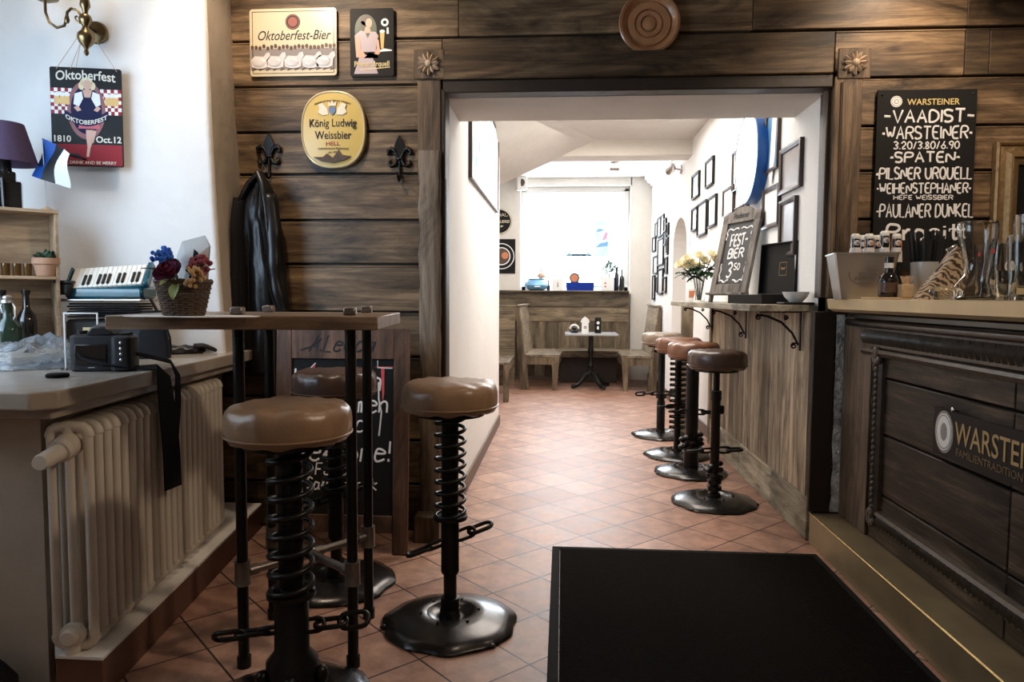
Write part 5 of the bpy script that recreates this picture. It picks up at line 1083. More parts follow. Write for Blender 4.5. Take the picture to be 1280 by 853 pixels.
# ------------------------------------------------------------------ the bar
Q = -PI/2
t = thing('bar', 'dark carved wooden bar front with a brass kick step on the right', 'bar', (1.36, 3.535, 0), Q)
LB = 3.3
b = MB()
for z0, z1 in ((0.15, 0.36), (0.365, 0.62), (0.625, 0.86), (0.865, 1.13)):
    x = 0.0
    while x < LB: e = min(LB, x+1.3); b.tone = random.random(); b.box(((x+e)/2, 0.02, (z0+z1)/2), (e-x-.003, 0.04, z1-z0-.003), 0.004); x = e
b.tone = .5; b.box((LB/2, 0.30, 0.6), (LB, 0.5, 1.06)); b.obj('front_panel', M_barwood, t)
b = MB(M=RZ(-Q)); b.tone = 0.5
# local after RZ(-Q): keep plain boxes instead
b.M = I4; b.tone = .8; b.box((0.17, -0.006, 0.63), (0.30, 0.018, 0.96), 0.003); b.obj('end_panel', M_grey if False else wood('bar_end_panel', (0.05, 0.034, 0.022), (0.13, 0.092, 0.062), (0.24, 0.18, 0.125), 'Z', 0.5), t)
b = MB(); b.box((LB/2, -0.0675, 0.0745), (LB, 0.155, 0.149), 0.003); b.obj('kick_step', M_brassplate, t)
b = MB(); b.tube([(0, -0.1445, 0.1495), (LB, -0.1445, 0.1495)], 0.0042, 8); b.obj('brass_edge', M_gold, t)
b = MB(); b.tube([(0.10, -0.03, 1.088), (LB, -0.03, 1.088)], 0.017, 14); b.box((LB/2+.1, -0.012, 1.118), (LB-.15, 0.05, 0.028), 0.006); b.obj('roll_moulding', M_black if False else mat('ebonised_wood', (0.02, 0.017, 0.015), 0.25, noise_amt=0.3, noise_scale=12), t)
b = MB(); b.box((LB/2+.14, -0.008, 1.03), (LB-.24, 0.016, 0.085), 0.002); x = 0.27; k = 0
while x < LB-.05:
    b.loft([[(x+u*0.011*s_, -0.016-d_, 1.062-zz) for u in (-1, 1)]+[(x+0.0*u, -0.016-d_-0.012, 1.062-zz) for u in (1,)] for s_, d_, zz in ((0.5, 0, 0), (1.3, 0.010, 0.018), (1.0, 0.014, 0.036), (0.35, 0.004, 0.060))]); b.ell((x+0.0175, -0.018, 1.05-0.012*(k % 2)), (0.006, 0.007, 0.012), 8, 5); x += 0.035; k += 1
b.obj('carved_band', M_carved, t, ang=30)
b = MB()
def mold(b, x0, z0, x1, z1, prof):
    d = Vector((x1-x0, 0, z1-z0)); L = d.length; d.normalize(); nrm = Vector((-d.z, 0, d.x)); rings = []
    for p in (Vector((x0, 0, z0)), Vector((x1, 0, z1))): rings.append([p+nrm*a+Vector((0, -o_, 0)) for a, o_ in prof])
    b.loft(rings)
PR = [(-0.034, 0), (-0.034, 0.014), (-0.022, 0.026), (-0.010, 0.018), (0.008, 0.014), (0.018, 0.030), (0.030, 0.022), (0.034, 0.0)]
mold(b, 0.24, 0.968, LB, 0.968, [(-0.018, 0), (-0.016, 0.02), (0, 0.032), (0.012, 0.028), (0.018, 0.0)])
mold(b, 0.40, 0.27, 0.40, 0.95, PR); mold(b, 0.44, 0.262, LB, 0.262, PR); b.obj('frame_moulding', M_carved, t, ang=30)
b = MB()
for z in [0.30+0.026*i for i in range(25)]: b.ell((0.398, -0.020, z), (0.012, 0.012, 0.012), 10, 6)
x = 0.47
while x < LB: b.loft([[(x+u*0.010*s_, -0.014-d_, 0.285-zz) for u in (-1, 1)]+[(x, -0.026-d_, 0.285-zz)] for s_, d_, zz in ((0.5, 0, 0), (1.2, 0.010, 0.014), (0.9, 0.012, 0.030), (0.3, 0.003, 0.048))]); x += 0.031
for cz in (0.96, 0.265):
    for k in range(9): a = k*0.7; b.ell((0.40+0.028*math.cos(a)*(k/9+.3), -0.024, cz+0.03*math.sin(a)*(k/9+.3)), (0.016, 0.014, 0.018), 10, 6)
for k, z in enumerate((0.90, 0.75, 0.5, 0.34)): b.ell((0.362, -0.012, z), (0.010, 0.012, 0.03), 8, 6)
b.obj('carving', M_carved, t, ang=60)
b = MB(); b.box((-0.005, -0.104, 0.645), (0.03, 0.10, 0.98), 0.004); b.obj('corner_post', M_darkboard, t)
b = MB(); rnd = random.Random(8)
rings = []
for i in range(30):
    z = 0.16+0.96*i/29; l = 0.012+0.012*noise.noise(Vector((z*9, 0, 0))); rings.append([(0.012, -0.060+l, z), (0.012, -0.012, z), (0.004, -0.012, z), (0.004, -0.060+l, z)])
b.loft(rings); b.obj('flaking_strip', plaster('flaking_paint', (0.80, 0.77, 0.73), 0.96, 11, 1.0, 0.5), t)
# sign screwed on the bar front
SY = 2.665; s_ = 3.535-SY
t = thing('bar_sign', 'black plaque with gold capitals and a round white emblem on the bar front', 'sign', (1.355, SY-0.47, 0.728), Q)
b = MB(); b.prism(rrect(-0.47, -0.083, 0.62, 0.083, 0.004), -0.012, 0); b.obj('panel', M_signblack, t); y = -0.0125
b = MB(); b.prism(disc(-0.395, 0.004, 0.052, 40, 0.066), y-.002, y); b.obj('emblem', M_paper, t)
b = MB(); ringq(b, -0.395, 0.004, 0.045, 0.048, y-.002, 36, 1.26); b.ell((-0.395, y-.001, 0.004), (0.024, 0.003, 0.034), 16, 8); ringq(b, -0.395, 0.004, 0.054, 0.060, y, 36, 1.25)
b.obj('emblem_print', flat('emblem_grey2', (0.30, 0.27, 0.24)), t)
b = MB(); b.font('WARSTEINER', 0.108, -0.325, -0.022, y, 'LEFT', bold=0.004, sx=0.83); b.obj('lettering', flat('sign_old_gold', (0.45, 0.31, 0.12), 0.35), t)
b = MB(); b.font('FAMILIENTRADITION SEIT 1753', 0.036, -0.315, -0.062, y, 'LEFT', sx=1.05); b.obj('fine_lettering', flat('sign_dim_gold', (0.16, 0.11, 0.05), 0.4), t)
b = MB(); b.cyl((-0.33, 0, 0.088), (-0.33, -0.02, 0.092), 0.004, n=8); b.ell((-0.33, -0.022, 0.092), (0.009, 0.004, 0.009), 10, 6); b.obj('screw', M_chrome, t)
# counter
t = thing('bar_counter', 'long brass-coloured bar counter with a rounded end', 'counter', (0, 0, 0))
def ctop(y0, y1, rnd_end):
    b = MB(); prof = [(1.222, 1.193), (1.225, 1.195), (1.80, 1.195), (1.80, 1.137), (1.250, 1.137), (1.228, 1.150)]; rings = []
    ys = [y0]+([y1-0.10+0.10*math.sin(PI/2*i/8) for i in range(9)] if rnd_end else [y1])
    for i, y in enumerate(ys):
        dx = 0.07*(1-math.cos(PI/2*max(0, i-1)/8)) if rnd_end and i else 0; rings.append([(x+(dx if x < 1.5 else 0), y, z+(0.030*(dx/0.07)**1.5 if z < 1.16 else 0)) for x, z in prof])
    b.loft(rings); return b
ctop(0.2, 2.5495, False).obj('counter_section', M_counter, t, ang=30); ctop(2.5505, 3.49, True).obj('counter_section', M_counter, t, ang=30)
CT = 1.195
def PB(px, Y): return PY(px, 371, Y).x
# flared steel bucket with swing-top bottles
bx = PB(1075, 3.24); t = thing('bottle_bucket', 'flared brushed steel bucket with a round engraved emblem on the bar', 'bucket', (bx, 3.24, CT), math.radians(-10))
b = MB(); H_ = 0.198
def sq(w_, d_, z): return [(x*w_/2, y_*d_/2, z) for x, y_ in ((-1, -.9), (-.95, -1), (.95, -1), (1, -.9), (1, .9), (.95, 1), (-.95, 1), (-1, .9))]
b.loft([sq(.19, .15, 0), sq(.255, .21, H_), sq(.262, .217, H_), sq(.262, .217, H_-.006), sq(.257, .212, H_-.006)], cap=False); b.loft([sq(.252, .206, H_), sq(.188, .148, 0.004)], cap=False); b.add(sq(.19, .15, 0.002), [list(range(8))]); b.obj('wall', M_steel, t, ang=30)
b = MB(); b.M = T(-0.01, -0.093, 0.105) @ RX(math.radians(-8.5))
ringq(b, 0, 0.0, 0.053, 0.056, -.0006, 36, 0.85); b.prism(disc(0, 0.008, 0.018, 20), -.0012, -.0002); b.prism([(0.046*math.cos(a), 0.040*math.sin(a)) for a in [PI*(0.15+0.7*i/10) for i in range(11)]]+[(0.034*math.cos(a), 0.030*math.sin(a)) for a in [PI*(0.85-0.7*i/10) for i in range(11)]], -.0012, -.0002)
b.font('Brauerei', 0.021, 0, -0.026, -.0006, shear=.3); b.prism(rect(-0.02, -0.038, 0.02, -0.035), -.0012, -.0002); b.obj('emblem', flat('engraved_dark', (0.12, 0.10, 0.09)), t)
lab = ['front row of the bucket, outermost left', 'front row of the bucket, second from the left', 'front row of the bucket, third from the left', 'front row of the bucket, at its right end', 'back row of the bucket, at the left', 'back row of the bucket, at the right']
for i, (px, dy) in enumerate(((1067, -0.03), (1084, -0.03), (1103, -0.03), (1118, -0.03), (1076, 0.045), (1094, 0.045))):
    Y = 3.24+dy; x = PB(px, Y); hh = 0.255+0.012*(i in (2,))
    tt = thing('swing_top_bottle', 'swing-top bottle with a white cap, '+lab[i], 'bottle', (x, Y, CT+.005), 0, 'swing-top bottles in the steel bucket')
    b = MB(); b.lathe([(0, 0), (0.024, 0), (0.025, 0.15), (0.022, 0.19), (0.0165, 0.215), (0.0155, hh), (0, hh)], n=20); b.obj('glass_body', M_darkglass, tt)
    b = MB(); b.lathe([(0.0252, 0.155), (0.0235, 0.195), (0.0195, 0.217), (0.019, 0.21)], n=20); b.prism(disc(0, hh-.018, 0.012, 14), -0.0185, -0.0150); b.obj('foil_label', M_photo, tt)
    b = MB(); b.lathe([(0, hh), (0.018, hh), (0.019, hh+.004), (0.018, hh+.016), (0.013, hh+.022), (0, hh+.023)], n=18); b.obj('stopper', M_ivory, tt)
    b = MB(); b.tube([(-0.019, 0, hh+.010), (-0.021, -.003, hh-.03), (-0.014, -0.015, hh-.055), (0.014, -0.015, hh-.055), (0.021, -.003, hh-.03), (0.019, 0, hh+.010)], 0.0016, 5); b.prism(disc(0.003, hh-.02, 0.0065, 12), -0.0195, -0.0186); b.obj('wire_bail', M_orange if i % 2 else M_steel, tt)
# thin wooden board with jar, toothpicks, straws
bx0, bx1 = PB(1086, 3.0), PB(1186, 3.0); t = tag(MB().box(((bx0+bx1)/2, 3.0, CT+.004), (bx1-bx0, 0.16, 0.008), 0.003).obj('serving_board', M_orange if False else M_stick), 'thin reddish wooden board under the jar and toothpicks', 'board')
ZB_ = CT+.008
x = PB(1110, 3.0); t = thing('dark_jar', 'small dark glass jar with a pale label beside the steel bucket', 'jar', (x-.005, 2.99, ZB_)); b = MB(); b.lathe([(0, 0), (0.034, 0), (0.037, 0.006), (0.037, 0.07), (0.030, 0.088), (0.016, 0.10), (0.016, 0.15), (0.018, 0.152), (0.018, 0.162), (0, 0.162)], n=26); b.obj('glass_body', M_darkglass, t); MB().lathe([(0.0165, 0.118), (0.0165, 0.138)], n=20).obj('paper_label', M_paper, t); b = MB(); b.lathe([(0.0374, 0.02), (0.0374, 0.06)], n=26); b.obj('paper_label', M_brownline, t)
x = PB(1133, 2.93); t = thing('toothpick_holder', 'pale wooden block holding toothpicks in front of the straw tumbler', 'toothpick holder', (x, 2.94, ZB_))
b = MB(); b.box((0, 0, 0.026), (0.044, 0.044, 0.052), 0.003); b.tube([(-0.022, -0.0222, 0.034), (0.022, -0.0222, 0.034)], 0.0012, 5); b.obj('block', M_stick, t); b = MB(); rnd = random.Random(3)
for k in range(34): a = rnd.uniform(0, 2*PI); r = rnd.uniform(0, 0.017); b.tube([(r*math.cos(a)*.7, r*math.sin(a)*.7, 0.05), (r*1.6*math.cos(a), r*1.6*math.sin(a), 0.082+rnd.uniform(-.004, .004))], 0.0012, 5)
o = b.obj('toothpicks', mat('pale_toothpick', (0.70, 0.50, 0.32), 0.6), t); o['kind'] = 'stuff'
x = PB(1156, 3.06); t = thing('straw_tumbler', 'frosted tumbler full of black drinking straws', 'tumbler', (x, 3.06, ZB_)); b = MB(); b.lathe([(0, 0), (0.050, 0), (0.052, 0.004), (0.058, 0.145), (0.0555, 0.145), (0.049, 0.008), (0, 0.008)], n=32); b.obj('glass_body', mat('frosted_glass', (0.55, 0.55, 0.53), 0.3, 0.3, spec=0.6), t)
b = MB(); rnd = random.Random(6)
for k in range(60): a = rnd.uniform(0, 2*PI); r = rnd.uniform(0, 0.05); L = rnd.uniform(0.235, 0.28); b.tube([(r*.8*math.cos(a), r*.8*math.sin(a), 0.012), (r*1.75*math.cos(a)+.01, r*1.3*math.sin(a), L)], 0.0037, 6)
o = b.obj('straws', M_ink, t); o['kind'] = 'stuff'
# carved driftwood
x = PB(1172, 2.86); t = thing('wood_carving', 'wedge of dark-veined carved wood leaning on the bar beside the straws', 'carving', (x, 2.86, CT)); b = MB()
rings = []
outl = [(-0.092, 0.0), (-0.055, 0.05), (-0.01, 0.105), (0.03, 0.165), (0.052, 0.200), (0.070, 0.195), (0.084, 0.14), (0.092, 0.08), (0.088, 0.03), (0.06, 0.0)]
for yy, s2 in ((-0.035, 0.80), (-0.03, 0.92), (-0.012, 1.0), (0.012, 1.0), (0.03, 0.92), (0.035, 0.80)): rings.append([((px_-0.02)*s2+0.02, yy, max(0, 0.005+(pz-0.08)*s2+0.075) if pz > 0.001 else 0) for px_, pz in outl])
b.loft(rings)
m, N, L, bb = _nodes('zebra_wood'); tc = N.new('ShaderNodeTexCoord'); wv = N.new('ShaderNodeTexWave'); wv.inputs['Scale'].default_value = 22; wv.inputs['Distortion'].default_value = 9; wv.inputs['Detail'].default_value = 3; wv.inputs['Detail Scale'].default_value = 1.2; wv.bands_direction = 'DIAGONAL'; L.new(tc.outputs['Object'], wv.inputs['Vector'])
cr = N.new('ShaderNodeValToRGB'); e = cr.color_ramp.elements; e[0].position = .25; e[0].color = (0.07, 0.045, 0.03, 1); e[1].position = .55; e[1].color = (0.50, 0.37, 0.25, 1); L.new(wv.outputs['Color'], cr.inputs['Fac']); L.new(cr.outputs['Color'], bb.inputs['Base Color']); bb.inputs['Roughness'].default_value = 0.45
b.obj('body', m, t, ang=45); b = MB(); b.box((0.035, -0.02, 0.196), (0.045, 0.012, 0.014), 0.003, R=RY(-0.5)); b.tube([(0.02, -0.03, 0.175), (0.045, -0.034, 0.20), (0.062, -0.03, 0.19)], 0.004, 7); b.tube([(-0.03, -0.036, 0.105), (-0.005, -0.036, 0.135)], 0.004, 7); b.obj('metal_clip', M_chrome, t)
# glasses
def glass(name, label, px, Y, prof_out, th=0.0028, group='clear glasses on the bar', base=0.012):
    x = PB(px, Y); t = thing(name, label, 'glass', (x, Y, CT), 0, group); prof = [(0, 0)]+prof_out+[(prof_out[-1][0]-th, prof_out[-1][1])]+[(max(.002, r-th), z) for r, z in prof_out[::-1][1:] if z > base]+[(max(.002, prof_out[0][0]*.8-th), base), (0, base)]
    b = MB(); b.lathe(prof, n=36); b.obj('bowl', M_glass, t); return t
# boot glass
x = PB(1217, 2.62); t = thing('boot_glass', 'tall clear glass beer boot beside the wood carving', 'glass', (x, 2.62, CT), 0, 'clear glasses on the bar')
b = MB(); n = 28; secs = [(0.0, 0.0, 0.055, 0.045, 0), (0.0, 0.0, 0.062, 0.05, 0.006), (-0.012, 0, 0.068, 0.046, 0.03), (-0.006, 0, 0.052, 0.042, 0.062), (0.006, 0, 0.042, 0.041, 0.085), (0.012, 0, 0.045, 0.044, 0.13), (0.008, 0, 0.054, 0.053, 0.185), (0.004, 0, 0.062, 0.061, 0.225), (0.003, 0, 0.064, 0.063, 0.262), (0.003, 0, 0.060, 0.060, 0.272)]
def rg(s, k=0.0, dz=0.0): return [(s[0]+(s[2]-k)*math.cos(2*PI*i/n), s[1]+(s[3]-k)*math.sin(2*PI*i/n), s[4]+dz) for i in range(n)]
b.loft([rg(s) for s in secs]+[rg(s, 0.003) for s in secs[::-1][:-1]]+[rg(secs[1], 0.006, 0.006)]); b.obj('bowl', M_glass, t, ang=70)
b = MB(); b.ell((-0.095, 0, 0.026), (0.058, 0.036, 0.024), 24, 12); b.obj('toe', M_glass, t)
b = MB(); b.prism([(-0.02, 0.162), (-0.012, 0.162), (-0.012, 0.150), (-0.02, 0.150)], -0.053, -0.0515); b.prism([(0.022, 0.175), (0.034, 0.175), (0.034, 0.160), (0.022, 0.160)], -0.053, -0.0515); b.obj('printed_mark', M_chalkred, t)
MUG = [(0.038, 0), (0.040, 0.005), (0.038, 0.03), (0.040, 0.09), (0.043, 0.19), (0.044, 0.212)]
def mug(name, label, px, Y, s=1.0, mark=True, handle=True):
    t = glass(name, label, px, Y, [(r*s, z*s) for r, z in MUG]); b = MB()
    if handle: b.tube([(0.038*s, 0, 0.06*s), (0.07*s, 0, 0.065*s), (0.08*s, 0, 0.11*s), (0.072*s, 0, 0.155*s), (0.041*s, 0, 0.165*s)], 0.007*s, 8); b.obj('handle', M_glass, t)
    if mark: b = MB(); ringq(b, 0, 0.118*s, 0.008*s, 0.014*s, -0.0415*s, 20, 1.3); b.prism(rect(-.004*s, .108*s, .004*s, .128*s), -.0422*s, -.0415*s); b.obj('printed_mark', M_paper, t)
    return t
mug('beer_mug', 'clear beer mug with a round white mark just right of the boot glass', 1250, 2.64); mug('beer_mug', 'clear beer mug with a round white mark, second from the boot glass', 1266, 2.80, mark=True)
glass('shot_glass', 'short clear glass standing in front of the beer mugs', 1257, 2.42, [(0.026, 0), (0.027, 0.004), (0.029, 0.05), (0.033, 0.095)])
mug('beer_mug', 'clear beer mug with a dark base at the right edge of the photo', 1276, 2.45, 1.0, False); glass('tall_glass', 'tallest clear glass behind the mugs at the right edge', 1281, 2.66, [(0.034, 0), (0.036, 0.006), (0.030, 0.06), (0.040, 0.16), (0.044, 0.30)])
glass('tall_glass', 'slender clear glass between the boot glass and the gilt frame', 1231, 2.86, [(0.034, 0), (0.036, 0.006), (0.030, 0.05), (0.040, 0.15), (0.046, 0.21)])

# ------------------------------------------------------------------ wall shelf and what stands on it
ST = 1.165
t = thing('wall_shelf', 'grey wooden wall shelf on iron scroll brackets over the stools', 'shelf', (1.25, 4.9, 0)); 
b = MB(); b.tone = .6; b.box((-0.165, 0, ST-0.0175), (0.33, 2.58, 0.035), 0.004); b.obj('shelf_board', M_greyx, t)
b = MB(); b.tone = .5; b.box((-0.17, 1.40, 0.565), (0.10, 0.05, 1.13), 0.004); b.obj('support_post', M_grey, t)
for yb_ in (-1.18, -0.10, 0.98):
    b = MB(); xw = -0.046; b.box((xw, yb_, 1.03), (0.008, 0.022, 0.20), 0.002); b.box((-0.15, yb_, 1.1265), (0.20, 0.022, 0.006), 0.001)
    b.tube([(xw-.008, yb_, 0.96), (-0.085, yb_, 1.02), (-0.14, yb_, 1.075), (-0.21, yb_, 1.105), (-0.25, yb_, 1.113)], 0.006, 8)
    for cx_, cz_, r_, a0 in ((-0.255, 1.100, 0.014, 1.4), (-0.075, 0.955, 0.016, 1.0), (-0.12, 1.100, 0.012, 4.0)): b.tube([(cx_+r_*(1-k/14*.75)*math.cos(a0+k*.6), yb_, cz_+r_*(1-k/14*.75)*math.sin(a0+k*.6)) for k in range(15)], 0.0045, 7)
    b.obj('scroll_bracket', M_iron, t)
th = math.radians(-72.4)
# presentation box
t = thing('presentation_box', 'black open presentation box with a gold emblem in its raised lid', 'box', (0.945, 4.19, ST), th)
b = MB(); b.box((0.17, 0.105, 0.004), (0.34, 0.20, 0.006), 0.001)
for c, d in (((0.17, 0.004, 0.026), (0.34, 0.006, 0.05)), ((0.17, 0.206, 0.026), (0.34, 0.006, 0.05)), ((0.003, 0.105, 0.026), (0.006, 0.20, 0.05)), ((0.337, 0.105, 0.026), (0.006, 0.20, 0.05)), ((0.17, 0.105, 0.04), (0.33, 0.19, 0.012))): b.box(c, d, 0.001)
b.obj('tray', M_frameblack, t)
b = MB(M=T(0, 0.211, 0.05) @ RX(math.radians(-3))); b.box((0.17, 0.012, 0.145), (0.34, 0.008, 0.29), 0.001)
for c, d in (((0.17, -0.004, 0.003), (0.34, 0.03, 0.006)), ((0.17, -0.004, 0.287), (0.34, 0.03, 0.006)), ((0.003, -0.004, 0.145), (0.006, 0.03, 0.29)), ((0.337, -0.004, 0.145), (0.006, 0.03, 0.29))): b.box(c, d, 0.001)
lid = b.obj('lid', M_frameblack, t); b = MB(M=T(0, 0.211, 0.05) @ RX(math.radians(-3))); mx_, mz_ = 0.19, 0.145
for a_ in ((-.035, -.037, .035, -.034), (-.035, .034, .035, .037), (-.035, -.037, -.032, .037), (.032, -.037, .035, .037)): b.prism(rect(mx_+a_[0], mz_+a_[1], mx_+a_[2], mz_+a_[3]), 0.006, 0.0085)
b.prism([(mx_-.015, mz_-.004), (mx_+.015, mz_-.004), (mx_+.02, mz_+.01), (mx_, mz_+.004), (mx_-.02, mz_+.01)], 0.006, 0.0085); b.obj('gold_emblem', M_gilt, lid)
# easel board
t = thing('easel_board', 'small grey-framed chalkboard easel offering festival beer on the wall shelf', 'chalkboard', (0.985, 4.92, ST), th)
EM = T(0, 0, 0) @ RX(math.radians(-11)); b = MB(M=EM); ew, eh, z0 = 0.44, 0.555, 0.06
b.tone = .5
for x in (0.032, ew-.032): b.box((x, 0, z0+eh/2-.02), (0.064, 0.022, eh-.04), 0.003)
b.box((ew/2, 0, z0+.03), (ew-.13, 0.022, 0.06), 0.003); b.prism([(0.0, z0+eh-.085), (ew, z0+eh-.085), (ew, z0+eh-.03), (ew*.80, z0+eh-.018), (ew*.62, z0+eh+.012), (ew*.38, z0+eh+.012), (ew*.2, z0+eh-.018), (0, z0+eh-.03)], -0.011, 0.011); b.obj('frame', M_easel, t)
b = MB(M=EM)
for x in (0.02, ew-.02): b.box((x, 0.0, z0/2+.002), (0.03, 0.02, z0), 0.002)
b.box((ew/2, -0.02, z0-.006), (ew, 0.04, 0.014), 0.002); b.obj('foot', M_easel, t)
b = MB(); b.tube([(ew/2, 0.105, 0.42), (ew/2, 0.16, 0.004)], 0.01, 8); b.obj('back_prop', M_easel, t)
b = MB(M=EM); b.box((ew/2, 0.004, z0+.06+(eh-.145)/2), (ew-.126, 0.006, eh-.145)); b.obj('slate', M_slate, t); yy = 0.0005
b = MB(M=EM); b.chalk('FEST-', 0.075, ew/2+.01, z0+.315, yy, 0.20, thick=.09); b.chalk('BIER', 0.062, ew/2, z0+.235, yy, 0.18, thick=.10); b.chalk('3', 0.10, ew/2-.035, z0+.105, yy, 0.055, thick=.075); b.chalk('50', 0.042, ew/2+.045, z0+.155, yy, 0.065, thick=.11)
for sx in (-1, 1):
    b.tube([(ew/2+sx*(0.145+.008*math.sin(k*1.3)), yy, z0+.36+k*.008) for k in range(8)]+[(ew/2+sx*(0.14-.018*k), yy, z0+.428+.006*math.sin(k*1.4)) for k in range(8)], 0.005, 6); b.tube([(ew/2+sx*(0.145+.006*math.sin(k*1.3)), yy, z0+.20-k*.012) for k in range(9)]+[(ew/2+sx*(0.14-.016*k), yy, z0+.082+.008*math.sin(k*1.2)) for k in range(8)], 0.006, 6)
b.obj('chalk_lettering', M_chalk, t); b = MB(M=EM); b.font('Paulaner', 0.052, ew/2, z0+eh-.06, -0.0115, bold=.03); b.obj('carved_lettering', M_ink, t)
# rose vase
q = PY(874, 371, 5.55); t = thing('rose_vase', 'clear glass vase on the far half of the wall shelf', 'vase', (q.x, 5.55, ST)); b = MB(); b.lathe([(0, 0), (0.045, 0), (0.046, 0.006), (0.036, 0.06), (0.040, 0.13), (0.055, 0.20), (0.052, 0.20), (0.037, 0.13), (0.033, 0.06), (0.04, 0.012), (0, 0.012)], n=30); b.obj('glass_body', M_glass, t)
rnd = random.Random(12); spots = [(-0.155, 0.285), (-0.10, 0.33), (-0.055, 0.30), (-0.01, 0.355), (0.035, 0.315), (0.085, 0.36), (0.12, 0.315), (0.145, 0.35), (-0.09, 0.275), (0.0, 0.275)]
wh = ['farthest left', 'upper left', 'left of the middle', 'top middle', 'right of the middle', 'top right', 'lower right', 'farthest right', 'lower left', 'lowest in the middle']
for i, (dx, dz) in enumerate(spots):
    tt = thing('cream_rose', 'cream yellow rose in the glass vase, '+wh[i]+' of the bunch', 'flower', (q.x, 5.55, ST+.015), 0, 'cream roses in the vase'); dy = rnd.uniform(-.07, .03); c = Vector((dx, dy, dz-.015))
    b = MB(); rosehead(b, c, 0.040, 5, RX(0.6)@RY(dx*3), i+20); b.obj('bloom', M_rose, tt); MB().tube([(dx*.08, dy*.08, 0), (dx*.25, dy*.25, 0.16), c], 0.003, 6).obj('stem', M_leaf, tt)
    b = MB()
    for k in range(5): a = rnd.uniform(0, 6.3); p_ = c*0.66+Vector((dx*.1, 0, .01)); leafblade(b, p_, p_+Vector((0.10*math.cos(a), 0.08*math.sin(a)-.03, rnd.uniform(-.05, .05))), 0.045)
    b.obj('leaves', M_leaf, tt)
q2 = PY(865, 371, 5.75); t = thing('table_card', 'small printed card standing beside the rose vase', 'card', (q2.x, 5.75, ST), -0.5); b = MB(); b.box((0, 0, 0.05), (0.06, 0.003, 0.10)); b.obj('card', M_bowlblue if False else M_paper, t); b = MB(); b.prism(rect(-.024, .03, .024, .085), -.0022, -.0015); b.obj('print', M_orange, t)
# bowl on a black tray
t = tag(MB().box((1.165, 3.685, ST+.006), (0.15, 0.13, 0.012), 0.004).obj('black_tray', M_frameblack), 'flat black tray under the white bowl at the near shelf end', 'tray')
b = MB(); b.lathe([(0, 0), (0.030, 0), (0.034, 0.004), (0.056, 0.028), (0.066, 0.052), (0.063, 0.052), (0.052, 0.03), (0.03, 0.010), (0, 0.008)], n=36); tag(b.obj('white_bowl', mat('glazed_white', (0.86, 0.84, 0.80), 0.25), loc=(1.168, 3.69, ST+.012)), 'small white bowl on a black tray beside the open black box', 'bowl')
tag(MB().lathe([(0, 0), (0.010, 0.004), (0.012, 0.02), (0.005, 0.034), (0, 0.036)], n=12, squash=.8).obj('wrapped_sweet', M_orange, loc=(1.185, 3.69, ST+.021)), 'orange wrapped sweet in the white bowl', 'sweet')

# ------------------------------------------------------------------ pictures on the right corridor wall
def wallpic(label, xl, xr, yt, yb, prt=None, fr=None, wd=0.014, group='framed pictures on the corridor wall', name='framed_picture'):
    pn, pf = PX(xr, yt, XR-.012), PX(xl, yt, XR-.012); zb = PX(xr, yb, XR-.012).z; W2_, H2_ = pf.y-pn.y, pn.z-zb
    t = thing(name, label, 'picture', (XR-.001, (pn.y+pf.y)/2, (pn.z+zb)/2), Q, group)
    b = MB(); molding(b, W2_, H2_, [(0, 0), (0, -.022), (wd*.4, -.024), (wd, -.018), (wd, 0)]); b.obj('frame', fr or M_frame, t, ang=25)
    b = MB(); b.box((0, -0.008, 0), (W2_-2*wd+.002, 0.004, H2_-2*wd+.002)); b.obj('print', prt or M_photo, t)
    b = MB(); b.box((0, -0.012, 0), (W2_-2*wd, 0.002, H2_-2*wd)); b.obj('glazing', M_glass, t) if False else None
    return t
wallpic('brown framed grey print, nearest the board wall and highest beside the lit sign', 977, 1003, 171, 232, M_greyprint, wd=.026)
wallpic('brown framed grey print, nearest the board wall just above the open black box', 976, 996, 244, 318, M_greyprint, wd=.024)
wallpic('dark framed white print hanging right above the easel board', 955, 975, 228, 281, M_paper, wd=.024)
t = wallpic('brown framed blue and white poster just right of the round lit sign', 959, 975, 131, 208, flat('poster_blue', (0.10, 0.25, 0.48), .35), wd=.02)
b = MB(); b.prism([(-0.06, -0.20), (0.0, -0.26), (0.06, -0.1), (0.08, 0.2), (0.02, 0.28), (-0.02, 0.05)], -.012, -.0105); b.obj('poster_shape', M_paper, t)
wallpic('dark framed print half hidden behind the round lit sign', 917, 931, 180, 232, wd=.016)
wallpic('dark framed white print left below the round lit sign', 905, 918, 230, 266, M_paper, wd=.016)
wallpic('small framed print peeping over the top of the easel board', 920, 935, 253, 292, M_paper, wd=.016)
wallpic('small dark framed print in the upper row, nearer to the round lit sign', 883, 892.5, 194, 229, M_paper, wd=.02, fr=M_frameblack)  # white and bluish prints of both rows: daylight on the glass, painted
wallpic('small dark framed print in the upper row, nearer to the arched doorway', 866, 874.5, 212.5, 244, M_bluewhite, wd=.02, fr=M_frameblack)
wallpic('narrow framed picture, bluish glass reflection painted in, nearest the arch in the lower row', 865.5, 872, 257.5, 287, M_bluewhite, wd=.02, fr=M_frameblack)
wallpic('dark framed picture, glass reflection painted white, in the middle of the lower row of three', 873, 884, 248.5, 292, M_paper, wd=.02, fr=M_frameblack)
wallpic('dark framed picture, glass reflection painted white, at the right of the lower row of three', 886, 896, 241.5, 281, M_paper, wd=.02, fr=M_frameblack)
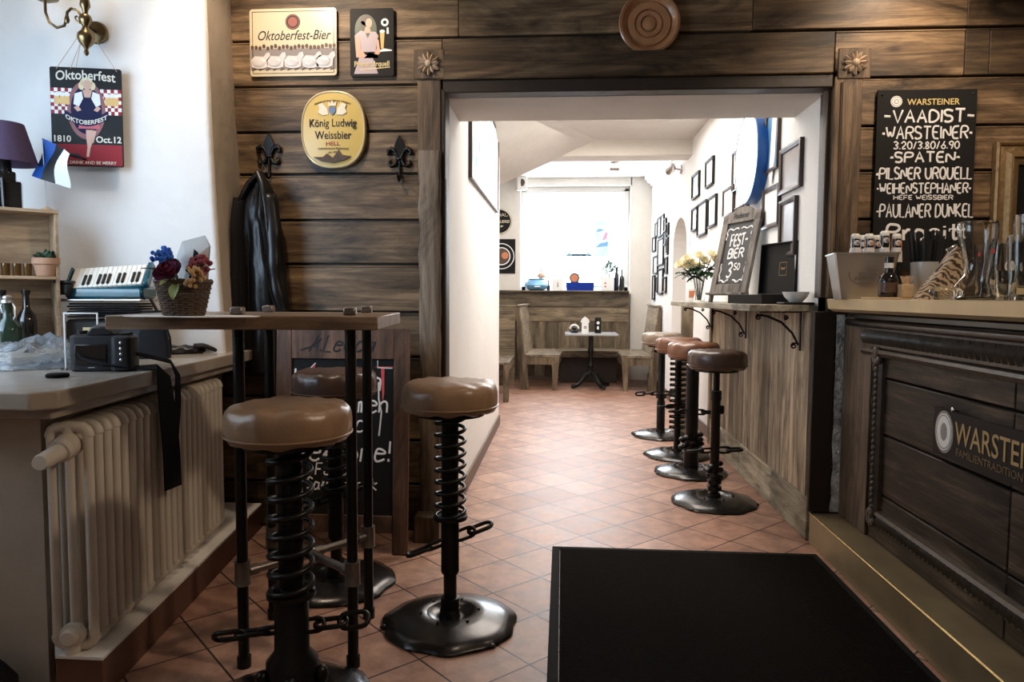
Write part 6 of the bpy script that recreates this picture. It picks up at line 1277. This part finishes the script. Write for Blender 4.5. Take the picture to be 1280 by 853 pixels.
gal = [(816, 819.8, 295, 314, 'left edge, second row'), (819.3, 822.2, 277, 295, 'upper left, beside the top pair'), (822.4, 826.2, 270, 296, 'left one of the top pair'), (826.4, 830.2, 267, 293, 'right one of the top pair'), (830.4, 833, 272, 289, 'right of the top pair'), (834, 836, 278, 293, 'upper right corner'), (822.8, 829.6, 296, 331, 'large one in the centre'), (830.3, 833, 291, 306, 'right of the large centre one, upper'), (833.3, 835.3, 296, 318, 'right edge, beside the arch'), (817, 822.3, 319, 342, 'left edge, third row'), (831.6, 834.4, 321, 342, 'right side, third row'), (816, 818.9, 344, 375, 'lower left corner'), (820.5, 822.6, 346, 366, 'bottom row, second from the left'), (823, 829, 335, 368, 'bottom row, large middle one'), (829.6, 833, 346, 366, 'bottom row, right end')]
for xl, xr, yt, yb, lb in gal: wallpic('small dark framed photo in the arch-side cluster, '+lb, xl, xr, yt, yb, M_photo, M_frameblack, 0.022, 'cluster of photos left of the arched doorway')
# round lit sign
t = thing('round_lit_sign', 'round illuminated white sign with a blue rim on the corridor wall', 'lit sign', (XR-.001, 4.80, 2.10), Q); b = MB(); R_s = 0.29
b.lathe([(R_s, 0), (R_s+.004, 0.004), (R_s+.004, 0.070), (R_s, 0.074), (R_s-.012, 0.074), (R_s-.012, 0.02), (0, 0.02)], n=56, R=RX(PI/2)); b.obj('rim', flat('sign_rim_blue', (0.01, 0.10, 0.36), .3), t, ang=30)
b = MB(); b.lathe([(R_s-.012, 0.064), (R_s-.02, 0.072), (0, 0.074)], n=56, R=RX(PI/2)); b.obj('lit_face', M_glow, t)
b = MB()
for k in range(3): b.prism(rect(-.12, .06-.05*k, .12, .075-.05*k), -0.0765, -0.075)
b.obj('face_print', flat('face_grey', (0.55, 0.56, 0.60)), t)
# small spot lamp
p = PX(852, 212, XR); t = thing('wall_spot', 'small chrome spot lamp high on the wall above the arch', 'lamp', (XR, p.y, p.z), Q); b = MB(); b.lathe([(0, 0), (0.05, 0), (0.045, 0.02), (0, 0.025)], n=20, R=RX(PI/2)); b.cyl((0, -0.02, 0), (0, -0.09, 0.02), 0.012, n=10); b.obj('mount', M_chrome, t); b = MB(); b.tube([(-0.08, -0.12, 0.0), (-0.02, -0.11, 0.015), (0.02, -0.10, 0.03), (0.05, -0.10, 0.04)], [0.05, 0.055, 0.04, 0.02], 16); b.obj('lamp_head', M_chrome, t)
# small blue sticker
p = PX(861, 303, XR); tag(MB().box((0, -.002, 0), (0.12, 0.003, 0.11)).obj('blue_card', flat('sticker_blue', (0.12, 0.42, 0.78), .4), loc=(XR-.0005, p.y, p.z), rz=Q), 'small bright blue card on the wall above the roses', 'card')
# left corridor picture
t = thing('large_picture', 'large blue-white picture, window reflection painted in, thin frame, high on the left corridor wall', 'picture', (XL+.002, 5.38, 2.27), PI/2); b = MB(); W3, H3 = 1.86, 0.68; molding(b, W3, H3, [(0, 0), (0, -.022), (.012, -.022), (.012, 0)]); b.obj('frame', M_frame, t)
b = MB(); b.box((0, -.01, 0), (W3-.02, .006, H3-.02)); b.obj('print', M_paper, t); b = MB(); rnd = random.Random(31)  # white ground carries the window's reflection as colour
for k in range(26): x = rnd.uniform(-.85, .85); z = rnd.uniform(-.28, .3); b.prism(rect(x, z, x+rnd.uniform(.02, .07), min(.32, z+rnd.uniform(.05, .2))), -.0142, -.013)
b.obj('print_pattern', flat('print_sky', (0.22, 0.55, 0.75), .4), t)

# ------------------------------------------------------------------ the back room
# back bench: panelled back with cap, seat
t = thing('long_bench', 'brown panelled bench along the back wall under the window', 'bench', (0, 10.28, 0)); X0, X1 = -1.7, 0.94
b = MB(); b.tone = .5; b.box(((X0+X1)/2, 0.02, 1.272), (X1-X0, 0.14, 0.024), 0.004); b.obj('cap_board', M_benchx, t)
b = MB(); b.tone = .25; b.box(((X0+X1)/2, 0.03, 1.155), (X1-X0, 0.05, 0.205), 0.003); b.tone = .75; b.box((-0.42, 0.035, 0.945), (2.55, 0.04, 0.205), 0.003); b.box((0.895, 0.035, 0.945), (0.09, 0.04, 0.205), 0.003); b.obj('back_rails', M_benchx, t)
b = MB(); x = X0; rnd = random.Random(14)
while x < X1-.01: e = min(X1, x+rnd.uniform(.12, .22)); b.tone = rnd.random(); b.box(((x+e)/2, 0.04, 0.44), (e-x-.004, 0.03, 0.80), 0.002); x = e
b.obj('back_panels', M_benchz, t)
b = MB(); b.tone = .5; b.box((0.36, -0.28, 0.45), (0.80, 0.56, 0.03), 0.004); b.box((0.36, -0.545, 0.405), (0.80, 0.02, 0.06), 0.003); b.obj('seat', M_benchx, t)
b = MB(); b.box((0.36, -0.3, 0.20), (0.80, 0.03, 0.39), 0.002); b.obj('kick_board', M_darkboard, t)
def sidebench(label, x0, sgn, kb=0.45, rz=0.0):
    """side bench along y; x0 = open seat edge, back on the side sgn"""
    t = thing('side_bench', label, 'bench', (x0, 9.08, 0), rz, 'wooden side benches of the back booth'); L = 1.14
    b = MB(); b.tone = .6; b.slab([(0, 0), (sgn*kb, 0), (sgn*kb, L), (0, L)] , 0.425, 0.455); b.obj('seat', M_benchy, t)
    b = MB(); b.tone = .5; b.box((sgn*(kb/2+.02), 0.02, 0.375), (kb-.08, 0.025, 0.095), 0.003); b.box((sgn*0.02, L/2, 0.375), (0.022, L-.05, 0.095), 0.003); b.obj('apron', M_benchz, t)
    b = MB(); b.tone = .7; b.prism([(sgn*0.005, 0.425), (sgn*0.105, 0.425), (sgn*0.085, 0.0), (sgn*0.035, 0.0)], 0, 0.035); b.obj('leg', M_benchz, t)
    b = MB(); b.tone = .4; b.prism([(sgn*(kb-.06), 0.0), (sgn*(kb+.05), 0.0), (sgn*(kb+.10), 0.6), (sgn*(kb+.10), 1.07), (sgn*(kb+.085), 1.07), (sgn*(kb), 0.455), (sgn*(kb-.02), 0.425)], 0, 0.035); b.obj('end_panel', M_benchz, t)
    b = MB(); b.tone = .8; b.add([(sgn*(kb-.012), 0.036, .456), (sgn*(kb-.012), L, .456), (sgn*(kb+.073), L, 1.085), (sgn*(kb+.073), 0.036, 1.085), (sgn*(kb+.012), 0.036, .456), (sgn*(kb+.012), L, .456), (sgn*(kb+.097), L, 1.085), (sgn*(kb+.097), 0.036, 1.085)], [(0, 1, 2, 3), (7, 6, 5, 4), (0, 4, 5, 1), (1, 5, 6, 2), (2, 6, 7, 3), (3, 7, 4, 0)]); b.box((sgn*(kb+.075), L/2, 1.085), (0.05, L, 0.02), 0.003); b.obj('backrest', M_benchy, t)
sidebench('weathered wooden side bench left of the small bistro table', -0.03, -1, 0.45, -0.05); sidebench('weathered wooden side bench right of the small bistro table', 0.745, 1, 0.39)
t = thing('corner_bench', 'wooden bench end peeping out past the left corridor wall', 'bench', (-0.60, 8.0, 0)); b = MB(); b.tone = .5; b.box((-0.45, 0.5, 0.44), (0.90, 1.0, 0.03), 0.004); b.obj('seat', M_benchy, t); b = MB(); b.tone = .6; b.box((-0.03, 0.03, 0.2125), (0.06, 0.06, 0.425), 0.003); b.box((-0.03, 0.5, 0.375), (0.03, 0.9, 0.09), 0.003); b.obj('leg', M_benchz, t)
b = MB(); b.tone = .7
for k in range(4): b.tone = .4+.12*k; b.box((-0.45-.0, 1.02, 0.16+.24*k+.02), (0.90, 0.03, 0.236), 0.003)
b.box((-0.45, 1.02, 1.075), (0.92, 0.05, 0.02), 0.003); b.obj('backrest', M_benchx, t)
# bistro table
t = thing('bistro_table', 'small square table on an ornate cast iron foot between the back benches', 'table', (0.375, 9.40, 0)); b = MB(); b.box((0, 0, 0.712), (0.68, 0.56, 0.026), 0.005); b.obj('tabletop', mat('table_laminate', (0.42, 0.42, 0.44), 0.2), t)
b = MB(); b.lathe([(0, 0.16), (0.055, 0.16), (0.06, 0.18), (0.035, 0.21), (0.028, 0.26), (0.042, 0.30), (0.028, 0.34), (0.026, 0.44), (0.040, 0.47), (0.040, 0.50), (0.034, 0.52), (0.032, 0.69), (0.06, 0.70), (0, 0.70)], n=20); b.obj('column', M_iron, t)
for k in range(4):
    a = math.radians(35)+k*PI/2; d = Vector((math.cos(a), math.sin(a), 0)); MB().tube([d*0.02+Vector((0, 0, .19)), d*.09+Vector((0, 0, .17)), d*.17+Vector((0, 0, .085)), d*.23+Vector((0, 0, .04)), d*.285+Vector((0, 0, .035)), d*.30+Vector((0, 0, .018))], [0.035, 0.032, 0.03, 0.026, 0.028, 0.018], 10).obj('foot', M_iron, t)
TT = 0.725
t = thing('napkin_ring_holder', 'round black and white napkin holder on the bistro table', 'napkin holder', (PY(718, 400, 9.35).x, 9.35, TT)); b = MB(); b.tube([(0.055*math.cos(a), 0, 0.055+0.05*math.sin(a)) for a in [PI*i/12 for i in range(13)]], 0.012, 10); b.obj('arch', M_paper, t); b = MB(); b.ell((0, 0, 0.022), (0.06, 0.04, 0.022), 16, 8); b.ell((0, -.01, .05), (.028, .02, .028), 12, 7); b.obj('base', M_iron, t)
t = thing('house_ornament', 'white house-shaped ornament on the bistro table', 'ornament', (PY(731.5, 400, 9.36).x, 9.36, TT)); b = MB(); b.prism([(-.045, 0), (.045, 0), (.042, .14), (.06, .14), (.04, .185), (0, .215), (-.04, .185), (-.06, .14), (-.042, .14)], -.03, .03); b.obj('body', M_paper, t); b = MB(); ringq(b, 0, .075, .008, .018, -.0305, 20); b.obj('print', M_brownline, t)
t = thing('black_canister', 'black canister with white print on the bistro table', 'canister', (PY(747.5, 400, 9.36).x, 9.36, TT)); b = MB(); b.lathe([(0, 0), (.042, 0), (.043, .004), (.043, .19), (.036, .205), (0, .207)], n=24); b.obj('body', M_frameblack, t); b = MB(); b.prism(disc(0, .135, .02, 18), -.0445, -.0425); b.prism(rect(-.014, .05, .01, .09), -.0445, -.0425); b.obj('print', M_paper, t)
# things on the window ledge
WZ = 1.284; WY = 10.42
def ledge(px, Y=WY): return (PY(px, 360, Y).x, Y, WZ)
t = thing('blue_bowl', 'round blue glass bowl at the left end of the window ledge', 'bowl', ledge(670.5)); b = MB(); b.lathe([(0, 0), (.10, 0), (.155, .03), (.175, .075), (.15, .125), (.115, .155), (.13, .172), (.125, .172), (.10, .155), (.13, .12), (.15, .075), (.12, .02), (0, .015)], n=36); b.obj('glass_body', M_bowlblue, t)
b = MB(); b.tube([(-.02, -.175, .05), (.02, -.176, .05), (.06, -.165, .05)], [.03, .034, .02], 8, sq=.25); b.obj('label', M_photo, t)
t = thing('bird_ornament', 'small brown ornament on a rod behind the blue bowl', 'ornament', ledge(676, 10.60)); b = MB(); b.tube([(0, 0, 0), (0, 0, .33)], .012, 10); b.ell((0, 0, .22), (.055, .045, .045), 14, 8); b.ell((.045, 0, .205), (.03, .025, .018), 10, 6); b.obj('body', M_terracotta, t)
t = thing('small_bottle', 'small dark bottle just right of the blue bowl', 'bottle', ledge(685.5)); b = MB(); b.lathe([(0, 0), (.022, 0), (.022, .07), (.010, .09), (.010, .15), (0, .15)], n=16); b.obj('glass_body', M_darkglass, t)
t = thing('white_box', 'white carton with a black mark beside the cobalt planter', 'box', ledge(697)); b = MB(); b.box((0, 0, .085), (.15, .09, .17), .003); b.obj('carton', M_paper, t); b = MB(); b.prism([(-.004, .05), (.008, .05), (.006, .12), (0, .125)], -.0465, -.0455); b.obj('print', M_ink, t)
t = thing('cobalt_planter', 'long cobalt blue planter in the middle of the window ledge', 'planter', ledge(725)); b = MB(); b.loft([[(x*.205*k_, y_*.05*k_, z) for x, y_ in ((-1, -1), (1, -1), (1, 1), (-1, 1))] for z, k_ in ((0, .93), (.12, 1.0), (.12, .92), (.10, .9))]); b.obj('trough', M_cobalt, t, ang=20)
q = ledge(718); t = thing('kitchen_scale', 'antique scale with an orange dial and a teal beam on the window ledge', 'scale', (q[0], 10.50, WZ)); b = MB()
for x in (-.05, .05): b.tube([(x, 0, 0), (x*.9, 0, .16), (x*.5, 0, .24)], .007, 8)
b.tube([(.06, 0.01, .0), (.06, .01, .52)], .006, 8); b.obj('stand', M_iron, t); b = MB(); b.lathe([(0, -.012), (.068, -.012), (.072, 0), (.068, .014), (0, .014)], (0, -.01, .185), 28, RX(PI/2)); b.obj('dial', M_orange, t); b = MB(); ringq(b, 0, .185, .055, .074, -.026, 28); b.obj('dial_ring', M_brownline, t); b = MB(); b.tube([(-.10, .01, .52), (.22, .01, .52)], .018, 8)
for x in (-.08, .20): b.lathe([(0, 0), (.06, 0), (.02, .045), (0, .05)], (x, .01, .50), 14)
b.obj('beam', flat('teal_paint', (.004, .05, .07), .6), t)
t = thing('leafy_plant', 'grey-green bushy plant behind the white card on the window ledge', 'plant', ledge(761, 10.54)); b = MB(); rnd = random.Random(15)
b.lathe([(0, 0), (.05, 0), (.06, .09), (0, .09)], n=16)
for k in range(70): v = Vector((rnd.gauss(0, 1), rnd.gauss(0, 1), rnd.gauss(0, .8))).normalized(); c = Vector((0, 0, .25)); p_ = c+v*rnd.uniform(.06, .14); leafblade(b, p_, p_+v*.06+Vector((rnd.uniform(-.02, .02), 0, .02)), .045)
b.tube([(0, 0, .08), (0, 0, .25)], .012, 6); b.obj('foliage', mat('grey_green_leaf', (.14, .20, .16), .6, noise_amt=.5), t)
t = thing('white_card', 'white box card with two red dots under the bushy plant', 'box', ledge(759.5, 10.40)); b = MB(); b.box((0, 0, .095), (.18, .06, .19), .002); b.obj('carton', M_paper, t); b = MB(); b.prism(disc(-.035, .11, .013, 14), -.0315, -.0305); b.prism(disc(-.035, .06, .013, 14), -.0315, -.0305); b.obj('print', M_chalkred, t); b = MB(); b.box((.094, 0, .095), (.006, .062, .19)); b.obj('blue_side', M_cobalt, t)
bottle('cone_bottle', ledge(770.5, 10.42), .34, .034, 'slim dark bottle touching the white card on the ledge', M_darkglass, 'dark bottles on the window ledge', neck=.5); bottle('cone_bottle', ledge(777, 10.44), .31, .038, 'slim dark bottle at the right end of the ledge', M_darkglass, 'dark bottles on the window ledge', neck=.32)
# window poster
p0, p1 = PY(744, 277, 10.585), PY(761, 321, 10.585); t = thing('window_poster', 'pale blue poster with a pink patch stuck in the back window', 'poster', ((p0.x+p1.x)/2, 10.585, (p0.z+p1.z)/2)); w_, h_ = p1.x-p0.x, p0.z-p1.z
MB().box((0, 0, 0), (w_, .003, h_)).obj('sheet', M_bluewhite, t); b = MB(); b.prism([(.0, -.02), (.06, .0), (.08, .09), (.05, .10)], -.0028, -.0016); b.obj('pink_patch', flat('print_pink', (.60, .30, .50)), t); b = MB(); b.prism([(-.09, -.12), (.08, -.10), (.085, -.04), (-.02, -.06)], -.0026, -.0016); b.prism([(-.08, .10), (.0, .12), (.02, .14), (-.06, .15)], -.0026, -.0016); b.obj('blue_patch', flat('print_blue', (.16, .38, .66)), t)
# signs on the back wall
p = PY(624, 277, 10.39); t = thing('round_sign', 'round black and cream brewery sign on the back wall', 'sign', (p.x, 10.398, p.z)); b = MB(); b.lathe([(0, 0), (.18, 0), (.185, .006), (.175, .014), (0, .012)], n=44, R=RX(PI/2)); b.obj('disc', M_signblack, t); b = MB(); ringq(b, 0, 0, .168, .183, -.0145, 44); b.font('HAUS', .07, 0.07, .07, -.0125); b.font('BRAUEREI', .055, .03, -.02, -.0125, bold=.02); b.prism([(.02, -.06), (.13, -.06), (.10, -.10), (.02, -.12)], -.013, -.012); b.obj('lettering', M_signcream, t)
p0, p1 = PY(624, 299, 10.39), PY(644, 342, 10.39); t = thing('square_sign', 'square black sign with white rings below the round sign', 'sign', (p1.x-.24, 10.398, (p0.z+p1.z)/2)); h_ = p0.z-p1.z; b = MB(); b.box((0, -.006, 0), (.48, .012, h_), .002); b.obj('panel', M_signblack, t); b = MB(); ringq(b, 0.04, 0, .175, .187, -.0125, 40); ringq(b, .04, 0, .115, .130, -.0125, 40); b.obj('rings', M_paper, t); b = MB(); b.prism(disc(.04, 0, .113, 30), -.0132, -.0122); b.obj('inner_disc', M_brownline, t); b = MB(); b.prism(disc(.09, .01, .05, 18), -.0142, -.0132); b.obj('orange_print', M_orange, t)
# ceiling spot and corner speaker
p = PZ(768, 203, 2.9); t = thing('ceiling_spot', 'small grey spot lamp on the back room ceiling', 'lamp', (p.x, p.y, 2.9)); b = MB(); b.lathe([(0, 0), (.05, 0), (.045, -.02), (0, -.022)], n=20); b.tube([(0, 0, -.015), (0, 0, -.05)], .01, 8); b.tube([(-.06, 0, -.07), (.06, 0, -.07)], [.035, .045], 14); b.obj('lamp_head', M_steel, t)
p = PY(652, 230, 10.38); t = thing('corner_speaker', 'small pale loudspeaker high on the back wall over the window corner', 'speaker', (p.x, 10.398, p.z)); b = MB(); b.box((0, -.09, 0), (.15, .12, .20), .012, rz=.3); b.obj('cabinet', M_cream, t); b = MB(); b.cyl((0, 0, 0), (0, -.05, 0), .02, n=10); b.obj('bracket', M_iron, t); b = MB(); b.lathe([(0, .155), (.05, .153), (.055, .148)], n=18, R=RX(PI/2) ); b.obj('cone', M_wicker, t)
